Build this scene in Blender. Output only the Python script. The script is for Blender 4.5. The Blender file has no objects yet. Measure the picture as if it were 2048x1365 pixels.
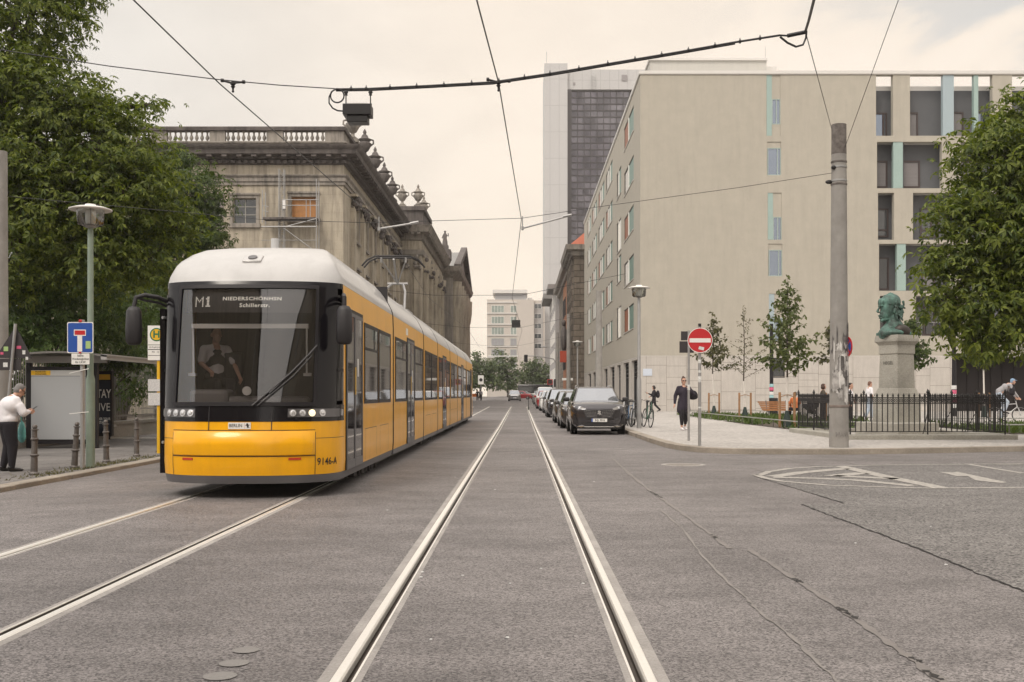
import bpy, bmesh, math, random
from mathutils import Vector, Matrix
R = math.radians
PI = math.pi
S = bpy.context.scene
COL = S.collection
random.seed(7)
# ---------------------------------------------------------------- pinhole relations used to read sizes off the photograph
F, CX, CY, H = 2150.0, 1041.0, 789.0, 1.355
def W(px, py, Y): return ((px - CX) * Y / F, Y, H + (CY - py) * Y / F)
def G(px, py, z=0.0):
    Y = F * (H - z) / (py - CY)
    return ((px - CX) * Y / F, Y)
def rise(Y): return 0.0035 * max(0.0, Y - 45.0)          # the street climbs very slightly
# ---------------------------------------------------------------- tagging
def tag(o, label=None, cat=None, group=None, kind=None):
    if label: o['label'] = label
    if cat: o['category'] = cat
    if group: o['group'] = group
    if kind: o['kind'] = kind
    return o
def thing(name, label, cat, loc=(0, 0, 0), rz=0.0, group=None):
    o = bpy.data.objects.new(name, None)
    o.empty_display_size = 0.2
    COL.objects.link(o)
    o.location = loc
    o.rotation_euler = (0, 0, rz)
    return tag(o, label, cat, group)
def kids(o): return KID.get(o.name, [])
KID = {}
def setpar(c, p):
    c.parent = p
    KID.setdefault(p.name, []).append(c)
def dup(o, parent=None, loc=None, rz=None, label=None, group=None, scale=None):
    c = o.copy()
    COL.objects.link(c)
    if parent is not None: setpar(c, parent)
    if loc is not None: c.location = loc
    if rz is not None: c.rotation_euler = (0, 0, rz)
    if scale is not None: c.scale = scale
    if label: c['label'] = label
    if group: c['group'] = group
    for ch in list(kids(o)): dup(ch, c)
    return c
# ---------------------------------------------------------------- mesh builder
class MB:
    def __init__(s): s.v = []; s.f = []; s.m = []
    def add(s, vs, fs, m=0):
        o = len(s.v)
        s.v += [tuple(v) for v in vs]
        s.f += [tuple(i + o for i in f) for f in fs]
        s.m += [m] * len(fs)
        return s
    def quad(s, a, b, c, d, m=0): return s.add([a, b, c, d], [(0, 1, 2, 3)], m)
    def poly(s, pts, m=0): return s.add(pts, [tuple(range(len(pts)))], m)
    def box(s, x0, x1, y0, y1, z0, z1, m=0):
        return s.add([(x0, y0, z0), (x1, y0, z0), (x1, y1, z0), (x0, y1, z0), (x0, y0, z1), (x1, y0, z1), (x1, y1, z1), (x0, y1, z1)],
                     [(0, 3, 2, 1), (4, 5, 6, 7), (0, 1, 5, 4), (1, 2, 6, 5), (2, 3, 7, 6), (3, 0, 4, 7)], m)
    def obox(s, c, size, M=None, m=0):
        M = M or Matrix()
        hx, hy, hz = [q / 2 for q in size]
        t = MB().box(-hx, hx, -hy, hy, -hz, hz)
        c = Vector(c); M3 = M.to_3x3()
        return s.add([M3 @ Vector(v) + c for v in t.v], t.f, m)
    def bar(s, a, b, w, h, m=0, up=(0, 0, 1)):
        a = Vector(a); b = Vector(b); d = (b - a); L = d.length; d.normalize()
        x = d.cross(Vector(up))
        if x.length < 1e-4: x = Vector((1, 0, 0))
        x.normalize(); z = x.cross(d)
        vs = []
        for p in (a, b):
            for sx, sz in ((-1, -1), (1, -1), (1, 1), (-1, 1)): vs.append(p + x * sx * w / 2 + z * sz * h / 2)
        return s.add(vs, [(3, 2, 1, 0), (4, 5, 6, 7), (0, 1, 5, 4), (1, 2, 6, 5), (2, 3, 7, 6), (3, 0, 4, 7)], m)
    def tube(s, pts, r, n=8, m=0, cap=True, closed=False):
        pts = [Vector(p) for p in pts]
        k = len(pts)
        rs = r if isinstance(r, (list, tuple)) else [r] * k
        vs = []; up = None
        for i, p in enumerate(pts):
            if closed: d = pts[(i + 1) % k] - pts[i - 1]
            else: d = pts[min(i + 1, k - 1)] - pts[max(i - 1, 0)]
            if d.length < 1e-9: d = Vector((0, 0, 1))
            d.normalize()
            if up is None:
                up = Vector((0, 0, 1)) if abs(d.z) < 0.9 else Vector((1, 0, 0))
            x = d.cross(up)
            if x.length < 1e-5: x = d.cross(Vector((0.3, 1, 0.2)))
            x.normalize(); y = x.cross(d).normalized(); up = y
            for j in range(n):
                a = 2 * PI * j / n
                vs.append(p + (x * math.cos(a) + y * math.sin(a)) * rs[i])
        fs = []
        for i in range(k if closed else k - 1):
            i2 = (i + 1) % k
            for j in range(n): fs.append((i * n + j, i * n + (j + 1) % n, i2 * n + (j + 1) % n, i2 * n + j))
        if cap and not closed:
            fs.append(tuple(range(n))[::-1]); fs.append(tuple((k - 1) * n + j for j in range(n)))
        return s.add(vs, fs, m)
    def cyl(s, p0, p1, r0, r1=None, n=14, m=0): return s.tube([p0, p1], [r0, r0 if r1 is None else r1], n, m)
    def lathe(s, prof, c=(0, 0, 0), n=20, m=0, sx=1.0, sy=1.0, rot=0.0, cap=True):
        vs = []; k = len(prof)
        for r, z in prof:
            for j in range(n):
                a = 2 * PI * j / n + rot
                vs.append((c[0] + r * math.cos(a) * sx, c[1] + r * math.sin(a) * sy, c[2] + z))
        fs = [(i * n + j, i * n + (j + 1) % n, (i + 1) * n + (j + 1) % n, (i + 1) * n + j) for i in range(k - 1) for j in range(n)]
        if cap and prof[0][0] > 1e-4: fs.append(tuple(range(n))[::-1])
        if cap and prof[-1][0] > 1e-4: fs.append(tuple((k - 1) * n + j for j in range(n)))
        return s.add(vs, fs, m)
    def sphere(s, c, r, n=12, k=8, m=0, M=None):
        if not isinstance(r, (tuple, list)): r = (r, r, r)
        vs = []; c = Vector(c)
        for i in range(k + 1):
            th = PI * i / k
            for j in range(n):
                a = 2 * PI * j / n
                p = Vector((r[0] * math.sin(th) * math.cos(a), r[1] * math.sin(th) * math.sin(a), r[2] * math.cos(th)))
                if M is not None: p = M @ p
                vs.append(c + p)
        fs = [(i * n + j, (i + 1) * n + j, (i + 1) * n + (j + 1) % n, i * n + (j + 1) % n) for i in range(k) for j in range(n)]
        return s.add(vs, fs, m)
    def prism(s, poly, z0, z1, m=0, ms=None):
        n = len(poly)
        vs = [(x, y, z0) for x, y in poly] + [(x, y, z1) for x, y in poly]
        s.add(vs, [tuple(range(n))[::-1], tuple(range(n, 2 * n))], m)
        o = len(s.v) - 2 * n
        s.f += [(o + i, o + (i + 1) % n, o + n + (i + 1) % n, o + n + i) for i in range(n)]
        s.m += [m if ms is None else ms] * n
        return s
    def extr(s, pts, vec, m=0):
        n = len(pts); vec = Vector(vec)
        vs = [Vector(p) for p in pts]; vs += [p + vec for p in vs]
        return s.add(vs, [tuple(range(n))[::-1], tuple(range(n, 2 * n))] + [(i, (i + 1) % n, n + (i + 1) % n, n + i) for i in range(n)], m)
    def sweep(s, path, prof, m=0, closed_prof=True, ends=True):
        """path: (x,y) points; prof: (out,z), out is to the RIGHT of the travel direction; mitred corners"""
        k = len(path); P = [Vector(p) for p in path]; n = len(prof); vs = []
        for i in range(k):
            d0 = (P[i] - P[i - 1]).normalized() if i else None
            d1 = (P[i + 1] - P[i]).normalized() if i < k - 1 else None
            if d0 is None: d0 = d1
            if d1 is None: d1 = d0
            n0 = Vector((d0.y, -d0.x)); n1 = Vector((d1.y, -d1.x))
            q = n0 + n1
            q = q / max(0.2, q.dot(n1)) if q.length > 1e-6 else n1
            for o, z in prof: vs.append((P[i].x + q.x * o, P[i].y + q.y * o, z))
        fs = []
        rng = range(n) if closed_prof else range(n - 1)
        for i in range(k - 1):
            for j in rng: fs.append((i * n + j, i * n + (j + 1) % n, (i + 1) * n + (j + 1) % n, (i + 1) * n + j))
        if ends and closed_prof:
            fs.append(tuple(range(n))); fs.append(tuple((k - 1) * n + j for j in range(n))[::-1])
        return s.add(vs, fs, m)
    def holes(s, M, u0, u1, v0, v1, holes, depth=0.25, m=0, mr=None):
        """flat wall in the (u,v) plane with rectangular openings that have real reveals; M(u,v,d) maps to space"""
        us = sorted({u0, u1} | {min(max(q, u0), u1) for h in holes for q in h[:2]})
        vv = sorted({v0, v1} | {min(max(q, v0), v1) for h in holes for q in h[2:4]})
        for i in range(len(us) - 1):
            run = None
            for j in range(len(vv) - 1):
                cu = (us[i] + us[i + 1]) / 2; cv = (vv[j] + vv[j + 1]) / 2
                inside = any(h[0] < cu < h[1] and h[2] < cv < h[3] for h in holes)
                if not inside:
                    if run is None: run = vv[j]
                if inside and run is not None:
                    s.quad(M(us[i], run, 0), M(us[i + 1], run, 0), M(us[i + 1], vv[j], 0), M(us[i], vv[j], 0), m); run = None
            if run is not None:
                s.quad(M(us[i], run, 0), M(us[i + 1], run, 0), M(us[i + 1], v1, 0), M(us[i], v1, 0), m)
        q = m if mr is None else mr
        for h in holes:
            a, b, c, d = h[:4]; dp = h[4] if len(h) > 4 else depth
            for (p, r) in (((a, c), (a, d)), ((a, d), (b, d)), ((b, d), (b, c)), ((b, c), (a, c))):
                s.quad(M(p[0], p[1], 0), M(p[0], p[1], dp), M(r[0], r[1], dp), M(r[0], r[1], 0), q)
        return s
    def build(s, name, mats, parent=None, world=False, loc=None, rz=None, smooth=35, bevel=0, bseg=2, recalc=True, sub=0):
        me = bpy.data.meshes.new(name)
        me.from_pydata(s.v, [], s.f)
        if not isinstance(mats, (list, tuple)): mats = [mats]
        for q in mats: me.materials.append(q)
        if len(mats) > 1: me.polygons.foreach_set('material_index', s.m)
        if recalc:
            bm = bmesh.new(); bm.from_mesh(me)
            bmesh.ops.recalc_face_normals(bm, faces=bm.faces)
            bm.to_mesh(me); bm.free()
        if world and parent is not None:
            me.transform(parent.matrix_basis.inverted())
        if smooth:
            me.polygons.foreach_set('use_smooth', [True] * len(me.polygons))
            if smooth < 170: me.set_sharp_from_angle(angle=R(smooth))
        me.update()
        o = bpy.data.objects.new(name, me)
        COL.objects.link(o)
        if parent is not None: setpar(o, parent)
        if loc is not None: o.location = loc
        if rz is not None: o.rotation_euler = (0, 0, rz)
        if bevel:
            b = o.modifiers.new('bevel', 'BEVEL'); b.width = bevel; b.segments = bseg; b.limit_method = 'ANGLE'; b.angle_limit = R(40)
        if sub:
            b = o.modifiers.new('sub', 'SUBSURF'); b.levels = sub; b.render_levels = sub
        return o
def text_mesh(txt, size, bold=0.0, sx=1.0, align='CENTER', spacing=1.0, res=2):
    """flat lettering as (verts, faces) in the x-y plane"""
    c = bpy.data.curves.new('lettering', 'FONT')
    c.body = txt; c.size = size; c.align_x = align; c.align_y = 'CENTER'; c.offset = bold; c.resolution_u = res; c.space_character = spacing
    o = bpy.data.objects.new('lettering_source', c)
    COL.objects.link(o)
    dg = bpy.context.evaluated_depsgraph_get()
    me = bpy.data.meshes.new_from_object(o.evaluated_get(dg))
    vs = [(v.co.x * sx, v.co.y) for v in me.vertices]
    fs = [tuple(p.vertices) for p in me.polygons]
    bpy.data.objects.remove(o); bpy.data.curves.remove(c); bpy.data.meshes.remove(me)
    return vs, fs
def lettering(mb, txt, size, fn, m=0, **kw):
    vs, fs = text_mesh(txt, size, **kw)
    return mb.add([fn(x, y) for x, y in vs], fs, m)
# ---------------------------------------------------------------- materials (all node-based)
def mat(name, col, rough=0.6, metal=0.0, var=None, bump=None, spec=0.5, coat=0.0, emis=None, emis_s=1.0, aniso=None, streak=None, col2=None, rvar=0.0):
    """var=(scale, amount[, darkcolour]) colour mottling; bump=(scale, strength); streak=(amount, colour) vertical weather stains"""
    M = bpy.data.materials.new(name); M.use_nodes = True
    nt = M.node_tree; N = nt.nodes; L = nt.links
    b = N['Principled BSDF']
    b.inputs['Base Color'].default_value = (*col, 1)
    b.inputs['Roughness'].default_value = rough
    b.inputs['Metallic'].default_value = metal
    b.inputs['Specular IOR Level'].default_value = spec
    if coat:
        b.inputs['Coat Weight'].default_value = coat; b.inputs['Coat Roughness'].default_value = 0.04
    if emis:
        b.inputs['Emission Color'].default_value = (*emis, 1); b.inputs['Emission Strength'].default_value = emis_s
    tc = N.new('ShaderNodeTexCoord')
    cur = None
    if var:
        n = N.new('ShaderNodeTexNoise'); n.inputs['Scale'].default_value = var[0]; n.inputs['Detail'].default_value = 8; n.inputs['Roughness'].default_value = 0.65
        L.new(tc.outputs['Object'], n.inputs['Vector'])
        mr = N.new('ShaderNodeMapRange'); mr.inputs[1].default_value = 0.3; mr.inputs[2].default_value = 0.7
        L.new(n.outputs['Fac'], mr.inputs[0])
        mx = N.new('ShaderNodeMixRGB')
        d = var[2] if len(var) > 2 else tuple(c * (1 - var[1]) for c in col)
        u = tuple(min(1, c * (1 + var[1] * 0.6)) for c in col) if len(var) < 3 else col
        mx.inputs[1].default_value = (*d, 1); mx.inputs[2].default_value = (*u, 1)
        L.new(mr.outputs[0], mx.inputs[0]); cur = mx.outputs[0]
        if rvar:
            m2 = N.new('ShaderNodeMapRange'); m2.inputs[3].default_value = rough - rvar; m2.inputs[4].default_value = rough + rvar
            L.new(n.outputs['Fac'], m2.inputs[0]); L.new(m2.outputs[0], b.inputs['Roughness'])
    if streak:
        mp = N.new('ShaderNodeMapping'); mp.inputs['Scale'].default_value = (1.6, 1.6, 0.16)
        L.new(tc.outputs['Object'], mp.inputs['Vector'])
        n = N.new('ShaderNodeTexNoise'); n.inputs['Scale'].default_value = streak[2] if len(streak) > 2 else 1.0; n.inputs['Detail'].default_value = 9; n.inputs['Roughness'].default_value = 0.7
        L.new(mp.outputs[0], n.inputs['Vector'])
        mr = N.new('ShaderNodeMapRange'); mr.inputs[1].default_value = 0.45; mr.inputs[2].default_value = 0.66; mr.inputs[4].default_value = streak[0]
        L.new(n.outputs['Fac'], mr.inputs[0])
        mx = N.new('ShaderNodeMixRGB'); mx.inputs[1].default_value = (*col, 1); mx.inputs[2].default_value = (*streak[1], 1)
        L.new(mr.outputs[0], mx.inputs[0])
        if cur: L.new(cur, mx.inputs[1])
        cur = mx.outputs[0]
    if cur: L.new(cur, b.inputs['Base Color'])
    if bump:
        n = N.new('ShaderNodeTexNoise'); n.inputs['Scale'].default_value = bump[0]; n.inputs['Detail'].default_value = 5
        L.new(tc.outputs['Object'], n.inputs['Vector'])
        bp = N.new('ShaderNodeBump'); bp.inputs['Strength'].default_value = bump[1]; bp.inputs['Distance'].default_value = 0.02
        L.new(n.outputs['Fac'], bp.inputs['Height']); L.new(bp.outputs[0], b.inputs['Normal'])
    return M
def nodes(M):
    nt = M.node_tree
    return nt.nodes, nt.links, nt.nodes['Principled BSDF']
def add_grid(M, kind, sc, axes, mortar, col, msize=0.02, offs=0.5, rowh=0.5, bw=1.0, strength=0.5, vary=0.15, bump=0.4):
    """brick / slab joints over the present colour; axes picks the two object axes that carry the pattern"""
    N, L, b = nodes(M)
    tc = N.new('ShaderNodeTexCoord'); sp = N.new('ShaderNodeSeparateXYZ'); cb = N.new('ShaderNodeCombineXYZ')
    L.new(tc.outputs['Object'], sp.inputs[0])
    if axes == 'hz':
        ad = N.new('ShaderNodeMath'); ad.operation = 'ADD'
        L.new(sp.outputs[0], ad.inputs[0]); L.new(sp.outputs[1], ad.inputs[1])
        L.new(ad.outputs[0], cb.inputs[0]); L.new(sp.outputs[2], cb.inputs[1])
    else:
        for i, a in enumerate(axes): L.new(sp.outputs['xyz'.index(a)], cb.inputs[i])
    t = N.new('ShaderNodeTexBrick')
    t.inputs['Scale'].default_value = sc; t.inputs['Mortar Size'].default_value = msize; t.inputs['Mortar Smooth'].default_value = 0.2
    t.inputs['Brick Width'].default_value = bw; t.inputs['Row Height'].default_value = rowh; t.offset = offs
    t.inputs['Color1'].default_value = (1, 1, 1, 1); t.inputs['Color2'].default_value = (1 - vary, 1 - vary, 1 - vary, 1); t.inputs['Mortar'].default_value = (*mortar, 1)
    L.new(cb.outputs[0], t.inputs['Vector'])
    mx = N.new('ShaderNodeMixRGB'); mx.blend_type = 'MULTIPLY'; mx.inputs[0].default_value = strength
    src = b.inputs['Base Color'].links
    if src: L.new(src[0].from_socket, mx.inputs[1])
    else: mx.inputs[1].default_value = b.inputs['Base Color'].default_value
    L.new(t.outputs['Color'], mx.inputs[2]); L.new(mx.outputs[0], b.inputs['Base Color'])
    if bump:
        bp = N.new('ShaderNodeBump'); bp.inputs['Strength'].default_value = bump; bp.inputs['Distance'].default_value = 0.02; bp.invert = True
        L.new(t.outputs['Fac'], bp.inputs['Height'])
        if b.inputs['Normal'].links: L.new(b.inputs['Normal'].links[0].from_socket, bp.inputs['Normal'])
        L.new(bp.outputs[0], b.inputs['Normal'])
    return M
def stone_mat(name, a, bcol, sc, rough=0.9, big=0.25, bigamt=0.25, grain=0.35, cell=None, bumpd=0.01, bs=0.6, worn=0.0):
    """granular mineral surface: fine chips + broad patches (asphalt, mosaic paving, granite)"""
    M = bpy.data.materials.new(name); M.use_nodes = True
    N, L, b = nodes(M)
    b.inputs['Roughness'].default_value = rough; b.inputs['Specular IOR Level'].default_value = 0.35
    tc = N.new('ShaderNodeTexCoord')
    def noise(s, d=4, r=0.6):
        n = N.new('ShaderNodeTexNoise'); n.inputs['Scale'].default_value = s; n.inputs['Detail'].default_value = d; n.inputs['Roughness'].default_value = r
        L.new(tc.outputs['Object'], n.inputs['Vector']); return n
    if cell:
        v = N.new('ShaderNodeTexVoronoi'); v.inputs['Scale'].default_value = cell
        L.new(tc.outputs['Object'], v.inputs['Vector'])
        hsv = N.new('ShaderNodeSeparateColor'); L.new(v.outputs['Color'], hsv.inputs[0]); gr = hsv.outputs[0]
        v2 = N.new('ShaderNodeTexVoronoi'); v2.feature = 'DISTANCE_TO_EDGE'; v2.inputs['Scale'].default_value = cell
        L.new(tc.outputs['Object'], v2.inputs['Vector'])
    else:
        v = N.new('ShaderNodeTexVoronoi'); v.inputs['Scale'].default_value = sc
        L.new(tc.outputs['Object'], v.inputs['Vector'])
        hsv = N.new('ShaderNodeSeparateColor'); L.new(v.outputs['Color'], hsv.inputs[0]); gr = hsv.outputs[0]
    n2 = noise(sc * 0.45, 5, 0.7)
    m1 = N.new('ShaderNodeMapRange'); m1.inputs[1].default_value = 0.15; m1.inputs[2].default_value = 0.95
    ad = N.new('ShaderNodeMath'); ad.operation = 'MULTIPLY_ADD'; ad.inputs[1].default_value = grain; 
    L.new(gr, ad.inputs[0])
    sb = N.new('ShaderNodeMath'); sb.operation = 'MULTIPLY'; sb.inputs[1].default_value = 1 - grain * 0.6
    L.new(n2.outputs['Fac'], sb.inputs[0]); L.new(sb.outputs[0], ad.inputs[2]); L.new(ad.outputs[0], m1.inputs[0])
    mx = N.new('ShaderNodeMixRGB'); mx.inputs[1].default_value = (*a, 1); mx.inputs[2].default_value = (*bcol, 1)
    L.new(m1.outputs[0], mx.inputs[0])
    nb = noise(big, 6, 0.6)
    m2 = N.new('ShaderNodeMapRange'); m2.inputs[1].default_value = 0.3; m2.inputs[2].default_value = 0.7
    m2.inputs[3].default_value = 1 - bigamt; m2.inputs[4].default_value = 1 + bigamt
    L.new(nb.outputs['Fac'], m2.inputs[0])
    ml = N.new('ShaderNodeMixRGB'); ml.blend_type = 'MULTIPLY'; ml.inputs[0].default_value = 1
    L.new(mx.outputs[0], ml.inputs[1]); L.new(m2.outputs[0], ml.inputs[2])
    out = ml.outputs[0]
    if worn:                                  # patches of traffic polish and dirt
        mpw = N.new('ShaderNodeMapping'); mpw.inputs['Scale'].default_value = (0.55, 1.0, 1.0); L.new(tc.outputs['Object'], mpw.inputs['Vector'])
        nw = noise(1.7, 7, 0.7); L.new(mpw.outputs[0], nw.inputs['Vector'])
        mw = N.new('ShaderNodeMapRange'); mw.inputs[1].default_value = 0.35; mw.inputs[2].default_value = 0.68; mw.inputs[3].default_value = 1 - worn; mw.inputs[4].default_value = 1 + worn
        L.new(nw.outputs['Fac'], mw.inputs[0])
        mz = N.new('ShaderNodeMixRGB'); mz.blend_type = 'MULTIPLY'; mz.inputs[0].default_value = 1; L.new(out, mz.inputs[1]); L.new(mw.outputs[0], mz.inputs[2]); out = mz.outputs[0]
    if cell:
        mr = N.new('ShaderNodeMapRange'); mr.inputs[1].default_value = 0.0; mr.inputs[2].default_value = 0.07; mr.inputs[3].default_value = 0.55
        L.new(v2.outputs['Distance'], mr.inputs[0])
        mj = N.new('ShaderNodeMixRGB'); mj.blend_type = 'MULTIPLY'; mj.inputs[0].default_value = 1
        L.new(out, mj.inputs[1]); L.new(mr.outputs[0], mj.inputs[2]); out = mj.outputs[0]
    L.new(out, b.inputs['Base Color'])
    bp = N.new('ShaderNodeBump'); bp.inputs['Strength'].default_value = bs; bp.inputs['Distance'].default_value = bumpd
    L.new(m1.outputs[0], bp.inputs['Height']); L.new(bp.outputs[0], b.inputs['Normal'])
    return M
def leaf_mat(name, c1, c2, trans=0.35):
    M = bpy.data.materials.new(name); M.use_nodes = True
    N, L, b = nodes(M)
    g = N.new('ShaderNodeNewGeometry')
    mx = N.new('ShaderNodeMixRGB'); mx.inputs[1].default_value = (*c1, 1); mx.inputs[2].default_value = (*c2, 1)
    L.new(g.outputs['Random Per Island'], mx.inputs[0])
    b.inputs['Roughness'].default_value = 0.45; b.inputs['Specular IOR Level'].default_value = 0.35
    L.new(mx.outputs[0], b.inputs['Base Color'])
    t = N.new('ShaderNodeBsdfTranslucent')
    h = N.new('ShaderNodeMixRGB'); h.blend_type = 'MULTIPLY'; h.inputs[0].default_value = 1; h.inputs[2].default_value = (1.2, 1.25, 0.5, 1)
    L.new(mx.outputs[0], h.inputs[1]); L.new(h.outputs[0], t.inputs[0])
    ms = N.new('ShaderNodeMixShader'); ms.inputs[0].default_value = trans
    L.new(b.outputs[0], ms.inputs[1]); L.new(t.outputs[0], ms.inputs[2])
    L.new(ms.outputs[0], N['Material Output'].inputs[0])
    return M
def glass_mat(name, tint=(0.7, 0.72, 0.72), refl=0.12):
    M = bpy.data.materials.new(name); M.use_nodes = True
    nt = M.node_tree; N = nt.nodes; L = nt.links
    N.remove(N['Principled BSDF'])
    t = N.new('ShaderNodeBsdfTransparent'); t.inputs[0].default_value = (*tint, 1)
    g = N.new('ShaderNodeBsdfGlossy'); g.inputs['Roughness'].default_value = 0.02
    fr = N.new('ShaderNodeFresnel'); fr.inputs[0].default_value = 1.5
    mr = N.new('ShaderNodeMath'); mr.operation = 'MULTIPLY_ADD'; mr.inputs[1].default_value = 1.0; mr.inputs[2].default_value = refl
    L.new(fr.outputs[0], mr.inputs[0])
    ms = N.new('ShaderNodeMixShader')
    L.new(mr.outputs[0], ms.inputs[0]); L.new(t.outputs[0], ms.inputs[1]); L.new(g.outputs[0], ms.inputs[2])
    L.new(ms.outputs[0], N['Material Output'].inputs[0])
    return M

asphalt = stone_mat('asphalt', (0.037, 0.0337, 0.034), (0.272, 0.249, 0.242), 95, rough=0.6, big=0.22, bigamt=0.26, grain=0.9, bs=0.9, worn=0.2)
asphalt_rough = stone_mat('coarse_asphalt', (0.028, 0.026, 0.026), (0.235, 0.222, 0.212), 58, big=0.4, bigamt=0.15, grain=0.95, bumpd=0.02, worn=0.15)
patch_m = stone_mat('patched_asphalt', (0.24, 0.225, 0.21), (0.30, 0.285, 0.27), 130, bigamt=0.1)
pave_m = stone_mat('mosaic_paving', (0.30, 0.28, 0.26), (0.50, 0.47, 0.44), 14, cell=11, big=0.3, bigamt=0.12, grain=0.6)
pave_left = stone_mat('grey_paving', (0.12, 0.11, 0.105), (0.22, 0.205, 0.195), 40, cell=9, big=0.5, bigamt=0.2, grain=0.5)
slab_left = add_grid(stone_mat('pavement_slabs', (0.13, 0.12, 0.115), (0.21, 0.20, 0.19), 60, big=0.6, bigamt=0.22), 'b', 1.0, 'xy', (0.35, 0.33, 0.3), None, msize=0.012, rowh=0.6, bw=0.9, strength=0.8)
kerb_m = stone_mat('granite_kerb', (0.22, 0.19, 0.155), (0.36, 0.32, 0.27), 60, big=1.2, bigamt=0.25)
conc_strip = stone_mat('rail_sealing', (0.26, 0.24, 0.225), (0.40, 0.375, 0.35), 90, big=2.5, bigamt=0.18, bs=0.2)
line_m = mat('road_paint', (0.47, 0.44, 0.395), 0.8, var=(14, 0.3, (0.19, 0.178, 0.168)))
seam_m = mat('tar_seam', (0.225, 0.205, 0.192), 0.85, var=(5, 0.4, (0.165, 0.15, 0.14)))
crack_m = mat('open_crack', (0.03, 0.027, 0.025), 0.9)
soil_m = mat('soil', (0.07, 0.055, 0.04), 0.95, var=(3, 0.4))
grassm = leaf_mat('grass_blades', (0.05, 0.09, 0.02), (0.11, 0.15, 0.04), 0.3)
steel_pol = mat('polished_rail', (0.95, 0.92, 0.87), 0.5, 1.0, var=(30, 0.04))
steel_dk = mat('groove_steel', (0.07, 0.055, 0.045), 0.6, 0.5, var=(6, 0.3))
plaster = mat('beige_render', (0.42, 0.388, 0.328), 0.95, var=(1.3, 0.07), bump=(180, 0.25), streak=(0.3, (0.31, 0.285, 0.245), 1.4))
plinth_stone = mat('travertine', (0.50, 0.465, 0.425), 0.8, var=(1.2, 0.10), streak=(0.45, (0.36, 0.33, 0.30), 4.0), bump=(60, 0.1))
coping = mat('coping_metal', (0.62, 0.60, 0.57), 0.5, 0.2)
shade_rec = mat('recess_shade_paint', (0.022, 0.018, 0.018), 0.7, spec=0.2)  # matt near-black: shade of a deep recess put into the colour
weed_m = leaf_mat('dry_weed', (0.07, 0.075, 0.03), (0.15, 0.13, 0.06), 0.3)
loggia_dk = mat('dark_render', (0.115, 0.118, 0.125), 0.9, var=(0.8, 0.12))
mint = mat('mint_panel', (0.30, 0.40, 0.37), 0.45, var=(1.5, 0.06))
mint_b = mat('pale_blue_panel', (0.33, 0.40, 0.43), 0.45)
green_p = mat('green_panel', (0.10, 0.20, 0.165), 0.4)
brown_p = mat('russet_panel', (0.27, 0.085, 0.035), 0.5)
white_p = mat('white_reveal', (0.80, 0.78, 0.73), 0.5)
frame_br = mat('brown_window_frame', (0.055, 0.038, 0.036), 0.5)
frame_gr = mat('grey_green_frame', (0.33, 0.40, 0.37), 0.45)
frame_dk = mat('dark_frame', (0.03, 0.03, 0.032), 0.45)
pane_dk = mat('dark_pane', (0.012, 0.014, 0.016), 0.04, 0.0, spec=0.9)
pane_mid = mat('grey_pane', (0.05, 0.055, 0.06), 0.05, spec=0.9)
pane_sky = mat('mirroring_pane', (0.22, 0.255, 0.31), 0.03, 0.85)
blind_m = mat('closed_blind', (0.22, 0.205, 0.205), 0.7)
add_grid(blind_m, 'b', 1.0, 'xz', (0.5, 0.5, 0.5), None, msize=0.004, rowh=0.06, bw=40, strength=0.5)
lib_stone = mat('weathered_sandstone', (0.45, 0.395, 0.31), 0.92, var=(0.6, 0.2), streak=(0.72, (0.16, 0.138, 0.115), 1.5), bump=(25, 0.25))
add_grid(lib_stone, 'b', 1.0, 'hz', (0.45, 0.42, 0.4), None, msize=0.008, rowh=0.62, bw=1.5, strength=0.4, vary=0.12)
lib_dark = mat('sooty_stone', (0.135, 0.118, 0.11), 0.92, var=(0.9, 0.4), streak=(0.8, (0.05, 0.043, 0.042), 1.5), bump=(20, 0.3))
lib_mid = mat('grey_carved_stone', (0.30, 0.27, 0.235), 0.92, var=(0.8, 0.3), streak=(0.8, (0.09, 0.08, 0.075), 1.5), bump=(20, 0.3))
roof_grey = mat('zinc_roof', (0.27, 0.265, 0.255), 0.55, 0.3)
add_grid(roof_grey, 'b', 1.0, 'yz', (0.3, 0.3, 0.3), None, msize=0.05, rowh=40, bw=0.7, offs=0, strength=0.6)
board_m = mat('plywood_board', (0.42, 0.20, 0.07), 0.7, var=(3, 0.2), streak=(0.4, (0.28, 0.12, 0.04), 8.0))
rust_stone = mat('rusticated_stone', (0.20, 0.165, 0.13), 0.95, var=(1.1, 0.35), bump=(6, 0.8), streak=(0.5, (0.07, 0.06, 0.05)))
add_grid(rust_stone, 'b', 1.0, 'hz', (0.2, 0.18, 0.17), None, msize=0.05, rowh=0.75, bw=1.6, strength=0.8, vary=0.35, bump=1.0)
brick_m = mat('orange_brick', (0.30, 0.115, 0.045), 0.9, var=(0.8, 0.25), bump=(30, 0.2))
tile_m = mat('red_roof_tiles', (0.36, 0.10, 0.05), 0.8, var=(6, 0.3))
tower_m = mat('pale_cladding', (0.46, 0.45, 0.445), 0.45, var=(0.05, 0.06))
add_grid(tower_m, 'b', 1.0, 'hz', (0.5, 0.5, 0.5), None, msize=0.07, rowh=7.5, bw=2.6, offs=0, strength=0.55, vary=0.05, bump=0)
tower_glass = mat('bronze_curtain_glass', (0.225, 0.215, 0.235), 0.05, 0.8, var=(0.07, 0.6, (0.075, 0.068, 0.085)))
add_grid(tower_glass, 'b', 1.0, 'xz', (0.3, 0.3, 0.3), None, msize=0.01, rowh=1.86, bw=1.86, offs=0, strength=1.0, vary=0.6, bump=0)
mull_m = mat('dark_mullion', (0.035, 0.028, 0.03), 0.5)
far_m = mat('pale_far_render', (0.50, 0.455, 0.41), 0.9, var=(0.15, 0.06))
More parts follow.
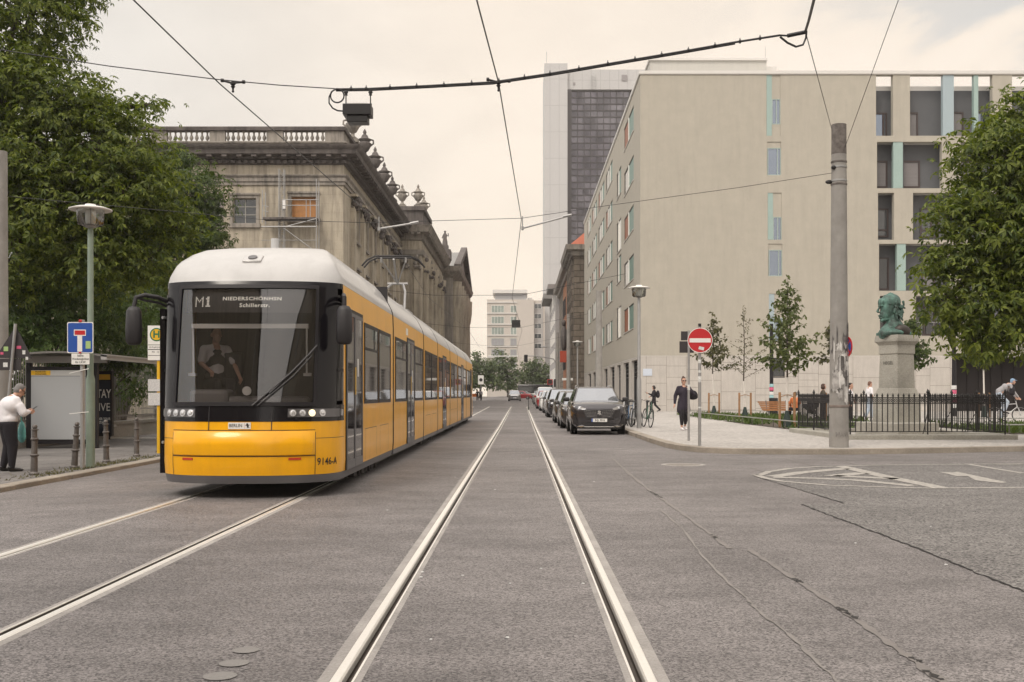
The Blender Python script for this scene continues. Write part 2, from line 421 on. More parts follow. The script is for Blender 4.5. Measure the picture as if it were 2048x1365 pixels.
far_m2 = mat('grey_far_render', (0.36, 0.34, 0.33), 0.9)
far_glass = mat('far_window_glass', (0.26, 0.30, 0.275), 0.1, 0.3, var=(0.5, 0.35))
conc_m = mat('concrete_pole', (0.29, 0.275, 0.255), 0.9, var=(2.5, 0.2), bump=(40, 0.3), streak=(0.35, (0.2, 0.185, 0.17), 3.0))
conc_top = mat('sooty_pole_top', (0.075, 0.062, 0.055), 0.95, var=(7, 0.6, (0.2, 0.18, 0.165)))
poster_m = mat('torn_posters', (0.72, 0.70, 0.67), 0.85, var=(6, 0.45, (0.40, 0.38, 0.36)))
galv = mat('galvanised_steel', (0.36, 0.355, 0.35), 0.5, 0.5, var=(3, 0.15))
green_post = mat('green_grey_paint', (0.20, 0.25, 0.20), 0.55, var=(5, 0.15))
iron = mat('black_iron', (0.022, 0.020, 0.020), 0.5, 0.3)
iron_gr = mat('grey_cast_iron', (0.14, 0.125, 0.115), 0.5, 0.4, var=(12, 0.3))
blackpl = mat('black_plastic', (0.018, 0.017, 0.018), 0.45)
rubber = mat('rubber', (0.012, 0.012, 0.012), 0.8)
white_paint = mat('white_paint', (0.76, 0.74, 0.71), 0.45)
sign_white = mat('sign_white', (0.78, 0.77, 0.74), 0.35)
sign_red = mat('sign_red', (0.50, 0.025, 0.03), 0.35)
sign_blue = mat('sign_blue', (0.025, 0.085, 0.36), 0.35)
sign_yel = mat('sign_yellow', (0.72, 0.42, 0.02), 0.35)
sign_green = mat('sign_green', (0.02, 0.16, 0.08), 0.35)
sign_back = mat('sign_back', (0.035, 0.03, 0.032), 0.6)
sticker_w = mat('sticker_white', (0.7, 0.7, 0.68), 0.5, var=(60, 0.4))
sticker_p = mat('sticker_pink', (0.6, 0.10, 0.2), 0.5)
sticker_g = mat('sticker_green', (0.35, 0.5, 0.2), 0.5)
lampglass = glass_mat('lamp_glass', (0.80, 0.83, 0.82), 0.10)
clearglass = glass_mat('shelter_glass', (0.90, 0.92, 0.91), -0.03)
screenglass = glass_mat('windscreen_glass', (0.82, 0.80, 0.80), 0.07)
bark_m = mat('bark', (0.07, 0.055, 0.042), 0.95, var=(4, 0.4), bump=(15, 0.8))
lime_m = mat('limewashed_trunk', (0.66, 0.62, 0.57), 0.9, var=(6, 0.2))
wood_m = mat('stake_wood', (0.28, 0.155, 0.075), 0.85, var=(5, 0.3), streak=(0.4, (0.16, 0.085, 0.04), 8))
bench_m = mat('bench_wood', (0.36, 0.17, 0.07), 0.7, var=(5, 0.25))
leaf_ch = leaf_mat('chestnut_leaf', (0.042, 0.072, 0.012), (0.20, 0.235, 0.04), 0.42)
leaf_dk = leaf_mat('dark_leaf', (0.03, 0.054, 0.016), (0.10, 0.14, 0.034), 0.33)  # deeper green than the chestnut leaf, tone random per leaf
leaf_bl = leaf_mat('bush_leaf', (0.045, 0.085, 0.025), (0.12, 0.175, 0.05), 0.3)
leaf_sp = leaf_mat('sapling_leaf', (0.04, 0.042, 0.015), (0.11, 0.105, 0.038), 0.2)
leaf_fr = leaf_mat('far_leaf', (0.05, 0.08, 0.035), (0.13, 0.165, 0.065), 0.25)
bronze_g = mat('verdigris_bronze', (0.14, 0.29, 0.24), 0.6, 0.15, var=(3.2, 0.6, (0.028, 0.03, 0.026)), streak=(0.7, (0.03, 0.032, 0.028), 3.0))
bronze_d = mat('dark_bronze', (0.05, 0.042, 0.036), 0.5, 0.4, var=(4, 0.3))
granite_m = stone_mat('plinth_granite', (0.25, 0.235, 0.205), (0.43, 0.41, 0.36), 45, big=0.9, bigamt=0.22, bs=0.2)
yellow_t = mat('tram_yellow', (0.86, 0.41, 0.006), 0.28, spec=0.3, coat=0.2, var=(2.5, 0.07), streak=(0.22, (0.52, 0.24, 0.015), 2.2))
white_t = mat('tram_white', (0.50, 0.49, 0.48), 0.35, coat=0.3, var=(1.5, 0.06), streak=(0.35, (0.36, 0.35, 0.34), 2.0))
grey_t = mat('tram_grey', (0.13, 0.125, 0.13), 0.5)
black_t = mat('tram_black_gloss', (0.008, 0.007, 0.009), 0.16, spec=0.3)
black_mt = mat('tram_black_matt', (0.02, 0.018, 0.02), 0.5)
glass_t = mat('tram_tinted_glass', (0.05, 0.045, 0.048), 0.03, 0.55, spec=0.9)
gasket = mat('window_gasket', (0.016, 0.014, 0.016), 0.5, spec=0.3)
chrome = mat('chrome', (0.8, 0.8, 0.8), 0.15, 1.0)
lens_m = mat('lamp_lens', (0.65, 0.65, 0.66), 0.08, 0.6)
lamp_on = mat('lit_headlamp', (0.9, 0.8, 0.6), 0.2, emis=(1.0, 0.82, 0.5), emis_s=1.0)
led_m = mat('led_letters', (0.5, 0.47, 0.4), 0.4, emis=(1.0, 0.95, 0.82), emis_s=0.45)
red_lens = mat('red_reflector', (0.5, 0.05, 0.02), 0.2)
ink = mat('black_ink', (0.015, 0.012, 0.012), 0.5)
dash_m = mat('grey_dashboard', (0.16, 0.15, 0.15), 0.6)
skin_m = mat('skin', (0.50, 0.29, 0.21), 0.55)
hair_gr = mat('grey_hair', (0.20, 0.19, 0.185), 0.8, bump=(90, 0.6))
hair_dk = mat('dark_hair', (0.018, 0.013, 0.011), 0.6, bump=(90, 0.6))
hair_br = mat('brown_hair', (0.06, 0.028, 0.018), 0.6, bump=(90, 0.6))
hair_sh = mat('cropped_hair', (0.16, 0.085, 0.06), 0.8)
cl_white = mat('white_cloth', (0.72, 0.70, 0.72), 0.9, bump=(9, 0.5))
cl_black = mat('black_cloth', (0.014, 0.012, 0.016), 0.9, bump=(9, 0.4))
cl_navy = mat('dark_navy_cloth', (0.026, 0.02, 0.032), 0.9, bump=(9, 0.4))
cl_jean = mat('pale_denim', (0.40, 0.46, 0.54), 0.9, bump=(9, 0.4))
cl_grey = mat('grey_cloth', (0.32, 0.31, 0.32), 0.9, bump=(9, 0.4))
cl_tan = mat('tan_cloth', (0.32, 0.26, 0.17), 0.9, bump=(9, 0.4))
cl_olive = mat('brown_green_cloth', (0.09, 0.075, 0.055), 0.9, bump=(9, 0.4))
cl_orange = mat('orange_cloth', (0.55, 0.17, 0.06), 0.9)
cl_teal = mat('turquoise_bag', (0.13, 0.40, 0.38), 0.6, bump=(14, 0.6))
cl_blue = mat('light_blue_cap', (0.22, 0.32, 0.45), 0.9)
shoe_w = mat('white_shoe', (0.7, 0.66, 0.66), 0.6)
shoe_b = mat('black_shoe', (0.015, 0.013, 0.013), 0.4)
orange_bin = mat('orange_plastic', (0.62, 0.16, 0.02), 0.5)
# ---------------------------------------------------------------- camera, sky, sun
cam = bpy.data.cameras.new('camera')
co = bpy.data.objects.new('camera', cam); COL.objects.link(co)
co.location = (0, 0, H); co.rotation_euler = (R(90), 0, 0)
cam.sensor_width = 36; cam.lens = F / 2048 * 36
cam.shift_x = -(CX - 1024) / 2048; cam.shift_y = (CY - 682.5) / 2048
cam.clip_end = 3000; cam.clip_start = 0.05
S.camera = co
S.view_settings.view_transform = 'Standard'; S.view_settings.look = 'None'
S.view_settings.exposure = 0; S.view_settings.gamma = 1
S.view_settings.use_curve_mapping = False
SUN_EL, SUN_AZ = R(48), R(212)          # azimuth clockwise from +Y: behind the camera, a little to the left
sd = Vector((math.sin(SUN_AZ) * math.cos(SUN_EL), math.cos(SUN_AZ) * math.cos(SUN_EL), math.sin(SUN_EL)))
sl = bpy.data.lights.new('sun', 'SUN'); sl.energy = 1.5; sl.angle = R(14); sl.color = (1.0, 0.91, 0.79)
so = bpy.data.objects.new('sun', sl); COL.objects.link(so); so.rotation_euler = sd.to_track_quat('Z', 'Y').to_euler(); so.location = (0, 0, 60)
w = bpy.data.worlds.new('World'); S.world = w; w.use_nodes = True
N = w.node_tree.nodes; L = w.node_tree.links
bg = N['Background']
sky = N.new('ShaderNodeTexSky'); sky.sky_type = 'NISHITA'; sky.sun_disc = False; sky.sun_elevation = SUN_EL; sky.sun_rotation = SUN_AZ
tc = N.new('ShaderNodeTexCoord'); sp = N.new('ShaderNodeSeparateXYZ'); L.new(tc.outputs['Generated'], sp.inputs[0])
def wmath(op, a, b=None, c=None):
    n = N.new('ShaderNodeMath'); n.operation = op
    for i, q in enumerate((a, b, c)):
        if q is None: continue
        if isinstance(q, (int, float)): n.inputs[i].default_value = q
        else: L.new(q, n.inputs[i])
    return n.outputs[0]
def wmap(x, a, b, c, d, smooth=True):
    n = N.new('ShaderNodeMapRange'); n.interpolation_type = 'SMOOTHSTEP' if smooth else 'LINEAR'
    n.inputs[1].default_value = a; n.inputs[2].default_value = b; n.inputs[3].default_value = c; n.inputs[4].default_value = d
    L.new(x, n.inputs[0]); return n.outputs[0]
def wmix(f, a, b, t='MIX'):
    n = N.new('ShaderNodeMixRGB'); n.blend_type = t
    for i, q in enumerate((f, a, b)):
        if isinstance(q, (int, float)): n.inputs[i].default_value = q
        elif isinstance(q, tuple): n.inputs[i].default_value = (*q, 1)
        else: L.new(q, n.inputs[i])
    return n.outputs[0]
# cloud deck: creamy veil, greyer to the left, broken with blue-grey to the right
mp = N.new('ShaderNodeMapping'); mp.inputs['Scale'].default_value = (1.0, 1.0, 2.6); L.new(tc.outputs['Generated'], mp.inputs[0])
cn = N.new('ShaderNodeTexNoise'); cn.inputs['Scale'].default_value = 5.5; cn.inputs['Detail'].default_value = 9; cn.inputs['Roughness'].default_value = 0.55; cn.inputs['Distortion'].default_value = 0.4
L.new(mp.outputs[0], cn.inputs['Vector'])
left = wmap(sp.outputs[0], -0.42, 0.02, 1.0, 0.0)
right = wmap(sp.outputs[0], 0.12, 0.42, 0.0, 1.0)
base = wmix(wmap(sp.outputs[2], 0.0, 0.33, 0.0, 1.0), (1.07, 0.935, 0.775), (1.03, 0.91, 0.78))
base = wmix(left, base, (0.87, 0.825, 0.765))
hole = wmath('MULTIPLY', wmap(cn.outputs['Fac'], 0.46, 0.58, 0.0, 1.0), wmath('MULTIPLY', right, wmap(sp.outputs[2], 0.16, 0.30, 0.0, 1.0)))
base = wmix(hole, base, (0.76, 0.74, 0.71))
base = wmix(wmath('MULTIPLY', wmap(cn.outputs['Fac'], 0.40, 0.50, 0.5, 0.0), right), base, (1.03, 0.915, 0.80))
base = wmix(1.0, base, wmap(cn.outputs['Fac'], 0.35, 0.62, 1.03, 0.955), 'MULTIPLY')
# the deck is brighter overhead and around the veiled sun behind the camera, as an overcast sky is
vd = N.new('ShaderNodeVectorMath'); vd.operation = 'DOT_PRODUCT'; L.new(tc.outputs['Generated'], vd.inputs[0]); vd.inputs[1].default_value = sd
glow = wmap(vd.outputs['Value'], 0.1, 1.0, 0.0, 0.85)
zen = wmap(sp.outputs[2], 0.36, 0.85, 0.0, 0.55)
gain = wmath('ADD', glow, zen)
deck = wmix(1.0, base, wmix(1.0, (0.90, 0.87, 0.86), gain, 'MULTIPLY'), 'ADD')
skyc = wmix(1.0, sky.outputs[0], (0.08, 0.08, 0.08), 'MULTIPLY')
L.new(wmix(0.03, deck, skyc), bg.inputs['Color'])
bg.inputs['Strength'].default_value = 1.0
S.cycles.max_bounces = 8; S.cycles.diffuse_bounces = 3; S.cycles.glossy_bounces = 3; S.cycles.transparent_max_bounces = 16; S.cycles.transmission_bounces = 4
S.cycles.use_adaptive_sampling = True; S.cycles.adaptive_threshold = 0.02
S.cycles.use_denoising = True
S.cycles.sample_clamp_indirect = 6.0
# ---------------------------------------------------------------- ground, road, rails, kerbs, pavements
def roadz(x): return -0.18 * max(0.0, min(1.0, (-4.75 - x) / 3.35))
YS = [-40, -10, 0, 8, 16, 24, 32, 45, 60, 80, 100, 130, 170, 220, 290]
g = MB()
gy = [-120, -40, 45, 100, 200, 300, 440]
for i in range(len(gy) - 1):
    a, b = gy[i], gy[i + 1]
    za, zb = -0.45 + min(0.9, rise(a)), -0.45 + min(0.9, rise(b))
    g.quad((-400, a, za), (400, a, za), (400, b, zb), (-400, b, zb))
tag(g.build('ground', mat('bare_earth', (0.19, 0.175, 0.155), 0.95, var=(0.1, 0.2)), smooth=0), kind='structure')
RAILS = [(-4.35, 1), (-2.91, -1), (-0.845, 1), (0.59, -1)]      # gauge corner x, side the groove lies on
def span(e, s):
    a, b = e - s * 0.115, e + s * 0.095
    return min(a, b), max(a, b)
RY1 = 100
def strip(mb, x0, x1, ys, zf=lambda x: roadz(x), dz=0.0, m=0):
    for i in range(len(ys) - 1):
        a, b = ys[i], ys[i + 1]
        mb.quad((x0, a, zf(x0) + rise(a) + dz), (x1, a, zf(x1) + rise(a) + dz), (x1, b, zf(x1) + rise(b) + dz), (x0, b, zf(x0) + rise(b) + dz), m)
rd = MB()
near = [y for y in YS if y <= RY1]; far = [y for y in YS if y >= RY1]
edges = [-8.2, -6.5, -4.75]
for e, s in RAILS: edges += list(span(e, s))
edges += [4.2]
for k in range(len(edges) - 1):
    a, b = edges[k], edges[k + 1]
    if any(abs(a - span(e, s)[0]) < 1e-6 for e, s in RAILS): continue
    strip(rd, a, b, near)
for a, b in ((-8.2, -6.5), (-6.5, -4.75), (-4.75, 4.2)): strip(rd, a, b, far)
strip(rd, 4.2, 70, [-40, -10, 0, 8, 16, 24, 32])
tag(rd.build('road', asphalt, smooth=0), kind='structure')
names = ['outer rail of the track the tram stands on, beside the kerb lane', 'inner rail of the track the tram stands on, grooved and dark',
         'bright grooved rail of the empty track, on its tram side', 'bright grooved rail of the empty track, on its parked cars side']
for (e, s), lb in zip(RAILS, names):
    t = thing('tram_rail', lb, 'rail', (e, 0, 0), group='tram rails set in the road')
    def rail_strip(mb, o0, o1, z0, z1, m=0):
        for i in range(len(near) - 1):
            a, b = near[i], near[i + 1]; ra, rb = rise(a), rise(b)
            mb.quad((s * o0, a, z0 + ra), (s * o1, a, z1 + ra), (s * o1, b, z1 + rb), (s * o0, b, z0 + rb), m)
    h = MB()
    rail_strip(h, -0.056, -0.050, 0.0, 0.007); rail_strip(h, -0.050, -0.008, 0.007, 0.007); rail_strip(h, -0.008, 0, 0.007, -0.002); rail_strip(h, 0, 0.004, -0.002, -0.03)
    h.build('rail_head', steel_pol, t, smooth=60)
    gq = MB()
    rail_strip(gq, 0.004, 0.010, -0.03, -0.042); rail_strip(gq, 0.010, 0.042, -0.042, -0.042); rail_strip(gq, 0.042, 0.046, -0.042, -0.002)
    gq.build('rail_groove', steel_dk, t, smooth=60)
    lp = MB(); rail_strip(lp, 0.046, 0.049, -0.002, 0.004); rail_strip(lp, 0.049, 0.060, 0.004, 0.002)
    lp.build('rail_lip', steel_pol, t, smooth=60)
    q = MB(); rail_strip(q, -0.115, -0.056, 0.001, 0.001); rail_strip(q, 0.060, 0.095, 0.001, 0.001)
    q.build('sealing_strip', conc_strip, t, smooth=0)
# ribbons and marks lying on the road
def ribbon(mb, pts, w, z=0.006, m=0, jit=0.0):
    P = [Vector((p[0], p[1])) for p in pts]
    L_, Rr = [], []
    for i, p in enumerate(P):
        d = (P[min(i + 1, len(P) - 1)] - P[max(i - 1, 0)]).normalized(); n = Vector((-d.y, d.x))
        ww = w * (1 + random.uniform(-jit, jit)) / 2
        L_.append(p + n * ww); Rr.append(p - n * ww)
    for i in range(len(P) - 1):
        mb.quad((L_[i].x, L_[i].y, z), (Rr[i].x, Rr[i].y, z), (Rr[i + 1].x, Rr[i + 1].y, z), (L_[i + 1].x, L_[i + 1].y, z), m)
def z5(x, y): return G(1250 + x / 2.5665, 860 + y / 2.5665)
def dense(pts, k=8):
    o = []
    for i in range(len(pts) - 1):
        for j in range(k):
            t = j / k; o.append((pts[i][0] * (1 - t) + pts[i + 1][0] * t, pts[i][1] * (1 - t) + pts[i + 1][1] * t))
    return o + [pts[-1]]
def wob(pts, a): return [(x + random.uniform(-a, a), y + random.uniform(-a, a)) for x, y in pts]
cp = MB()
edge_a = [z5(*p) for p in ((2300, 930), (2048, 830), (1800, 735), (1580, 640), (1330, 545), (1190, 490), (1075, 450), (985, 415), (905, 383))]
edge_b = [z5(*p) for p in ((1130, 380), (900, 310), (700, 250), (660, 232), (740, 210), (850, 195), (1000, 187), (1260, 180), (1750, 172), (2300, 168))]
ea = wob(dense(edge_a, 14), 0.014)
cp.poly([(x, y, 0.004) for x, y in [(62, 30.5), (62, -30), (3.46, -30)] + ea + edge_b])
o = tag(cp.build('road_patch', asphalt_rough, smooth=0, recalc=False), kind='structure')
bm = bmesh.new(); bm.from_mesh(o.data); bmesh.ops.triangulate(bm, faces=bm.faces); bm.to_mesh(o.data); bm.free()
tag((lambda q: (ribbon(q, [(3.46, -30)] + ea, 0.018, 0.0065, jit=0.95), q)[1])(MB()).build('road_crack', crack_m, smooth=0), kind='structure')
q = MB(); ribbon(q, wob(dense(edge_b[:4], 8), 0.012), 0.014, 0.0066, jit=0.8)
tag(q.build('road_crack', crack_m, smooth=0), kind='structure')
for sm in ([(-60, 150), (20, 225), (120, 308), (260, 405), (400, 508), (540, 612)], [(640, 618), (720, 672), (890, 780), (1110, 922), (1300, 1055), (1460, 1172), (1630, 1296), (1800, 1420)]):
    q = MB(); ribbon(q, wob(dense([z5(*p) for p in sm], 9), 0.006), 0.045, 0.005, jit=0.6)
    tag(q.build('road_seam', seam_m, smooth=0), kind='structure')
q = MB()
for a, b in (((445, 541), (470, 559)), ((870, 768), (912, 790)), ((1095, 915), (1150, 950)), ((1150, 950), (1192, 975)), ((1465, 1172), (1530, 1198)), ((1540, 1240), (1620, 1290)), ((130, 318), (190, 352))):
    ribbon(q, wob(dense([z5(*a), z5(*b)], 9), 0.012), 0.026, 0.0075, jit=0.95)
tag(q.build('road_crack', crack_m, smooth=0), kind='structure')
seam2 = [z5(*p) for p in ((180, 410), (300, 515), (390, 640), (530, 785), (640, 885), (700, 945), (850, 1060), (980, 1190), (1100, 1300), (1200, 1400))]
q = MB(); ribbon(q, wob(dense(seam2, 7), 0.006), 0.02, 0.005, jit=0.7)
tag(q.build('road_seam', mat('pale_seam', (0.235, 0.215, 0.2), 0.85, var=(3, 0.25)), smooth=0), kind='structure')
for a, b in (((300, 122), (400, 152)), ((820, 150), (1000, 192)), ((1000, 135), (1200, 185)), ((640, 195), (740, 222))):
    q = MB(); ribbon(q, wob(dense([z5(*a), z5(*b)], 6), 0.015), 0.035, 0.0055, jit=0.5)
    tag(q.build('road_seam', seam_m, smooth=0), kind='structure')
for pts, wd in (([(690, 236), (740, 217), (850, 200), (1000, 191), (1110, 189), (1260, 184), (1500, 181), (2300, 174)], 0.13),
                ([(668, 233), (720, 250), (800, 266), (1040, 287), (1500, 302), (1640, 302), (2300, 296)], 0.13),
                ([(1110, 190), (1350, 245), (1620, 300)], 0.26), ([(760, 243), (900, 222), (1130, 201)], 0.28), ([(760, 246), (1000, 252), (1200, 262), (1480, 290)], 0.24),
                ([(1060, 240), (1140, 232), (1220, 224)], 0.3), ([(1070, 238), (1230, 246), (1400, 254)], 0.3), ([(1770, 180), (1900, 202), (2040, 224)], 0.12), ([(1880, 178), (2200, 190)], 0.1)):
    q = MB(); ribbon(q, dense([z5(*p) for p in pts], 3), wd, 0.009)
    tag(q.build('road_marking', line_m, smooth=0), kind='structure')
q = MB()
q.poly([(*z5(*p), 0.009) for p in ((1610, 218), (1690, 222), (1700, 217), (1960, 272), (1930, 276), (1800, 262), (1760, 240), (1700, 240))])
tag(q.build('road_marking', line_m, smooth=0, recalc=False), kind='structure')
for px, py, rx in ((492, 1302, 0.07), (468, 1328, 0.075), (440, 1354, 0.08)):
    c = G(px, py); q = MB(); q.poly([(c[0] + rx * math.cos(i * 0.3142), c[1] + rx * math.sin(i * 0.3142), 0.005) for i in range(20)])
    tag(q.build('road_patch', patch_m, smooth=0), kind='structure')
c = G(1366, 930.5)
t = thing('manhole_cover', 'round worn manhole cover in the road by the kerb corner', 'manhole cover', (c[0], c[1], 0.0))
q = MB(); q.lathe([(0.0, 0.006), (0.33, 0.006), (0.33, 0.003)], n=28); q.build('lid', mat('worn_iron', (0.24, 0.215, 0.19), 0.7, 0.2, var=(14, 0.4), bump=(60, 0.5)), t)
q = MB(); q.lathe([(0.34, 0.003), (0.345, 0.009), (0.42, 0.009), (0.425, 0.003)], n=28); q.build('rim', conc_strip, t)
# pale spots and litter specks on the road
lit = MB()
for px, py in ((775, 1021), (862, 1280), (925, 1152), (1015, 1276), (1020, 1168), (1082, 1138), (845, 1145), (842, 1155), (1166, 1168), (990, 980), (910, 955), (1317, 925), (1188, 964), (1861, 1054), (1892, 1130), (1627, 942), (1711, 1087)):
    c = G(px, py); r = random.uniform(0.008, 0.018)
    lit.lathe([(r, 0.002), (r * 0.7, 0.006), (0.0, 0.007)], (c[0], c[1], 0), 6)
tag(lit.build('litter', sticker_w), 'small pale scraps of litter strewn over the asphalt', 'litter', kind='stuff')
# left kerb and pavement
kb = MB()
ly = [-40, 0, 45, 60, 80, 100, 130, 170, 220, 290]
def kzl(y): return -0.095 + rise(y)
n = 0; y = -12.0
while y < 290:
    L1 = random.uniform(0.9, 1.25) if y < 60 else 6.0
    x0 = -8.10 + random.uniform(-0.012, 0.012)
    kb.box(x0 - 0.28, x0, y, y + L1 - 0.012, -0.4 + rise(y), kzl(y) + random.uniform(-0.006, 0.006))
    y += L1
tag(kb.build('left_kerb', kerb_m, smooth=0, bevel=0.012, bseg=1), kind='structure')
for nm, x0, x1, mm, dz in (('left_pavement_edge', -9.55, -8.38, pave_left, -0.102), ('left_pavement', -13.05, -9.55, slab_left, -0.10), ('left_pavement_strip', -16.0, -13.05, pave_left, -0.098)):
    q = MB(); strip(q, x0, x1, ly, lambda x: 0, dz); tag(q.build(nm, mm, smooth=0), kind='structure')
q = MB(); strip(q, -80, -16.0, ly, lambda x: 0, -0.09); tag(q.build('garden_ground', soil_m, smooth=0), kind='structure')
# right pavement with its rounded corner
KP = [(3.62, 45), (3.62, 36), (3.63, 30), (3.70, 27.2), (3.86, 25.9), (4.15, 25.0), (4.6, 24.5), (5.3, 24.22), (7.4, 24.15), (9.5, 24.7), (12.0, 25.5), (20, 27.2), (70, 37)]
pv = MB()
pv.poly([(x + 0.0, y, 0.118) for x, y in KP] + [(70, 45, 0.118)])
o = pv.build('right_pavement', pave_m, smooth=0, recalc=False)
bm = bmesh.new(); bm.from_mesh(o.data); bmesh.ops.triangulate(bm, faces=bm.faces); bm.to_mesh(o.data); bm.free()
tag(o, kind='structure')
q = MB(); strip(q, 3.62, 70, [45, 60, 80, 100, 130, 170, 220, 290], lambda x: 0, 0.118); tag(q.build('far_right_pavement', pave_m, smooth=0), kind='structure')
q = MB(); q.sweep(KP, [(0.0, -0.3), (0.0, 0.115), (-0.02, 0.126), (-0.26, 0.126), (-0.26, -0.3)])
for i in range(0, 7):
    a, b = [45, 60, 80, 100, 130, 170, 220, 290][i:i + 2]
    q.add([(3.62, a, -0.3), (3.62, b, -0.3), (3.62, b, 0.126 + rise(b)), (3.62, a, 0.126 + rise(a)), (3.88, a, 0.126 + rise(a)), (3.88, b, 0.126 + rise(b))], [(0, 1, 2, 3), (3, 2, 5, 4)])
tag(q.build('right_kerb', kerb_m, smooth=30), kind='structure')
# weeds along the left bollards
wd = MB()
for _ in range(900):
    x = -8.42 - abs(random.gauss(0, 0.25)); y = random.choice((19.5, 21.0, 21.6, 22.4, 23.1, 24.6)) + random.gauss(0, 0.55)
    h = random.uniform(0.015, 0.06); a = random.uniform(0, 6.28); dx, dy = math.cos(a) * 0.012, math.sin(a) * 0.012
    wd.add([(x - dx, y - dy, -0.1), (x + dx, y + dy, -0.1), (x + random.gauss(0, 0.03), y + random.gauss(0, 0.03), -0.1 + h)], [(0, 1, 2)])
tag(wd.build('weeds', weed_m, smooth=0, recalc=False), 'low weeds growing in the paving by the left kerb', 'weeds', kind='stuff')
# ---------------------------------------------------------------- beige block on the right
def windows_set(parent, M, wins, style):
    """wins: (u0,u1,v0,v1,depth); every window is a frame with its pane as a sub-part"""
    for (a, b, c, d, dp, fm, pm, mull) in wins:
        t = 0.11 if style else 0.055
        fr = MB()
        def bx(u0, u1, v0, v1, d0=dp - 0.06, d1=dp + 0.03):
            P = [M(u0, v0, d0), M(u1, v0, d0), M(u1, v1, d0), M(u0, v1, d0), M(u0, v0, d1), M(u1, v0, d1), M(u1, v1, d1), M(u0, v1, d1)]
            fr.add(P, [(0, 1, 2, 3), (7, 6, 5, 4), (0, 4, 5, 1), (1, 5, 6, 2), (2, 6, 7, 3), (3, 7, 4, 0)])
        bx(a, b, d - t, d); bx(a, b, c, c + t); bx(a, a + t, c + t, d - t); bx(b - t, b, c + t, d - t)
        for q in mull[0]: bx(a + (b - a) * q - t / 2, a + (b - a) * q + t / 2, c + t, d - t, dp - 0.05)
        for q in mull[1]: bx(a + t, b - t, c + (d - c) * q - t / 2, c + (d - c) * q + t / 2, dp - 0.045)
        f = fr.build('window', fm, parent, True, smooth=0)
        p = MB(); p.quad(M(a + t, c + t, dp), M(b - t, c + t, dp), M(b - t, d - t, dp), M(a + t, d - t, dp))
        p.build('pane', pm, f, False, smooth=0)
        # sub-part shares the window's local frame
        po = kids(f)[-1]; po.data.transform(parent.matrix_basis.inverted())
YB, XB, ZT = 71.8, 8.0, 22.95
bb = thing('beige_building', 'six storey beige rendered block with loggias and coloured window panels', 'building', (XB, YB, 0.1))
def fx(px): return (px - CX) * YB / F
def fz(py): return H + (CY - py) * YB / F
MF = lambda u, v, d: (u, YB + d, v)
MS = lambda u, v, d: (XB + d, u, v)
hol, wins, panels = [], [], []
STONE_TOP = fz(712)
# window column near the middle of the front
for k, (t0, t1, full) in enumerate(((150, 272, 1), (284, 351, 0), (386, 480, 1), (488, 553, 0), (588, 682, 1))):
    a, b = fx(1533 + k * 1.2), fx(1561 + k * 1.2)
    if full:
        hol.append((a, b, fz(t1), fz(t0), 0.16)); panels.append((a, a + 0.36, fz(t1), fz(t0)))
        wins.append((a + 0.36, b, fz(t0 + 99), fz(t0 + 48), 0.1, frame_gr, pane_sky, ((0.55,), ())))
    else:
        hol.append((a, b, fz(t1), fz(t0), 0.16)); wins.append((a + 0.03, b, fz(t1), fz(t0 + 12), 0.1, frame_gr, pane_sky, ((0.75,), ())))
hol.append((fx(1540), fx(1570), fz(756), fz(716), 0.2)); wins.append((fx(1540), fx(1570), fz(756), fz(716), 0.15, frame_dk, pane_dk, ((), (0.4,))))
# loggias
LG = []
rows = [(150, 272), (284, 377), (386, 480), (488, 582), (592, 672)]
LG.append((0, 1752, 1786)); LG.append((0, 1820, 1985)); LG.append((0, 2024, 2120))
LG.append((1, 1754, 1884)); LG.append((1, 1922, 2010)); LG.append((1, 2040, 2130))
LG.append((2, 1756, 1788)); LG.append((2, 1826, 1960)); LG.append((2, 1990, 2130))
LG.append((3, 1758, 1900)); LG.append((3, 1935, 2100))
LG.append((4, 1760, 1784)); LG.append((4, 1832, 1908)); LG.append((4, 1940, 2120))
for r, a, b in LG: hol.append((fx(a), fx(b), fz(rows[r][1]), fz(rows[r][0]), 0.42))
hol.append((fx(1908), fx(2140), 0.2, fz(714), 1.3))      # dark ground-floor recess
X1 = 46.0
wl = MB()
wl.holes(MF, XB, X1, STONE_TOP, ZT - 0.25, [h for h in hol if h[3] > STONE_TOP], 0.2)
# street side
side = []
SH = []
flo = [6.05 + 3.5 * k for k in range(5)]
grp = [(76.0, 83.0, 'A'), (93.5, 100.6, 'B'), (102.6, 110.4, 'C'), (112.6, 120.0, 'C'), (122.2, 128.4, 'B')]
for k, z in enumerate(flo):
    for a, b, q in grp: SH.append((a, b, z, z + 1.78, 0.1)); side.append((a, b, z, q, k))
    zz = z + (0.9 if k % 2 else -0.1)
    if z + 2.9 < ZT: SH.append((85.4, 89.4, zz, zz + (2.5 if k % 2 == 0 else 2.1), 0.1)); side.append((85.4, 89.4, zz, 'S', k))
wl.holes(MS, YB, 135.0, STONE_TOP, ZT - 0.25, SH, 0.3)
wl.quad((XB, 135, 0), (30, 135, 0), (30, 135, ZT - 0.25), (XB, 135, ZT - 0.25))
wl.build('wall', plaster, bb, True, smooth=0)
st = MB()
st.holes(MF, XB, X1, 0.05, STONE_TOP - 0.03, [h for h in hol if h[3] <= STONE_TOP + 0.02], 0.3)
GS = [(73.2, 77.6), (79.4, 83.6), (86.0, 89.2), (91.6, 96.0), (99, 103), (106, 111), (114, 119), (122, 127)]
st.holes(MS, YB, 135.0, 0.05, STONE_TOP - 0.03, [(a, b, 0.25, 3.75, 0.35) for a, b in GS], 0.35)
st.build('stone_base', plinth_stone, bb, True, smooth=0)
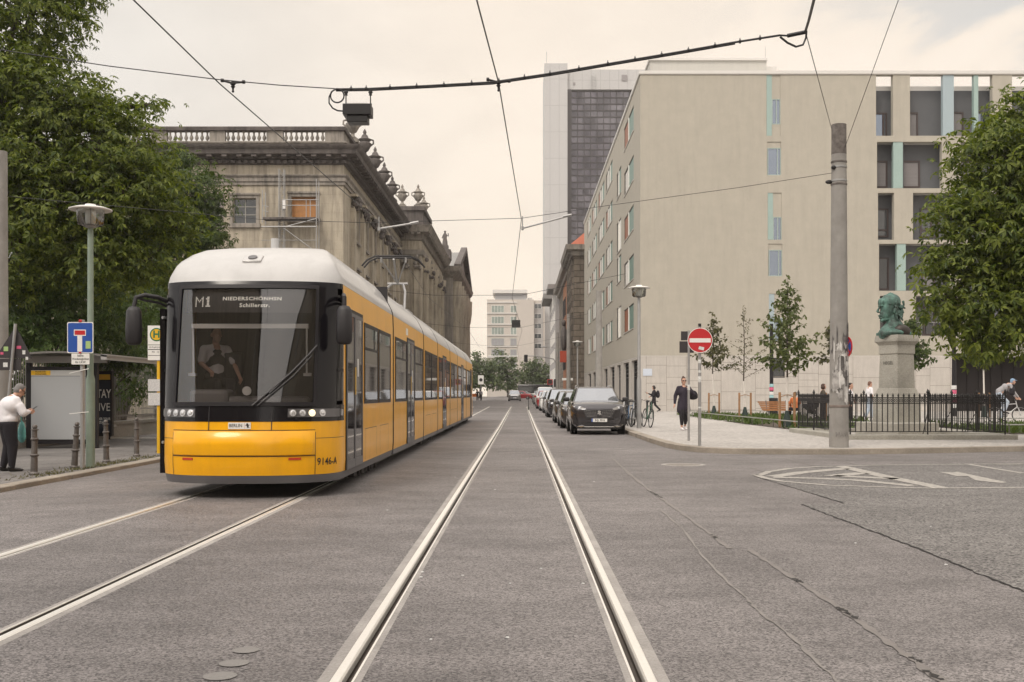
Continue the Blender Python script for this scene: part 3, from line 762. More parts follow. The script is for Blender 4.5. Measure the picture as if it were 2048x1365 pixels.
# irregular slab joints of the stone base
jn = MB()
random.seed(21)
uu = XB + 0.4
while uu < fx(1905):
    wdt = random.choice((0.95, 1.35, 1.9, 2.3))
    jn.box(uu - 0.012, uu + 0.012, YB - 0.004, YB + 0.01, 0.1, STONE_TOP - 0.03)
    z = 0.1 + random.uniform(0.2, 0.9)
    while z < STONE_TOP - 0.3:
        jn.box(uu, min(uu + wdt, fx(1905)), YB - 0.004, YB + 0.01, z - 0.012, z + 0.012); z += random.choice((0.45, 0.75, 1.2, 1.5))
    uu += wdt
jn.build('slab_joints', mat('slab_joint', (0.25, 0.22, 0.19), 0.9), bb, True, smooth=0)
cpn = MB()
cpn.sweep([(XB, 135), (XB, YB), (X1, YB)], [(0.0, ZT - 0.25), (0.06, ZT - 0.25), (0.09, ZT - 0.2), (0.09, ZT), (-0.45, ZT), (-0.45, ZT - 0.25)])
# (sweep offsets to the right of travel: walking down the street side and then along the front the outside is on the right)
cpn.sweep([(XB, 135), (XB, YB), (X1, YB)], [(0.0, STONE_TOP - 0.03), (0.012, STONE_TOP - 0.03), (0.012, STONE_TOP), (0.0, STONE_TOP)])
cpn.build('coping', coping, bb, True, smooth=0)
rf = MB(); zr = fz(165)
rf.box(XB + 0.5, fx(1735), YB + 0.5, 134.5, ZT - 0.6, ZT - 0.3); rf.box(fx(1735), X1, YB + 0.95, 134.5, zr - 0.3, zr)
for r in range(1, 5): rf.box(fx(1740), X1, YB + 0.42, YB + 0.95, fz(rows[r][0]), fz(rows[r - 1][1]) - 0.02)
rf.box(fx(1740), X1, YB + 0.42, YB + 0.95, STONE_TOP, fz(rows[4][1]) - 0.02)
rf.build('roof', coping, bb, True, smooth=0)
bk = MB(); bk.box(fx(1742), X1, YB + 0.95, YB + 1.2, STONE_TOP, zr - 0.3); bk.box(fx(1742), fx(1750), YB + 0.42, YB + 0.95, STONE_TOP, zr - 0.3)
for a in (1803, 1990): bk.box(fx(a), fx(a) + 0.3, YB + 0.42, YB + 0.95, STONE_TOP, zr - 0.3)
bk.build('loggia_back_wall', loggia_dk, bb, True, smooth=0)
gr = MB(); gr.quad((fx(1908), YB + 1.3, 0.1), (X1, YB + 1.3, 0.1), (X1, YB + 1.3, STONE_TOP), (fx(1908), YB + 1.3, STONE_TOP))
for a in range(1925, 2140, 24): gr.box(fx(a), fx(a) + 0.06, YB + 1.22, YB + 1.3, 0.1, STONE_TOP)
gr.build('shopfront', [shade_rec], bb, True, smooth=0)  # flat sheet painted dark in place of an unlit shop interior
ML = lambda u, v, d: (u, YB + 0.95 + d - 0.08, v)
def lw(a, b, t, bt, pm, mull=((), ())): wins.append((fx(a), fx(b), fz(bt) - 0.0, fz(t), 'L', frame_br, pm, mull))
lw(1756, 1783, 219, 270, pane_sky, ((0.72,), ())); lw(1822, 1846, 218, 270, blind_m); lw(1908, 1938, 217, 270, blind_m); lw(1960, 1990, 217, 270, pane_sky)
lw(1755, 1784, 316, 371, blind_m); lw(1808, 1850, 316, 371, blind_m); lw(1930, 1960, 316, 371, blind_m)
lw(1758, 1786, 413, 471, pane_mid, ((), (0.25,))); lw(1850, 1888, 412, 472, pane_mid, ((0.6,), (0.25,))); lw(1900, 1935, 412, 472, pane_mid)
lw(1760, 1787, 512, 578, pane_dk); lw(1853, 1880, 512, 578, blind_m); lw(1762, 1784, 615, 670, pane_dk); lw(1838, 1900, 610, 670, pane_dk, ((0.33, 0.66), ()))
windows_set(bb, MF, [w_ for w_ in wins if w_[4] != 'L'], 0)
windows_set(bb, ML, [(*w_[:4], 0.06, *w_[5:]) for w_ in wins if w_[4] == 'L'], 1)
for k, (t0, t1, full) in enumerate(((150, 272, 1), (284, 351, 0), (386, 480, 1), (488, 553, 0), (588, 682, 1))):
    a, b = fx(1533 + k * 1.2), fx(1561 + k * 1.2); q = MB()
    if full: q.box(a + 0.36, b, YB + 0.05, YB + 0.15, fz(t0 + 48), fz(t0) - 0.01); q.build('infill_panel', plaster, bb, True, smooth=0); q = MB(); q.box(a + 0.36, b, YB + 0.05, YB + 0.15, fz(t1) + 0.01, fz(t0 + 99))
    else: q.box(a + 0.01, b - 0.01, YB + 0.05, YB + 0.15, fz(t0 + 12), fz(t0) - 0.01)
    q.build('infill_panel', plaster, bb, True, smooth=0)
# mint and blue panels
def panel(a, b, c, d, m, y0=0.02, y1=0.14):
    q = MB(); q.box(a, b, YB + y0, YB + y1, c, d); q.build('colour_panel', m, bb, True, smooth=0)
for a, b, c, d in panels: panel(a + 0.01, b, c + 0.01, d - 0.01, mint_b if c < 10 else mint)
for r, a, b, m in ((0, 1886, 1908, mint_b), (0, 1948, 1957, mint), (1, 1787, 1806, mint), (2, 1916, 1934, mint), (3, 1794, 1812, mint), (3, 1905, 1925, mint), (4, 1912, 1932, mint)):
    panel(fx(a), fx(b), fz(rows[r][1]) + 0.015, fz(rows[r][0]) - 0.015, m, 0.03, 0.36)
rl = MB(); zr5 = fz(645)
rl.tube([(fx(1832), YB + 0.2, zr5), (fx(1908), YB + 0.2, zr5)], 0.025)
for a in (1845, 1870, 1895): rl.tube([(fx(a), YB + 0.2, fz(672)), (fx(a), YB + 0.2, zr5)], 0.02)
rl.build('balcony_rail', galv, bb, True)
# street-side windows: coloured panel, white fin, pane
for (a, b, z, q, k) in side:
    hh = 1.78 if q != 'S' else (2.5 if k % 2 == 0 else 2.1)
    parts_ = {'A': [('b' if k % 2 else 'g', 0.0, 0.46), ('r', 0.0, 0.0)], 'B': [], 'C': []}
    d = 0.08
    nseg = 2 if q in 'AS' else 3
    random.seed(int(a * 10) + k)
    fr = MB(); fr.box(XB + 0.04, XB + d + 0.02, a, a + 0.05, z, z + hh); fr.box(XB + 0.04, XB + d + 0.02, b - 0.05, b, z, z + hh)
    fr.box(XB + 0.04, XB + d + 0.02, a + 0.05, b - 0.05, z, z + 0.06); fr.box(XB + 0.04, XB + d + 0.02, a + 0.05, b - 0.05, z + hh - 0.06, z + hh)
    f = fr.build('window', frame_dk, bb, True, smooth=0)
    cuts = [a + 0.05 + (b - a - 0.1) * i / nseg for i in range(nseg + 1)]
    for i in range(nseg):
        c0, c1 = cuts[i], cuts[i + 1]
        cm = green_p if i == 0 else (brown_p if (i == nseg - 1 and (k + int(a)) % 2 == 0) else (pane_dk if i % 2 else pane_mid))
        if q == 'S': cm = (green_p if k % 2 else white_p) if i == 0 else pane_mid
        p = MB(); p.box(XB + 0.06, XB + d, c0, c1 - 0.0, z + 0.06, z + hh - 0.06)
        p.build('pane', cm, f, False, smooth=0); kids(f)[-1].data.transform(bb.matrix_basis.inverted())
        if i < nseg - 1:
            p = MB(); p.box(XB - 0.03, XB + d - 0.025, c1 - 0.03, c1 + 0.05, z + 0.02, z + hh - 0.02)
            p.build('fin', white_p, f, False, smooth=0); kids(f)[-1].data.transform(bb.matrix_basis.inverted())
    s_ = MB(); s_.box(XB - 0.05, XB + 0.2, a - 0.03, b + 0.03, z - 0.05, z + 0.0); s_.build('sill', frame_dk if False else coping, f, False, smooth=0); kids(f)[-1].data.transform(bb.matrix_basis.inverted())
for a, b in GS:
    sf = MB(); d = 0.3
    for t in (0, 0.5, 1): sf.box(XB + d - 0.1, XB + d, a + (b - a - 0.08) * t, a + (b - a - 0.08) * t + 0.08, 0.25, 3.75)
    for z in (2.6, 2.9, 3.2, 3.5): sf.box(XB + d - 0.08, XB + d - 0.02, a + 0.08, b - 0.08, z, z + 0.05)
    f = sf.build('shop_window', frame_dk, bb, True, smooth=0)
    p = MB(); p.quad((XB + d, a, 0.25), (XB + d, b, 0.25), (XB + d, b, 3.75), (XB + d, a, 3.75)); p.build('pane', pane_dk, f, False, smooth=0); kids(f)[-1].data.transform(bb.matrix_basis.inverted())
pq = MB(); pq.box(fx(1286), fx(1304), YB - 0.04, YB - 0.005, fz(752), fz(738)); pq.build('wall_plaque', mat('pale_plaque', (0.55, 0.6, 0.68), 0.4), bb, True, smooth=0)
pg = MB(); zp = H + (789 - 136) * 78 / F
def px78(p): return (p - CX) * 78 / F
pg.box(px78(1300), px78(1533), 78, 96, ZT - 0.4, H + (789 - 122) * 78 / F)
pg.build('penthouse', mat('penthouse_render', (0.50, 0.485, 0.45), 0.9, streak=(0.25, (0.33, 0.32, 0.3))), bb, True, smooth=0)
pg = MB(); pg.box(px78(1300) - 0.1, px78(1533) + 0.05, 77.85, 96.2, H + (789 - 122) * 78 / F, H + (789 - 117.5) * 78 / F); pg.build('penthouse_coping', coping, bb, True, smooth=0)
pg = MB(); pg.box(px78(1534) + 0.05, px78(1560), 79, 90, ZT - 0.3, H + (789 - 125) * 78 / F); pg.build('vent_housing', coping, bb, True, smooth=0)
pg = MB(); pg.tube([(px78(1532), 78.2, H + (789 - 118) * 78 / F), (px78(1532), 78.2, H + (789 - 92) * 78 / F)], 0.012, 5); pg.build('antenna', galv, bb, True)
# ---------------------------------------------------------------- rusticated older house beyond it
rh = thing('stone_house', 'old brown rusticated stone house with red tiled roof and brick middle', 'building', (6.7, 135.2, 0.4))
zc = 20.1; y0 = 135.2
q = MB()
q.box(6.7, 30, y0, 152, 0.3, zc - 1.0)                        # stone corner pavilion
for yy in (136.2, 139.4, 142.6, 145.8, 149.0): q.box(6.45, 6.71, yy, yy + 1.3, 0.3, zc - 1.4)
q.build('wall', rust_stone, rh, True, smooth=0)
q = MB(); q.box(7.1, 30, 176, 196, 0.4, zc - 1.0); q.build('far_wall', rust_stone, rh, True, smooth=0)
q = MB(); q.box(7.0, 30, 152, 176, 0.4, zc - 1.5); q.build('brick_wall', brick_m, rh, True, smooth=0)
q = MB(); q.sweep([(7.0, 196), (7.0, 152.1), (6.7, 152), (6.7, y0), (30, y0)], [(0, zc - 1.4), (0.3, zc - 1.3), (0.35, zc - 0.8), (0.9, zc - 0.6), (1.0, zc - 0.15), (1.05, zc), (-1, zc), (-1, zc - 1.4)])
for i in range(24): yy = y0 + 1 + i * 0.7; q.box(5.95, 6.7, yy, yy + 0.3, zc - 1.0, zc - 0.62)
q.build('cornice', lib_mid, rh, True, smooth=30)
q = MB(); q.add([(6.2, y0 - 0.5, zc), (30, y0 - 0.5, zc), (30, 196, zc), (6.2, 196, zc), (10.5, y0 + 6, zc + 4.2), (30, y0 + 6, zc + 4.2), (30, 192, zc + 4.2), (10.5, 192, zc + 4.2)], [(0, 1, 5, 4), (0, 4, 7, 3), (4, 5, 6, 7), (3, 7, 6, 2)])
q.build('roof', tile_m, rh, True, smooth=0)
q = MB(); q.box(6.2, 7.1, 158, 163, 7.2, 7.8)
for z, w_ in ((6.4, 0.8), (6.8, 0.4)): q.box(6.5, 7.0, 158.6, 162.4, z, z + 0.5)
q.build('balcony', lib_dark, rh, True, smooth=0)
q = MB(); q.sphere((6.5, 160.5, 9.6), (0.55, 1.1, 2.0), 8, 6); q.sphere((6.45, 160.5, 12.0), (0.35, 0.45, 0.5), 8, 6); q.build('carved_figure', lib_dark, rh, True)
wn = []
MR = lambda u, v, d: (6.7 + d, u, v); MR2 = lambda u, v, d: (7.0 + d, u, v)
for z in (1.0, 5.2, 9.4, 13.6):
    for yy in (137.65, 140.85, 144.05, 147.25): wn.append((yy, yy + 1.6, z, z + 2.6, -0.03, frame_dk, pane_dk, ((0.5,), (0.65,))))
windows_set(rh, MR, wn, 0)
windows_set(rh, MR2, [(yy, yy + 1.8, z, z + 2.8, -0.03, frame_dk, pane_dk, ((0.5,), (0.65,))) for z in (5.2, 9.4, 13.6) for yy in (154, 158, 166, 170, 173.5)], 0)
# pale house and flat eaves further along
ph = thing('pale_house', 'pale narrow house with heavy flat eaves beyond the stone house', 'building', (6.4, 200, 0.6))
q = MB(); q.box(6.4, 30, 197, 236, 0.5, 20.6); q.build('wall', far_m2, ph, True, smooth=0)
q = MB(); q.box(5.0, 30, 196.4, 208, 20.6, 21.5); q.box(4.6, 30, 216, 236, 20.6, 21.6); q.build('eaves', mat('eaves_grey', (0.2, 0.19, 0.18), 0.8), ph, True, smooth=0)
windows_set(ph, lambda u, v, d: (6.4 + d, u, v), [(yy, yy + 2.2, z, z + 2.2, -0.03, white_p, pane_mid, ((0.5,), ())) for z in (4, 7.5, 11, 14.5, 18) for yy in (199, 205, 211, 218, 225)], 0)
# ---------------------------------------------------------------- high tower behind
YT = 305.0
def tx(px): return (px - CX) * YT / F
def tz(py): return H + (CY - py) * YT / F
tw = thing('office_tower', 'tall pale panelled office tower with bronze mirrored glass front', 'tower', (tx(1100), YT, 0.8))
q = MB(); q.box(tx(1089), tx(1135), YT, YT + 22, 0.5, tz(127)); q.box(tx(1135), tx(1500), YT + 1.2, YT + 22, tz(177), tz(137)); q.box(tx(1135), tx(1500), YT + 2.6, YT + 22, 0.5, tz(177))
q.build('wall', tower_m, tw, True, smooth=0)
q = MB(); q.quad((tx(1143), YT + 2.4, 1), (tx(1500), YT + 2.4, 1), (tx(1500), YT + 2.4, tz(178)), (tx(1143), YT + 2.4, tz(178))); q.build('curtain_glass', tower_glass, tw, True, smooth=0)
q = MB(); q.box(tx(1135) + 0.01, tx(1143), YT + 1.0, YT + 2.6, 1, tz(177))
for p in range(0, 28): q.box(tx(1143 + p * 13.1) - 0.1, tx(1143 + p * 13.1) + 0.1, YT + 2.1, YT + 2.41, 1, tz(178))
for i in range(0, 46): q.box(tx(1143), tx(1500), YT + 2.15, YT + 2.42, tz(178 + i * 13.1) - 0.2, tz(178 + i * 13.1) + 0.12)
q.build('mullions', mull_m, tw, True, smooth=0)
q = MB(); q.box(tx(1244), tx(1255), YT + 1.0, YT + 1.21, tz(160), tz(148)); q.box(tx(1147), tx(1151), YT + 1.0, YT + 1.21, tz(168), tz(163)); q.build('vent_grille', mat('vent_grey', (0.25, 0.23, 0.23), 0.6), tw, True, smooth=0)
q = MB()
for p in (1183, 1192): q.tube([(tx(p), YT + 0.8, tz(178)), (tx(p), YT + 0.8, tz(148))], 0.06, 5)
for y_ in range(150, 178, 6): q.tube([(tx(1183), YT + 0.8, tz(y_)), (tx(1192), YT + 0.8, tz(y_ + 5))], 0.05, 5)
q.build('ladder', galv, tw, True)
q = MB(); q.tube([(tx(1094), YT + 4, tz(127)), (tx(1094), YT + 4, tz(95))], 0.07, 5); q.build('antenna', galv, tw, True)
# ---------------------------------------------------------------- block closing the street
YF = 285.0
def ffx(px): return (px - CX) * YF / F
def ffz(py): return H + (CY - py) * YF / F
fb = thing('far_building', 'pale flat roofed block with glazed top storey closing the street', 'building', (ffx(1020), YF, 0.8))
q = MB(); q.box(ffx(974), ffx(1068), YF, YF + 20, 0.5, ffz(599.5)); q.build('wall', far_m, fb, True, smooth=0)
q = MB(); q.box(ffx(1068.1), ffx(1090), YF + 2, YF + 20, 0.5, ffz(600)); q.build('side_wing', far_m, fb, True, smooth=0)
q = MB(); q.box(ffx(1068.6), ffx(1086), YF + 1.7, YF + 1.99, 3, ffz(606)); q.build('wing_panels', far_m2, fb, True, smooth=0)
q = MB(); q.box(ffx(990), ffx(1053), YF + 2, YF + 16, ffz(599), ffz(586)); q.build('penthouse', mat('far_glazing', (0.35, 0.35, 0.36), 0.2), fb, True, smooth=0)
q = MB(); q.box(ffx(985), ffx(1055), YF + 1, YF + 17, ffz(586), ffz(579)); q.box(ffx(1055.2), ffx(1065), YF + 3, YF + 16, ffz(599.4), ffz(594)); q.build('roof', coping, fb, True, smooth=0)
MFF = lambda u, v, d: (u, YF + d, v)
wn = []
for i in range(6):
    t = 611.5 + i * 22
    pm = far_glass if i < 3 else mat('grey_blind', (0.3, 0.29, 0.3), 0.7) if i == 3 else bpy.data.materials['grey_blind']
    wn.append((ffx(983), ffx(1008), ffz(t + 14), ffz(t), -0.04, white_p if i < 3 else frame_gr, pm, ((0.25, 0.5, 0.75), ()))); wn.append((ffx(1021), ffx(1033), ffz(t + 14), ffz(t), -0.04, white_p if i < 3 else frame_gr, pm, ((0.5,), ())))
windows_set(fb, MFF, wn, 0)
windows_set(fb, lambda u, v, d: (u, YF + 1.7 + d, v), [(ffx(1069), ffx(1083), ffz(t + 10), ffz(t), -0.04, white_p, pane_mid, ((0.5,), ())) for t in (607, 627, 647, 667, 687)], 0)
q = MB()
for i in range(7): q.box(ffx(974), ffx(1034), YF - 0.25, YF - 0.002, ffz(605 + i * 22) - 0.15, ffz(605 + i * 22) + 0.1)
q.build('string_course', coping, fb, True, smooth=0)
# neighbour behind, left of the gap
nb = thing('distant_block', 'low pale distant block behind the street trees', 'building', (-28, 330, 0.9))
q = MB(); q.box(-60, -18, 330, 345, 0.6, 7.5); q.build('wall', far_m, nb, True, smooth=0)
for i in range(9): q = MB(); q.box(-58 + i * 4.4, -56 + i * 4.4, 329.9, 330.0, 2, 5); q.build('window', pane_mid, nb, True, smooth=0)
# ---------------------------------------------------------------- weathered library on the left
YL, XL = 72.8, -12.0
lb = thing('old_library', 'weathered neo-baroque stone building with balustrade, urns and boarded window', 'building', (XL, YL, 0.0))
def lx(px): return (px - CX) * YL / F
def lz(py): return H + (CY - py) * YL / F
ML1 = lambda u, v, d: (u, YL + d, v)
ML2 = lambda u, v, d: (XL - d, u, v)
XLL = -34.0
h1 = [(lx(466), lx(512), lz(447), lz(397), 0.35), (lx(583), lx(632), lz(437), lz(394), 0.3)]
for p in (320, 395): h1.append((lx(p), lx(p + 46), lz(447), lz(397), 0.35))
for p in (320, 395, 466, 583): h1.append((lx(p), lx(p + 50), 2.2, 5.6, 0.35)); h1.append((lx(p), lx(p + 50), 6.9, 10.3, 0.35))
q = MB(); q.holes(ML1, XLL, XL, 0, lz(357), h1, 0.35)
h2 = []
SY = [78.2 + 4.6 * i for i in range(6)]
for y in SY:
    for z0, z1 in ((2.0, 5.6), (6.6, 10.2), (lz(447) - 0.3, lz(397) + 0.2)): h2.append((y, y + 1.5, z0, z1, 0.4))
q.holes(ML2, YL, 107, 0, lz(357), h2, 0.4)
q.build('wall', lib_stone, lb, True, smooth=0)
frame_lib = mat('old_window_frame', (0.30, 0.29, 0.265), 0.6)
wn = [(h[0], h[1], h[2], h[3], 0.3, frame_lib if i != 1 else board_m, pane_dk if i != 1 else board_m, ((0.5,), (0.36, 0.68)) if i != 1 else ((), ())) for i, h in enumerate(h1)]
windows_set(lb, ML1, wn, 0)
windows_set(lb, ML2, [(h[0], h[1], h[2], h[3], 0.3, frame_dk, pane_dk, ((0.5,), (0.6,))) for h in h2], 0)
L2 = [(XLL, YL), (XL, YL), (XL, 107)]          # walking right, then away: the outside is on the right
def band(name, prof, m, path=L2, par=lb, extra=None):
    b = MB(); b.sweep(path, prof)
    if extra: extra(b)
    return b.build(name, m, par, True, smooth=25)
za, zb, zc_, zd, ze, zf = lz(357), lz(340), lz(330), lz(312), lz(292), lz(255)
band('architrave', [(0.0, lz(371)), (0.10, lz(371)), (0.10, lz(364)), (0.18, lz(364)), (0.18, lz(357)), (0.30, lz(353)), (0.30, lz(351)), (-0.5, lz(351)), (-0.5, lz(371))], lib_mid)
band('frieze', [(0.05, lz(351)), (0.05, lz(331)), (-0.5, lz(331)), (-0.5, lz(351))], lib_stone)
def dent(b):
    x = XLL
    while x < XL + 0.4: b.box(x, x + 0.22, YL - 0.42, YL - 0.05, lz(329), lz(323)); x += 0.44
    y = YL - 0.2
    while y < 107: b.box(XL + 0.05, XL + 0.42, y, y + 0.22, lz(329), lz(323)); y += 0.44
    x = XLL
    while x < XL + 0.4: b.box(x, x + 0.34, YL - 0.95, YL - 0.3, lz(319), lz(315)); x += 1.0
    y = YL
    while y < 107: b.box(XL + 0.3, XL + 0.95, y, y + 0.34, lz(319), lz(315)); y += 1.0
band('cornice', [(0.0, lz(331)), (0.12, lz(331)), (0.2, lz(328)), (0.22, lz(322)), (0.45, lz(320)), (0.5, lz(315.5)), (1.0, lz(314)), (1.05, lz(306)), (1.18, lz(303)), (1.28, lz(299)), (1.3, lz(297)), (-0.6, lz(294)), (-0.6, lz(331))], lib_dark, extra=dent)
band('parapet_base', [(0.12, lz(297)), (0.12, lz(288)), (0.22, lz(287)), (0.22, lz(284)), (-0.35, lz(284)), (-0.35, lz(297))], lib_mid)
band('parapet_rail', [(0.05, lz(263)), (0.16, lz(262)), (0.2, lz(256)), (0.12, lz(254)), (-0.35, lz(254)), (-0.35, lz(263))], lib_dark)
z0, z1 = lz(284), lz(263)
def pier(b, x0, x1, y0_, y1_): b.box(x0, x1, y0_, y1_, z0, z1)
bays = [(334, 419), (450, 533), (566, 650)]
prev = 240
def pierb(*a): q = MB(); q.box(*a); q.build('parapet_pier', lib_mid, lb, True, smooth=0)
for a, b_ in [(218, 302)] + bays:
    pierb(lx(prev), lx(a), YL - 0.02, YL + 0.3, z0, z1); prev = b_
pierb(lx(prev), XL - 0.33, YL - 0.02, YL + 0.3, z0, z1)
pierb(XL - 0.32, XL + 0.02, YL - 0.02, YL + 2.4, z0, z1)
yy = YL + 2.4
while yy < 106:
    pierb(XL - 0.3, XL + 0.0, yy + 3.0, yy + 4.6, z0, z1); yy += 4.6
bal = [(0.10, 0), (0.10, 0.06), (0.05, 0.09), (0.13, 0.24), (0.135, 0.32), (0.07, 0.46), (0.05, 0.56), (0.08, 0.64), (0.10, 0.66), (0.10, z1 - z0)]
for a, b_ in [(218, 302)] + bays:
    q = MB(); n = 8
    for i in range(n): q.lathe(bal, (lx(a) + (lx(b_) - lx(a)) * (i + 0.5) / n, YL + 0.13, z0), 8)
    q.build('balustrade', lib_mid, lb, True)
yy = YL + 2.4
while yy < 104:
    q = MB()
    for i in range(7): q.lathe(bal, (XL - 0.13, yy + 0.25 + i * 0.41, z0), 6)
    q.build('balustrade', lib_mid, lb, True); yy += 4.6
# back of the parapet: a low roof, so that sky shows between the balusters
q = MB(); q.box(XLL, XL - 0.5, YL + 0.6, 120, lz(357), lz(296)); q.box(XLL, XL - 0.5, YL + 7, 120, lz(296), lz(288)); q.build('roof', roof_grey, lb, True, smooth=0)
# window surrounds
for a, b_, t, bt in ((466, 512, 397, 447), (583, 632, 394, 437), (320, 366, 397, 447), (395, 441, 397, 447)):
    q = MB(); a, b_, t, bt = lx(a), lx(b_), lz(t), lz(bt)
    q.box(a - 0.22, a - 0.01, YL - 0.06, YL + 0.05, bt - 0.25, t + 0.22); q.box(b_ + 0.01, b_ + 0.22, YL - 0.06, YL + 0.05, bt - 0.25, t + 0.22)
    q.box(a - 0.01, b_ + 0.01, YL - 0.055, YL + 0.05, t + 0.01, t + 0.215); q.box(a - 0.3, b_ + 0.3, YL - 0.16, YL + 0.04, bt - 0.3, bt - 0.02)
    q.box(a - 0.28, b_ + 0.28, YL - 0.14, YL + 0.04, t + 0.22, t + 0.34)
    q.build('window_surround', lib_mid, lb, True, smooth=0)
for y in SY: 
    for z0_, z1_ in ((2.0, 5.6), (6.6, 10.2), (lz(447) - 0.3, lz(397) + 0.2)):
        q = MB(); q.box(XL, XL + 0.07, y - 0.22, y - 0.01, z0_ - 0.2, z1_ + 0.2); q.box(XL, XL + 0.07, y + 1.51, y + 1.72, z0_ - 0.2, z1_ + 0.2); q.box(XL, XL + 0.2, y - 0.3, y + 1.8, z1_ + 0.2, z1_ + 0.34); q.box(XL, XL + 0.18, y - 0.3, y + 1.8, z0_ - 0.35, z0_ - 0.2)
        q.build('window_surround', lib_mid, lb, True, smooth=0)
# pilasters with carved capitals along the street side
for i, y in enumerate([76.4, 81.0, 85.6, 90.2, 94.8, 99.4, 104.0]):
    q = MB(); q.box(XL, XL + 0.28, y - 0.45, y + 0.45, 0.3, lz(400)); q.box(XL, XL + 0.36, y - 0.55, y + 0.55, 0.2, 1.4); q.box(XL, XL + 0.45, y - 0.6, y + 0.6, lz(376), lz(371))
    q.build('pilaster', lib_stone, lb, True, smooth=0)
    q = MB()
    random.seed(i)
    for j in range(16): q.sphere((XL + 0.25 + random.uniform(0, 0.25), y + random.uniform(-0.5, 0.5), random.uniform(lz(402), lz(378))), random.uniform(0.13, 0.24), 6, 4)
    q.build('capital', lib_dark, lb, True)
def urn(par, x, y, z, s, m=None, name='urn'):
    q = MB()
    q.box(x - 0.42 * s, x + 0.42 * s, y - 0.42 * s, y + 0.42 * s, z, z + 0.25 * s)
    q.lathe([(0.3 * s, 0.25 * s), (0.34 * s, 0.35 * s), (0.16 * s, 0.5 * s), (0.13 * s, 0.68 * s), (0.3 * s, 0.8 * s), (0.5 * s, 1.15 * s), (0.52 * s, 1.35 * s), (0.34 * s, 1.5 * s), (0.5 * s, 1.6 * s), (0.52 * s, 1.68 * s), (0.3 * s, 1.78 * s), (0.24 * s, 1.95 * s), (0.1 * s, 2.1 * s), (0.15 * s, 2.22 * s), (0.1 * s, 2.36 * s), (0.02, 2.5 * s)], (x, y, z), 12)
    for sg in (-1, 1):
        q.tube([(x + sg * 0.42 * s, y, z + 1.15 * s), (x + sg * 0.68 * s, y, z + 1.35 * s), (x + sg * 0.66 * s, y, z + 1.6 * s), (x + sg * 0.45 * s, y, z + 1.66 * s)], 0.07 * s, 6)
    return q.build(name, m or lib_dark, par, True, smooth=50)
zt_ = lz(254)
ys_u = [77.5, 83.5, 89.5, 95.5, 101.5]
for i, y in enumerate(ys_u): urn(lb, XL - 0.1, y, zt_, 1.0, lib_mid if i == 0 else lib_dark)
# projecting pavilion
YP, XP0, XP1 = 107.0, -14.0, -9.85
def pz(py): return H + (CY - py) * YP / F
q = MB(); q.box(-34, XP1, YP, 135.7, 0, pz(470)); 
for y in (107.0, 112.6, 133.0): pass
q.build('pavilion_wall', lib_stone, lb, True, smooth=0)
PP = [(-15.0, YP), (XP1, YP), (XP1, 135.7)]
band('pavilion_cornice', [(0, pz(482)), (0.2, pz(480)), (0.3, pz(470)), (0.8, pz(466)), (0.95, pz(458)), (1.1, pz(453)), (-1, pz(453)), (-1, pz(482))], lib_mid, PP,
     extra=lambda b: [b.box(XP1 + 0.2, XP1 + 0.75, YP + 0.4 + i * 0.8, YP + 0.75 + i * 0.8, pz(470), pz(467)) for i in range(35)] and [b.box(-15 + i * 0.6, -14.7 + i * 0.6, YP - 0.75, YP - 0.2, pz(470), pz(467)) for i in range(9)])
band('pavilion_architrave', [(0, pz(511)), (0.15, pz(510)), (0.22, pz(500)), (-0.5, pz(500)), (-0.5, pz(511))], lib_mid, PP)
q = MB(); q.box(-14.0, XP1 + 0.1, YP + 0.4, YP + 9, pz(453), pz(420)); q.box(-14.2, XP1 + 0.3, YP + 0.2, YP + 9.2, pz(420), pz(412)); q.build('attic', lib_dark, lb, True, smooth=0)
for x, y in ((-11.9, YP + 1.2), (-10.3, YP + 1.2), (-10.3, YP + 7.5)): urn(lb, x, y, pz(412), 0.95, lib_mid)
for k, (x0, x1) in enumerate(((-12.0, -11.2), (-10.6, -9.95))):
    q = MB(); q.box(x0, x1, YP - 0.22, YP - 0.002, 0.2, pz(540)); q.build('pilaster', lib_stone, lb, True, smooth=0)
    q = MB(); random.seed(50 + k)
    for j in range(14): q.sphere((random.uniform(x0, x1), YP - 0.2 - random.uniform(0, 0.2), random.uniform(pz(538), pz(514))), random.uniform(0.13, 0.22), 6, 4)
    q.build('capital', lib_mid, lb, True)
for i in range(5):
    y = 109 + i * 5.4
    q = MB(); q.lathe([(0.62, 0.3), (0.62, 1.0), (0.5, 1.1), (0.48, 6), (0.43, pz(545)), (0.5, pz(543)), (0.66, pz(520)), (0.72, pz(512))], (XP1 + 0.15, y, 0), 12); q.build('column', lib_stone, lb, True, smooth=50)
    q = MB(); random.seed(i + 80)
    for j in range(14): q.sphere((XP1 + 0.15 + random.uniform(-0.1, 0.6), y + random.uniform(-0.6, 0.6), random.uniform(pz(542), pz(516))), random.uniform(0.14, 0.24), 6, 4)
    q.build('capital', lib_dark, lb, True)
windows_set(lb, lambda u, v, d: (XP1 - d, u, v), [(y, y + 1.9, z, z + 4.0, -0.03, lib_mid, pane_dk, ((0.5,), (0.3, 0.6, 0.8))) for y in (110.8, 116.2, 121.6, 127.0, 132) for z in (2, 8.2)], 0)
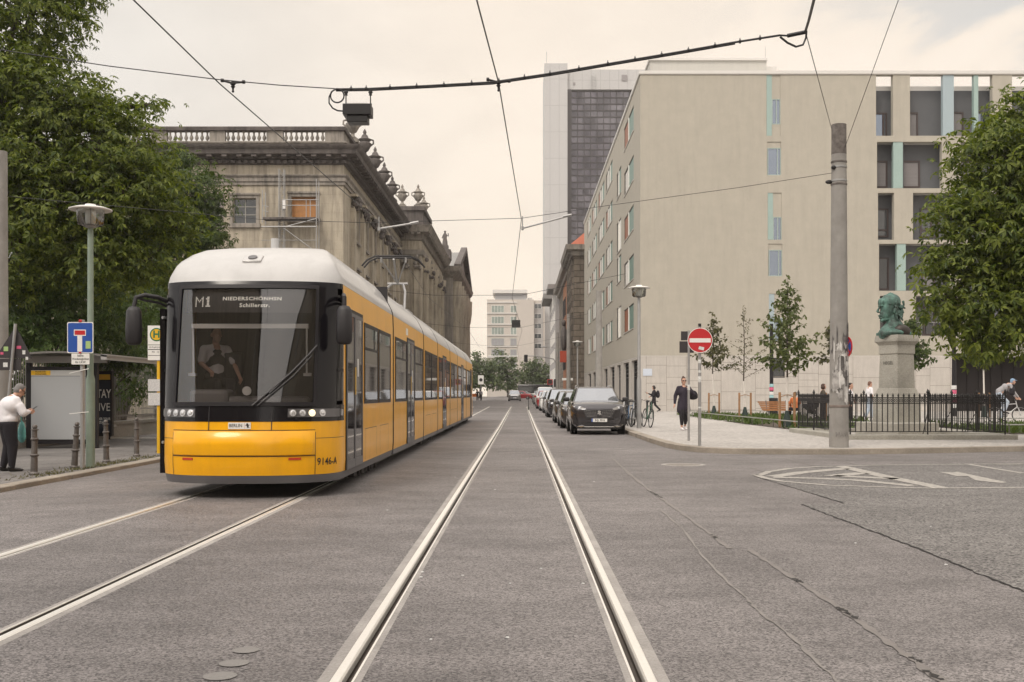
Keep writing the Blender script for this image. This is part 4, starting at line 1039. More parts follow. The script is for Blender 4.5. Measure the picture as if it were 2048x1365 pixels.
# gabled front further on with statue
XG, YG = -8.6, 135.7
def gz(py): return H + (CY - py) * YG / F
q = MB(); q.box(-34, XG, YG, 171, 0, gz(548)); q.build('gable_wall', lib_mid, lb, True, smooth=0)
band('gable_cornice', [(0, gz(556)), (0.3, gz(552)), (0.9, gz(543)), (1.1, gz(534)), (-1, gz(534)), (-1, gz(556))], lib_mid, [(-12, YG), (XG, YG), (XG, 171)])
q = MB(); q.add([(XG + 0.3, YG + 1, gz(534)), (XG + 0.3, YG + 33, gz(534)), (XG + 0.3, YG + 17, gz(470)), (-22, YG + 1, gz(534)), (-22, YG + 33, gz(534)), (-22, YG + 17, gz(470))], [(0, 1, 2), (3, 5, 4), (0, 2, 5, 3), (1, 4, 5, 2)]); 
q.build('gable_roof', roof_grey, lb, True, smooth=0)
q = MB(); q.bar((XG + 0.6, YG + 0.4, gz(533)), (XG + 0.6, YG + 17, gz(464)), 0.8, 0.7); q.bar((XG + 0.6, YG + 17, gz(464)), (XG + 0.6, YG + 33.6, gz(533)), 0.8, 0.7)
for i in range(7): q.sphere((XG + 0.7, YG + 18 + i * 2.3, gz(470) - i * 0.62), (0.3, 0.4, 0.45), 6, 4)
q.build('gable_moulding', lib_dark, lb, True, smooth=30)
for i in range(6):
    y = YG + 2.5 + i * 6
    q = MB(); q.lathe([(0.75, 0.3), (0.75, 1.2), (0.6, 1.3), (0.58, 6), (0.5, gz(618)), (0.62, gz(612)), (0.8, gz(590)), (0.85, gz(560))], (XG + 0.2, y, 0), 12); q.build('column', lib_stone, lb, True, smooth=50)
windows_set(lb, lambda u, v, d: (XG - d, u, v), [(YG + 4.3 + i * 6, YG + 6.6 + i * 6, z, z + 4.2, -0.03, lib_mid, pane_dk, ((0.5,), (0.3, 0.6, 0.8))) for i in range(5) for z in (2, 8)], 0)
def statue(par, x, y, z, s):
    q = MB(); q.box(x - 0.6 * s, x + 0.6 * s, y - 0.6 * s, y + 0.6 * s, z, z + 0.7 * s)
    q.lathe([(0.5 * s, 0.7 * s), (0.42 * s, 1.4 * s), (0.3 * s, 2.0 * s), (0.38 * s, 2.5 * s), (0.2 * s, 2.85 * s), (0.1 * s, 2.95 * s)], (x, y, z), 10)
    q.sphere((x, y, z + 3.1 * s), 0.2 * s, 8, 6)
    q.tube([(x + 0.3 * s, y, z + 2.5 * s), (x + 0.6 * s, y - 0.1, z + 2.3 * s), (x + 0.55 * s, y, z + 2.8 * s)], 0.1 * s, 6)
    q.tube([(x - 0.3 * s, y, z + 2.5 * s), (x - 0.45 * s, y - 0.2, z + 2.0 * s), (x - 0.1 * s, y - 0.35, z + 1.9 * s)], 0.1 * s, 6)
    q.build('statue', lib_dark, par, True, smooth=50)
statue(lb, (890 - CX) * 133 / F, 133, H + (CY - 500) * 133 / F, 0.72)
q = MB(); xs = (890 - CX) * 133 / F; q.box(xs - 0.7, xs + 0.7, 132.4, 135, pz(453), H + (CY - 500) * 133 / F); q.build('statue_pedestal', lib_dark, lb, True, smooth=0)
# ---------------------------------------------------------------- scaffold in front of the boarded window
sc = thing('scaffold', 'metal scaffold with lattice mast and platform below the boarded window', 'scaffold', (lx(590), YL - 1.0, 0))
q = MB(); xm = lx(567); ym = YL - 0.5
for dx in (-0.17, 0.17):
    for dy in (-0.17, 0.17): q.tube([(xm + dx, ym + dy, 0), (xm + dx, ym + dy, lz(342))], 0.03, 5)
zz = 0.2; sgn = 1
while zz < lz(342) - 0.3:
    q.tube([(xm - 0.17 * sgn, ym - 0.17, zz), (xm + 0.17 * sgn, ym - 0.17, zz + 0.3)], 0.02, 4); q.tube([(xm - 0.17, ym - 0.17, zz), (xm + 0.17, ym - 0.17, zz)], 0.016, 4); zz += 0.3; sgn *= -1
q.build('mast', galv, sc, True)
q = MB(); zpl = lz(441)
q.box(lx(534), lx(640), YL - 1.3, YL - 0.35, zpl - 0.12, zpl); q.build('platform', lib_dark, sc, True, smooth=0)
q = MB()
for p in (534, 640):
    for dy in (-1.3, -0.4): q.tube([(lx(p), YL + dy, 0 if p == 640 else lz(452)), (lx(p), YL + dy, lz(366 if p == 640 else 388))], 0.035, 6)
q.build('standard', galv, sc, True)
q = MB()
for z in (407, 418): q.tube([(lx(573), YL - 1.3, lz(z)), (lx(645), YL - 1.3, lz(z))], 0.028, 6)
for p in (573, 620, 628): q.tube([(lx(p), YL - 1.3, zpl), (lx(p), YL - 1.3, lz(406))], 0.028, 6)
for p, t in ((534, 418), (534, 428)): q.tube([(lx(p), YL - 1.3, lz(t)), (lx(546), YL - 1.3, lz(t + 3))], 0.025, 5)
q.build('guard_rail', galv, sc, True)
q = MB(); q.tube([(lx(532), YL - 1.32, lz(460)), (lx(640), YL - 1.32, lz(460))], 0.05, 6); q.tube([(lx(575), YL - 1.3, lz(461)), (lx(640), YL - 1.3, lz(444))], 0.03, 6); q.tube([(lx(575), YL - 1.3, lz(462)), (lx(640), YL - 1.3, lz(510))], 0.03, 6)
q.tube([(lx(531), YL - 1.2, lz(486)), (lx(640), YL - 1.2, lz(486))], 0.02, 5)
q.build('brace', galv, sc, True)
q = MB(); q.box(lx(571), lx(577), YL - 1.0, YL - 0.7, lz(423), lz(406)); q.build('winch_box', sign_white, sc, True, smooth=0)
# ---------------------------------------------------------------- tram
TX, TY = -3.63, 13.85
tram = thing('tram', 'long yellow tram with white roof and black windscreen standing on the left track', 'tram', (TX, TY, 0))
ZP = [(0.10, 0.10), (0.20, 0.06), (0.30, 0.02), (0.46, 0.0), (0.70, 0.01), (0.86, 0.03), (1.0, 0.05), (1.22, 0.08), (1.28, 0.09), (2.72, 0.42), (2.86, 0.47), (2.95, 0.53), (3.05, 0.62), (3.18, 0.78), (3.3, 1.0), (3.4, 1.3), (3.48, 1.75), (3.54, 2.4), (3.57, 3.2)]
WP = [(0.10, 1.13), (0.20, 1.17), (0.30, 1.19), (0.45, 1.2), (2.6, 1.2), (2.86, 1.19), (2.95, 1.17), (3.05, 1.12), (3.18, 1.05), (3.3, 0.96), (3.4, 0.87), (3.48, 0.75), (3.54, 0.55), (3.57, 0.3)]
def interp(T, z):
    if z <= T[0][0]: return T[0][1]
    for (a, va), (b, vb) in zip(T, T[1:]):
        if z <= b: return va + (vb - va) * (z - a) / (b - a)
    return T[-1][1]
YC = 0.92                                   # where the curved front ends and the straight side begins
def cab(t, z):
    w_ = interp(WP, z); n_ = interp(ZP, z); D = max(0.22, YC - n_)
    a = min(1, abs(t)) * PI / 2; p = 2 / 2.35
    x = w_ * math.sin(a) ** p; y = n_ + D * (1 - max(0.0, math.cos(a)) ** p)
    if abs(t) > 1: y += (abs(t) - 1)        # t beyond 1 runs straight back in metres
    return Vector((math.copysign(x, t), y, z))
def cabn(t, z):
    e = 0.004
    du = cab(t + e, z) - cab(t - e, z); dv = cab(t, z + e) - cab(t, z - e)
    n = du.cross(dv)
    return n.normalized() if n.length > 1e-9 else Vector((0, -1, 0))
def t_of_x(x, z=1.1):
    w_ = interp(WP, z); return math.copysign(math.asin(min(1, (abs(x) / w_)) ** (2.35 / 2)) / (PI / 2), x)
def patch(mb, t0, t1, z0, z1, nt=12, nz=4, off=0.0, m=0, thick=None, tl=None):
    ts = [t0 + (t1 - t0) * i / nt for i in range(nt + 1)]
    zs = [z0 + (z1 - z0) * i / nz for i in range(nz + 1)]
    vs = [cab(t, z) + cabn(t, z) * off for z in zs for t in ts]
    k = nt + 1
    fs = [(j * k + i, j * k + i + 1, (j + 1) * k + i + 1, (j + 1) * k + i) for j in range(nz) for i in range(nt)]
    mb.add(vs, fs, m)
    if thick:                                # close the edge down to the body so that the panel stands proud
        vb = [cab(t, z) + cabn(t, z) * (off - thick) for z in zs for t in ts]
        rim = [i for i in range(k)] + [j * k + nt for j in range(1, nz + 1)] + [nz * k + i for i in range(nt - 1, -1, -1)] + [j * k for j in range(nz - 1, 0, -1)]
        q = [vs[i] for i in rim] + [vb[i] for i in rim]; r_ = len(rim)
        mb.add(q, [(i, (i + 1) % r_, r_ + (i + 1) % r_, r_ + i) for i in range(r_)], m)
    return mb
def tb(q, name, m, par=tram, **kw): return q.build(name, m, par, **kw)
def rowsurf(mb, zs, ts, m=0):
    vs = [cab(t, z) for z in zs for t in ts]; k = len(ts)
    mb.add(vs, [(j * k + i, j * k + i + 1, (j + 1) * k + i + 1, (j + 1) * k + i) for j in range(len(zs) - 1) for i in range(k - 1)], m)
E1 = 6.60                                   # end of the first module
tf = [-1 + 2 * i / 36 for i in range(37)]
side_t = [1 + 0.14, 1 + 1.0, 1 + 2.5, 1 + E1 - YC]
full_t = [-q for q in reversed(side_t)] + tf + side_t
# first module: skirt, yellow body, roof
q = MB(); rowsurf(q, [0.195, 0.21, 0.30], full_t); tb(q, 'skirt', grey_t, smooth=50)
q = MB(); rowsurf(q, [0.302, 0.38, 0.46, 0.6, 0.7, 0.86, 1.0], full_t)
for sg in (-1, 1):
    ts = [sg * v for v in (0.965, 1.0, 1.14, 2.0, 3.5, 1 + E1 - YC)]
    rowsurf(q, [1.0, 1.3, 1.8, 2.3, 2.6, 2.86], ts)
tb(q, 'front_body', yellow_t, smooth=50)
q = MB(); zr_ = [2.862, 2.9, 2.95, 3.0, 3.05, 3.11, 3.18, 3.24, 3.3, 3.35, 3.4, 3.44, 3.48, 3.51, 3.54, 3.57]
rowsurf(q, zr_, full_t)
k = len(full_t); top = [cab(t, 3.57) for t in full_t]
q.add(top, [(i, i + 1, k - 2 - i, k - 1 - i) for i in range(k // 2)])
tb(q, 'front_roof', white_t, smooth=60)
q = MB(); q.quad((-1.15, E1, 0.35), (1.15, E1, 0.35), (1.1, E1, 3.4), (-1.1, E1, 3.4)); tb(q, 'end_bulkhead', black_mt, smooth=0)
# black mask round the glass
TW = t_of_x(0.93, 2.0)
q = MB()
patch(q, -1.0, 1.0, 1.0, 1.215, 36, 2, 0.006); patch(q, -0.975, 0.975, 2.79, 2.862, 36, 2, 0.006)
for sg in (-1, 1): patch(q, sg * TW, sg * 0.80, 1.215, 2.79, 4, 6, 0.006); patch(q, sg * 0.962, sg * 0.985, 1.215, 2.79, 2, 6, 0.006)
tb(q, 'front_mask', black_t, smooth=60)
q = MB()
patch(q, -TW, TW, 1.20, 1.25, 24, 1, 0.022, thick=0.03); patch(q, -TW, TW, 2.76, 2.81, 24, 1, 0.022, thick=0.03)
for sg in (-1, 1): patch(q, sg * (TW - 0.03), sg * TW, 1.25, 2.76, 2, 6, 0.022, thick=0.03)
tb(q, 'windscreen_frame', gasket, smooth=40)
q = MB(); patch(q, -TW, TW, 1.215, 2.80, 24, 8, 0.004); tb(q, 'windscreen', screenglass, smooth=60)
for sg in (-1, 1):
    q = MB(); patch(q, sg * 0.80, sg * 0.962, 1.27, 2.70, 6, 6, 0.009); o = tb(q, 'cab_side_glass', black_t, smooth=60)
    q = MB(); patch(q, sg * 0.80, sg * 0.962, 1.66, 1.70, 6, 1, 0.014); q.build('glazing_bar', gasket, o, smooth=60)
# bumper: raised panel and seams
tp = t_of_x(0.93, 0.7)
q = MB()
zs = [0.555, 0.57, 0.70, 0.74, 0.86, 0.885]; of = [0.0, 0.022, 0.045, 0.04, 0.012, -0.004]
ts = [-tp + 2 * tp * i / 30 for i in range(31)]
vs = []
for z, o_ in zip(zs, of):
    for t in ts:
        e = min(1, (1 - abs(t) / tp) / 0.03)
        vs.append(cab(t, z) + cabn(t, z) * (o_ * (0.2 + 0.8 * e) if o_ > 0 else o_))
q.add(vs, [(j * 31 + i, j * 31 + i + 1, (j + 1) * 31 + i + 1, (j + 1) * 31 + i) for j in range(5) for i in range(30)])
tb(q, 'bumper_panel', yellow_t, smooth=28)
q = MB()
patch(q, -tp, tp, 0.547, 0.557, 30, 1, 0.004); patch(q, -tp, tp, 0.884, 0.892, 30, 1, 0.004)
for sg in (-1, 1):
    patch(q, sg * tp, sg * (tp + 0.006), 0.30, 0.86, 1, 6, 0.004); patch(q, sg * t_of_x(0.40), sg * (t_of_x(0.40) + 0.006), 0.89, 1.22, 1, 3, 0.009); patch(q, sg * (tp + 0.004), sg * 1.0, 0.775, 0.781, 8, 1, 0.003)
tb(q, 'panel_gap', black_mt, smooth=0)
for sg in (-1, 1):
    q = MB(); patch(q, sg * t_of_x(0.62), sg * t_of_x(0.77), 0.50, 0.53, 4, 1, 0.008, thick=0.01); tb(q, 'reflector', red_lens, smooth=0)
# headlights
for sg in (-1, 1):
    q = MB(); patch(q, sg * t_of_x(0.60), sg * 0.86, 1.055, 1.165, 10, 2, 0.012, thick=0.012); hl = tb(q, 'headlight', mat('lamp_housing', (0.14, 0.135, 0.14), 0.3, 0.5) if sg < 0 else bpy.data.materials['lamp_housing'], smooth=40)
    for i, x in enumerate((0.66, 0.775, 0.885, 1.0)):
        t = sg * t_of_x(x); c = cab(t, 1.11); n = cabn(t, 1.11)
        if n.y > 0: n = -n
        q = MB(); q.cyl(c + n * 0.010, c + n * 0.022, 0.046, 0.046, 14); q.cyl(c + n * 0.022, c + n * 0.025, 0.036, 0.03, 14)
        q.build('lamp', lamp_on if (i == 2 and sg > 0) else lens_m, hl)
    q = MB(); patch(q, sg * 0.885, sg * 0.94, 1.07, 1.15, 3, 1, 0.02, thick=0.02); tb(q, 'marker_lamp', lens_m, smooth=0)
# number and plate
def wrapf(t0, z0, zc_off=0.0):
    def fn(x, y):
        L_ = 0.0; t = t0; st = 0.002 if x > 0 else -0.002; p = cab(t, z0)
        while L_ < abs(x):
            p2 = cab(t + st, z0); dl = (p2 - p).length
            t += st * min(1, (abs(x) - L_) / dl); L_ += dl; p = p2
        return cab(t, z0 + y) + cabn(t, z0 + y) * (0.006 + zc_off)
    return fn
q = MB(); lettering(q, '9146-A', 0.135, wrapf(t_of_x(1.075), 0.465), bold=0.0012, sx=0.95); tb(q, 'fleet_number', ink, smooth=0, recalc=False)
q = MB(); q.box(-0.145, 0.145, cab(0, 0.95).y - 0.012, cab(0, 0.95).y + 0.02, 0.905, 0.99); pl = tb(q, 'front_plate', sign_white, smooth=0)
yp = cab(0, 0.95).y - 0.0135
q = MB(); lettering(q, 'BERLIN', 0.058, lambda x, y: (x - 0.048, yp, 0.948 + y), bold=0.0006, sx=0.92); q.build('lettering', ink, pl, smooth=0, recalc=False)
bear = [(0.0, -0.03), (0.012, -0.03), (0.010, -0.012), (0.016, 0.002), (0.028, 0.0), (0.03, 0.006), (0.018, 0.012), (0.02, 0.022), (0.012, 0.032), (0.002, 0.03), (-0.008, 0.024), (-0.004, 0.016), (-0.014, 0.012), (-0.024, 0.014), (-0.022, 0.006), (-0.012, 0.002), (-0.012, -0.010), (-0.022, -0.026), (-0.014, -0.03), (-0.004, -0.014)]
q = MB(); q.poly([(0.108 - x, yp, 0.948 + y) for x, y in bear]); o = q.build('bear_emblem', ink, pl, smooth=0, recalc=False)
q = MB(); q.box(0.068, 0.070, yp, yp + 0.001, 0.907, 0.988); q.build('divider', red_lens, pl, smooth=0)
# destination display behind the glass
q = MB(); patch(q, -TW + 0.06, TW - 0.06, 2.45, 2.755, 20, 2, -0.05); dsp = tb(q, 'destination_display', black_mt, smooth=60)
def dfn(z0, x0): return lambda x, y: cab(t_of_x(x0 + x, 2.5), z0 + y) + cabn(t_of_x(x0 + x, 2.5), z0 + y) * (-0.044)
q = MB(); fM = dfn(2.53, -0.72)
for cx_, rows_ in ((0, ('1000001', '1100011', '1010101', '1001001', '1000001', '1000001', '1000001')), (9, ('0110', '1110', '0110', '0110', '0110', '0110', '1111'))):
    for r_, row in enumerate(rows_):
        for c_, ch_ in enumerate(row):
            if ch_ == '1': x_, y_ = (cx_ + c_) * 0.0165, (6 - r_) * 0.020; q.quad(*[fM(x_ + u, y_ + v) for u, v in ((0, 0), (0.0155, 0), (0.0155, 0.015), (0, 0.015))])
lettering(q, 'NIEDERSCHÖNHSN', 0.066, dfn(2.635, 0.06), bold=0.002, sx=1.25, spacing=1.12); lettering(q, 'Schillerstr.', 0.072, dfn(2.545, 0.10), bold=0.002, sx=1.15, spacing=1.12)
q.build('led_lettering', led_m, dsp, smooth=0, recalc=False)
# cab interior
q = MB(); q.box(-1.12, 1.12, 1.9, 1.96, 0.4, 2.9); tb(q, 'cab_rear_wall', mat('cab_wall', (0.035, 0.03, 0.03), 0.7), smooth=0)
q = MB(); q.box(-1.1, 1.1, 0.75, 1.95, 0.4, 0.5); tb(q, 'cab_floor', black_mt, smooth=0)
q = MB(); q.box(-0.78, -0.25, 0.42, 0.80, 0.9, 1.42); q.box(-0.3, 0.80, 0.46, 0.7, 1.0, 1.33); tb(q, 'dashboard', dash_m, smooth=40, bevel=0.06, bseg=3)
q = MB(); q.box(-0.78, 0.78, 0.56, 0.62, 2.24, 2.30); q.cyl((-0.76, 0.58, 1.62), (-0.76, 0.58, 2.26), 0.012); q.cyl((0.76, 0.58, 1.62), (0.76, 0.58, 2.26), 0.012); q.box(-0.82, -0.72, 0.55, 0.61, 1.60, 1.64); q.box(0.72, 0.82, 0.55, 0.61, 1.60, 1.64); tb(q, 'sun_blind', sign_white, smooth=30)
q = MB(); q.box(-0.72, -0.30, 1.35, 1.5, 1.0, 1.95); q.box(-0.72, -0.30, 1.0, 1.5, 0.95, 1.07); tb(q, 'driver_seat', cl_black, bevel=0.04)
q = MB(); q.cyl((0.0, 0.40, 1.40), (0.0, 0.42, 1.40), 0.06, 0.06, 16); tb(q, 'round_sticker', sign_white)
# wiper
def on(t, z, o_=0.05): return cab(t, z) + cabn(t, z) * o_
q = MB(); q.tube([on(0.06, 1.2), on(0.30, 1.62), on(0.46, 1.9)], 0.014, 6); q.tube([on(0.09, 1.2), on(0.32, 1.58), on(0.47, 1.86)], 0.010, 6); q.tube([on(0.16, 1.36, 0.035), on(0.34, 1.68, 0.035), on(0.52, 2.0, 0.035)], 0.016, 6); tb(q, 'wiper', black_mt)
# mirrors on curved arms
for sg in (-1, 1):
    o_ = MB(); a = cab(sg * 0.95, 2.62); P_ = [a, a + Vector((sg * 0.10, -0.1, 0.05)), a + Vector((sg * 0.24, -0.22, 0.07)), a + Vector((sg * 0.33, -0.30, 0.03)), a + Vector((sg * 0.35, -0.32, -0.1))]
    if sg > 0: P_ = [a, a + Vector((0.03, -0.16, 0.05)), a + Vector((0.07, -0.34, 0.06)), a + Vector((0.10, -0.46, 0.02)), a + Vector((0.10, -0.47, -0.1))]
    o_.tube(P_, 0.03, 8); o_.tube([p + Vector((0, 0.02, -0.07)) if i < 3 else p for i, p in enumerate(P_)], 0.018, 6)
    ar = tb(o_, 'mirror_arm', black_mt)
    e = P_[-1]; q = MB(); q.lathe([(0.0, 0.02), (0.07, 0.0), (0.105, -0.05), (0.115, -0.3), (0.11, -0.46), (0.08, -0.50), (0.0, -0.51)], e, 16, sx=0.95, sy=0.8); q.build('mirror', black_mt, ar, smooth=60)
# roof lamp and antenna
t0 = t_of_x(-0.02, 3.1); c = cab(t0, 3.2); n = cabn(t0, 3.2)
if n.z < 0: n = -n
q = MB(); Mx = n.to_track_quat('Z', 'Y').to_matrix(); q.obox(c + n * 0.005, (0.26, 0.20, 0.03), Mx); q2 = tb(q, 'roof_lamp', white_t, bevel=0.02)
q = MB(); q.cyl(c + n * 0.02, c + n * 0.035, 0.065, 0.06, 18); q.build('lamp', grey_t, q2)
q = MB(); q.cyl((-0.2, 2.9, 3.55), (-0.2, 2.9, 3.78), 0.06, 0.055); tb(q, 'antenna', mat('antenna_grey', (0.5, 0.5, 0.5), 0.5))
# open door leaf on the far side
q = MB(); q.box(-1.29, -1.215, 0.82, 1.75, 0.28, 2.52); tb(q, 'open_door', black_t, smooth=0)
q = MB(); q.cyl((-1.25, 0.80, 2.4), (-1.15, 0.95, 2.4), 0.02); q.cyl((-1.25, 0.80, 0.7), (-1.15, 0.95, 0.7), 0.02); tb(q, 'door_hinge', galv)
# ---- side panels
XS = 1.2
def window(y0, y1, z0=1.21, z1=2.47, bars=(), vent=False):
    for sg in (1, -1):
        q = MB(); e = 0.06; s0, s1 = (XS - 0.004, XS + 0.012) if sg > 0 else (-XS - 0.012, -XS + 0.004)
        for a in ((y0, y1, z1 - e, z1), (y0, y1, z0, z0 + e), (y0, y0 + e, z0 + e, z1 - e), (y1 - e, y1, z0 + e, z1 - e)): q.box(s0, s1, *a)
        if vent: q.box(s0, s1, y0 + e, y1 - e, z1 - 0.42, z1 - 0.38); q.box(s0, s1, (y0 + y1) / 2 + 0.3, (y0 + y1) / 2 + 0.33, z1 - 0.38, z1 - e)
        f = tb(q, 'side_window', gasket, smooth=0)
        q = MB(); x = sg * (XS + 0.006); q.quad((x, y0 + e, z0 + e), (x, y1 - e, z0 + e), (x, y1 - e, z1 - e), (x, y0 + e, z1 - e)); q.build('pane', glass_t, f, smooth=0)
def door(y0, y1, leaves=2):
    for sg in (1,):
        q = MB(); z0, z1 = 0.30, 2.52; s0, s1 = XS - 0.004, XS + 0.018; e = 0.05; ym = (y0 + y1) / 2
        cols = [(y0, ym - 0.008), (ym + 0.008, y1)] if leaves == 2 else [(y0, y1)]
        q.box(s0, s1 - 0.008, y0 - 0.04, y1 + 0.04, z1, z1 + 0.05); q.box(s0, s1 - 0.008, y0 - 0.04, y0, z0, z1); q.box(s0, s1 - 0.008, y1, y1 + 0.04, z0, z1)
        d = tb(q, 'passenger_door', gasket, smooth=0)
        for a, b in cols:
            q = MB()
            for r in ((a, b, z1 - e, z1), (a, b, z0, z0 + 0.12), (a, a + e, z0 + 0.12, z1 - e), (b - e, b, z0 + 0.12, z1 - e)): q.box(s0, s1, *r)
            q.build('door_leaf', grey_t, d, smooth=0)
            q = MB(); x = XS + 0.01; q.quad((x, a + e, z0 + 0.12), (x, b - e, z0 + 0.12), (x, b - e, z1 - e), (x, a + e, z1 - e)); q.build('pane', glass_t, d, smooth=0)
            q = MB(); q.box(s1 - 0.002, s1 + 0.004, (b if a == cols[0][0] else a) - 0.045, (b if a == cols[0][0] else a) + 0.0 - 0.01 if False else (b if a == cols[0][0] else a + 0.045), 1.35, 1.75); q.build('handle_strip', sign_yel, d, smooth=0)
        q = MB(); q.box(s0, s1, (y0 + y1) / 2 + 0.22, (y0 + y1) / 2 + 0.30, 1.62, 1.88); q.build('door_sticker', sign_white, d, smooth=0)
def hatch(y0, y1, z0=0.34, z1=0.82):
    q = MB(); x = XS + 0.0015
    for a in ((y0, y1, z1 - 0.008, z1), (y0, y0 + 0.014, z0, z1), (y1 - 0.014, y1, z0, z1)): q.quad((x, a[0], a[2]), (x, a[1], a[2]), (x, a[1], a[3]), (x, a[0], a[3]))
    tb(q, 'hatch_outline', black_mt, smooth=0, recalc=False)
door(1.12, 2.62); window(2.85, 4.45, vent=True); window(4.55, 6.2)
hatch(2.95, 4.3); hatch(4.75, 5.9)
prof = [(1.19, 0.30), (1.2, 0.45), (1.2, 2.6), (1.19, 2.86)]
roofp = [(1.19, 2.862), (1.17, 2.95), (1.12, 3.05), (1.05, 3.18), (0.96, 3.3), (0.87, 3.4), (0.75, 3.48), (0.55, 3.54), (0.3, 3.57)]
def extrude_prof(pr, y0, y1, close=True):
    pts = pr + [(-x, z) for x, z in reversed(pr)]
    q = MB(); q.extr([(x, y0, z) for x, z in pts], (0, y1 - y0, 0)); return q
q = MB(); q.box(-0.9, 0.9, 1.2, 40, 0.16, 0.22); tb(q, 'underframe', black_mt, smooth=0)
MODS = [(6.78, 13.05), (13.23, 17.65), (17.83, 23.15), (23.33, 27.55), (27.73, 34.25), (34.43, 40.4)]
for i, (a, b) in enumerate(MODS):
    tb(extrude_prof(prof, a, b), 'car_body', yellow_t, smooth=30); tb(extrude_prof(roofp, a, b), 'car_roof', white_t, smooth=50)
    q = MB(); q.box(-1.19, 1.19, a, b, 0.205, 0.298); tb(q, 'skirt', grey_t, smooth=0)
    q = MB(); q.extr([(1.08, a - 0.18, 0.35), (1.08, a - 0.18, 2.9), (0.85, a - 0.18, 3.36), (-0.85, a - 0.18, 3.36), (-1.08, a - 0.18, 2.9), (-1.08, a - 0.18, 0.35)], (0, 0.15, 0)); q.extr([(x, a - 0.03, z) for x, z in prof + roofp + [(-x, z) for x, z in reversed(prof + roofp)]], (0, 0.025, 0)); tb(q, 'bellows', black_mt, smooth=0)
    if i in (0, 2, 4):
        c = (a + b) / 2; door(c - 0.75, c + 0.75); window(a + 0.2, c - 0.9, vent=True); window(c + 0.9, b - 0.2, vent=True)
    elif i in (1, 3):
        m_ = (a + b) / 2; window(a + 0.25, m_ - 0.06, vent=True); window(m_ + 0.06, b - 0.25); hatch(a + 0.5, m_ - 0.3); hatch(m_ + 0.3, b - 0.5)
    else:
        window(a + 0.25, a + 1.8); window(a + 1.9, a + 3.4); door(a + 3.7, a + 5.0)
    q = MB(); q.box(XS - 0.004, XS + 0.004, a + 2.2, a + 2.55, 2.62, 2.76)
    if i == 0: tb(q, 'small_sign', sign_white, smooth=0)
# running gear
for a, b in [(2.7, 5.2), (13.9, 16.9), (24.0, 27.0), (35.5, 38.5)]:
    q = MB(); q.box(-0.95, 0.95, a, b, 0.07, 0.115)
    for y in (a + 0.4, b - 0.4):
        for x in (-0.72, 0.72): q.cyl((x - 0.05, y, 0.3), (x + 0.05, y, 0.3), 0.29, 0.29, 20)
    for y in (a + 0.1, a + 0.9, (a + b) / 2, b - 0.5): q.box(0.86, 1.05, y, y + 0.3, 0.07, 0.2); q.cyl((1.0, y + 0.5, 0.12), (1.06, y + 0.5, 0.12), 0.07, 0.07, 12)
    tb(q, 'bogie', mat('bogie_iron', (0.035, 0.03, 0.028), 0.8) if 'bogie_iron' not in bpy.data.materials else bpy.data.materials['bogie_iron'], smooth=35)
# pantograph
q = MB(); yb = 17.2; zt = 5.28
for x in (-0.32, 0.32): q.tube([(x * 1.2, yb - 1.0, 3.72), (x, yb - 0.2, 4.3), (x * 0.5, yb + 0.7, 4.62)], 0.035, 6)
q.tube([(0.0, yb + 0.7, 4.62), (0, yb - 0.3, zt - 0.06)], 0.03, 6)
for x in (-0.35, 0.35): q.tube([(0.0, yb + 0.7, 4.62), (x, yb - 0.3, zt - 0.08)], 0.022, 6); q.tube([(x, yb - 0.32, zt - 0.16), (x, yb - 0.32, zt - 0.02)], 0.03, 6)
q.tube([(-0.3, yb + 0.7, 4.62), (0.3, yb + 0.7, 4.62)], 0.035, 6)
q.box(-0.5, 0.5, yb - 1.2, yb + 0.2, 3.57, 3.72); q.sphere((0.25, yb - 0.95, 3.75), 0.12, 8, 6); q.sphere((-0.25, yb - 0.95, 3.75), 0.12, 8, 6)
pt = tb(q, 'pantograph', galv)
for dy in (-0.2, 0.2):
    q = MB(); q.tube([(-0.88, yb - 0.3 + dy, zt - 0.28), (-0.72, yb - 0.3 + dy, zt - 0.1), (-0.5, yb - 0.3 + dy, zt - 0.0), (0.5, yb - 0.3 + dy, zt), (0.72, yb - 0.3 + dy, zt - 0.1), (0.88, yb - 0.3 + dy, zt - 0.28)], 0.028, 6); q.build('contact_strip', iron, pt)
# ---------------------------------------------------------------- overhead line
def wire(name, label, cat, pts, r, m=blackpl, group=None, n=5):
    q = MB(); q.tube(pts, r, n); return tag(q.build(name, m), label, cat, group)
def sag(a, b, s, n=8):
    a, b = Vector(a), Vector(b)
    return [a.lerp(b, i / n) - Vector((0, 0, s * 4 * (i / n) * (1 - i / n))) for i in range(n + 1)]
YS1 = 13.8
zw = 5.36
PL = (-12.1, 25.0); PR = (7.42, 25.05)
wire('contact_wire', 'contact wire above the track the tram stands on', 'wire', [(-3.98, 4.0, zw + 0.02), (-3.93, 10.9, zw), (-3.86, YS1, zw - 0.02), (-3.30, 25.0, 5.36), (-3.85, 45, 5.4), (-3.4, 70, 5.55), (-3.8, 100, 5.7)], 0.0085, group='contact wires over the tracks')
wire('contact_wire', 'contact wire above the empty track in the middle of the picture', 'wire', [(-0.75, 4.0, zw + 0.02), (-0.446, 10.9, zw), (-0.28, YS1, zw - 0.01), (0.02, 24.6, 5.36), (-0.35, 45, 5.4), (0.1, 70, 5.5), (-0.3, 100, 5.7), (-0.1, 160, 5.9)], 0.0085, group='contact wires over the tracks')
def at1(px, py): return W(px, py, YS1)
wire('span_wire', 'thin span wire from the treetops to the black sensor box', 'wire', [at1(-60, 88), at1(0, 100), at1(220, 133), at1(440, 160), at1(560, 171), at1(672, 178)], 0.007)
sp_ = thing('span_cable', 'thick clipped span cable rising across the sky from sensor box to right', 'cable', at1(985, 165))
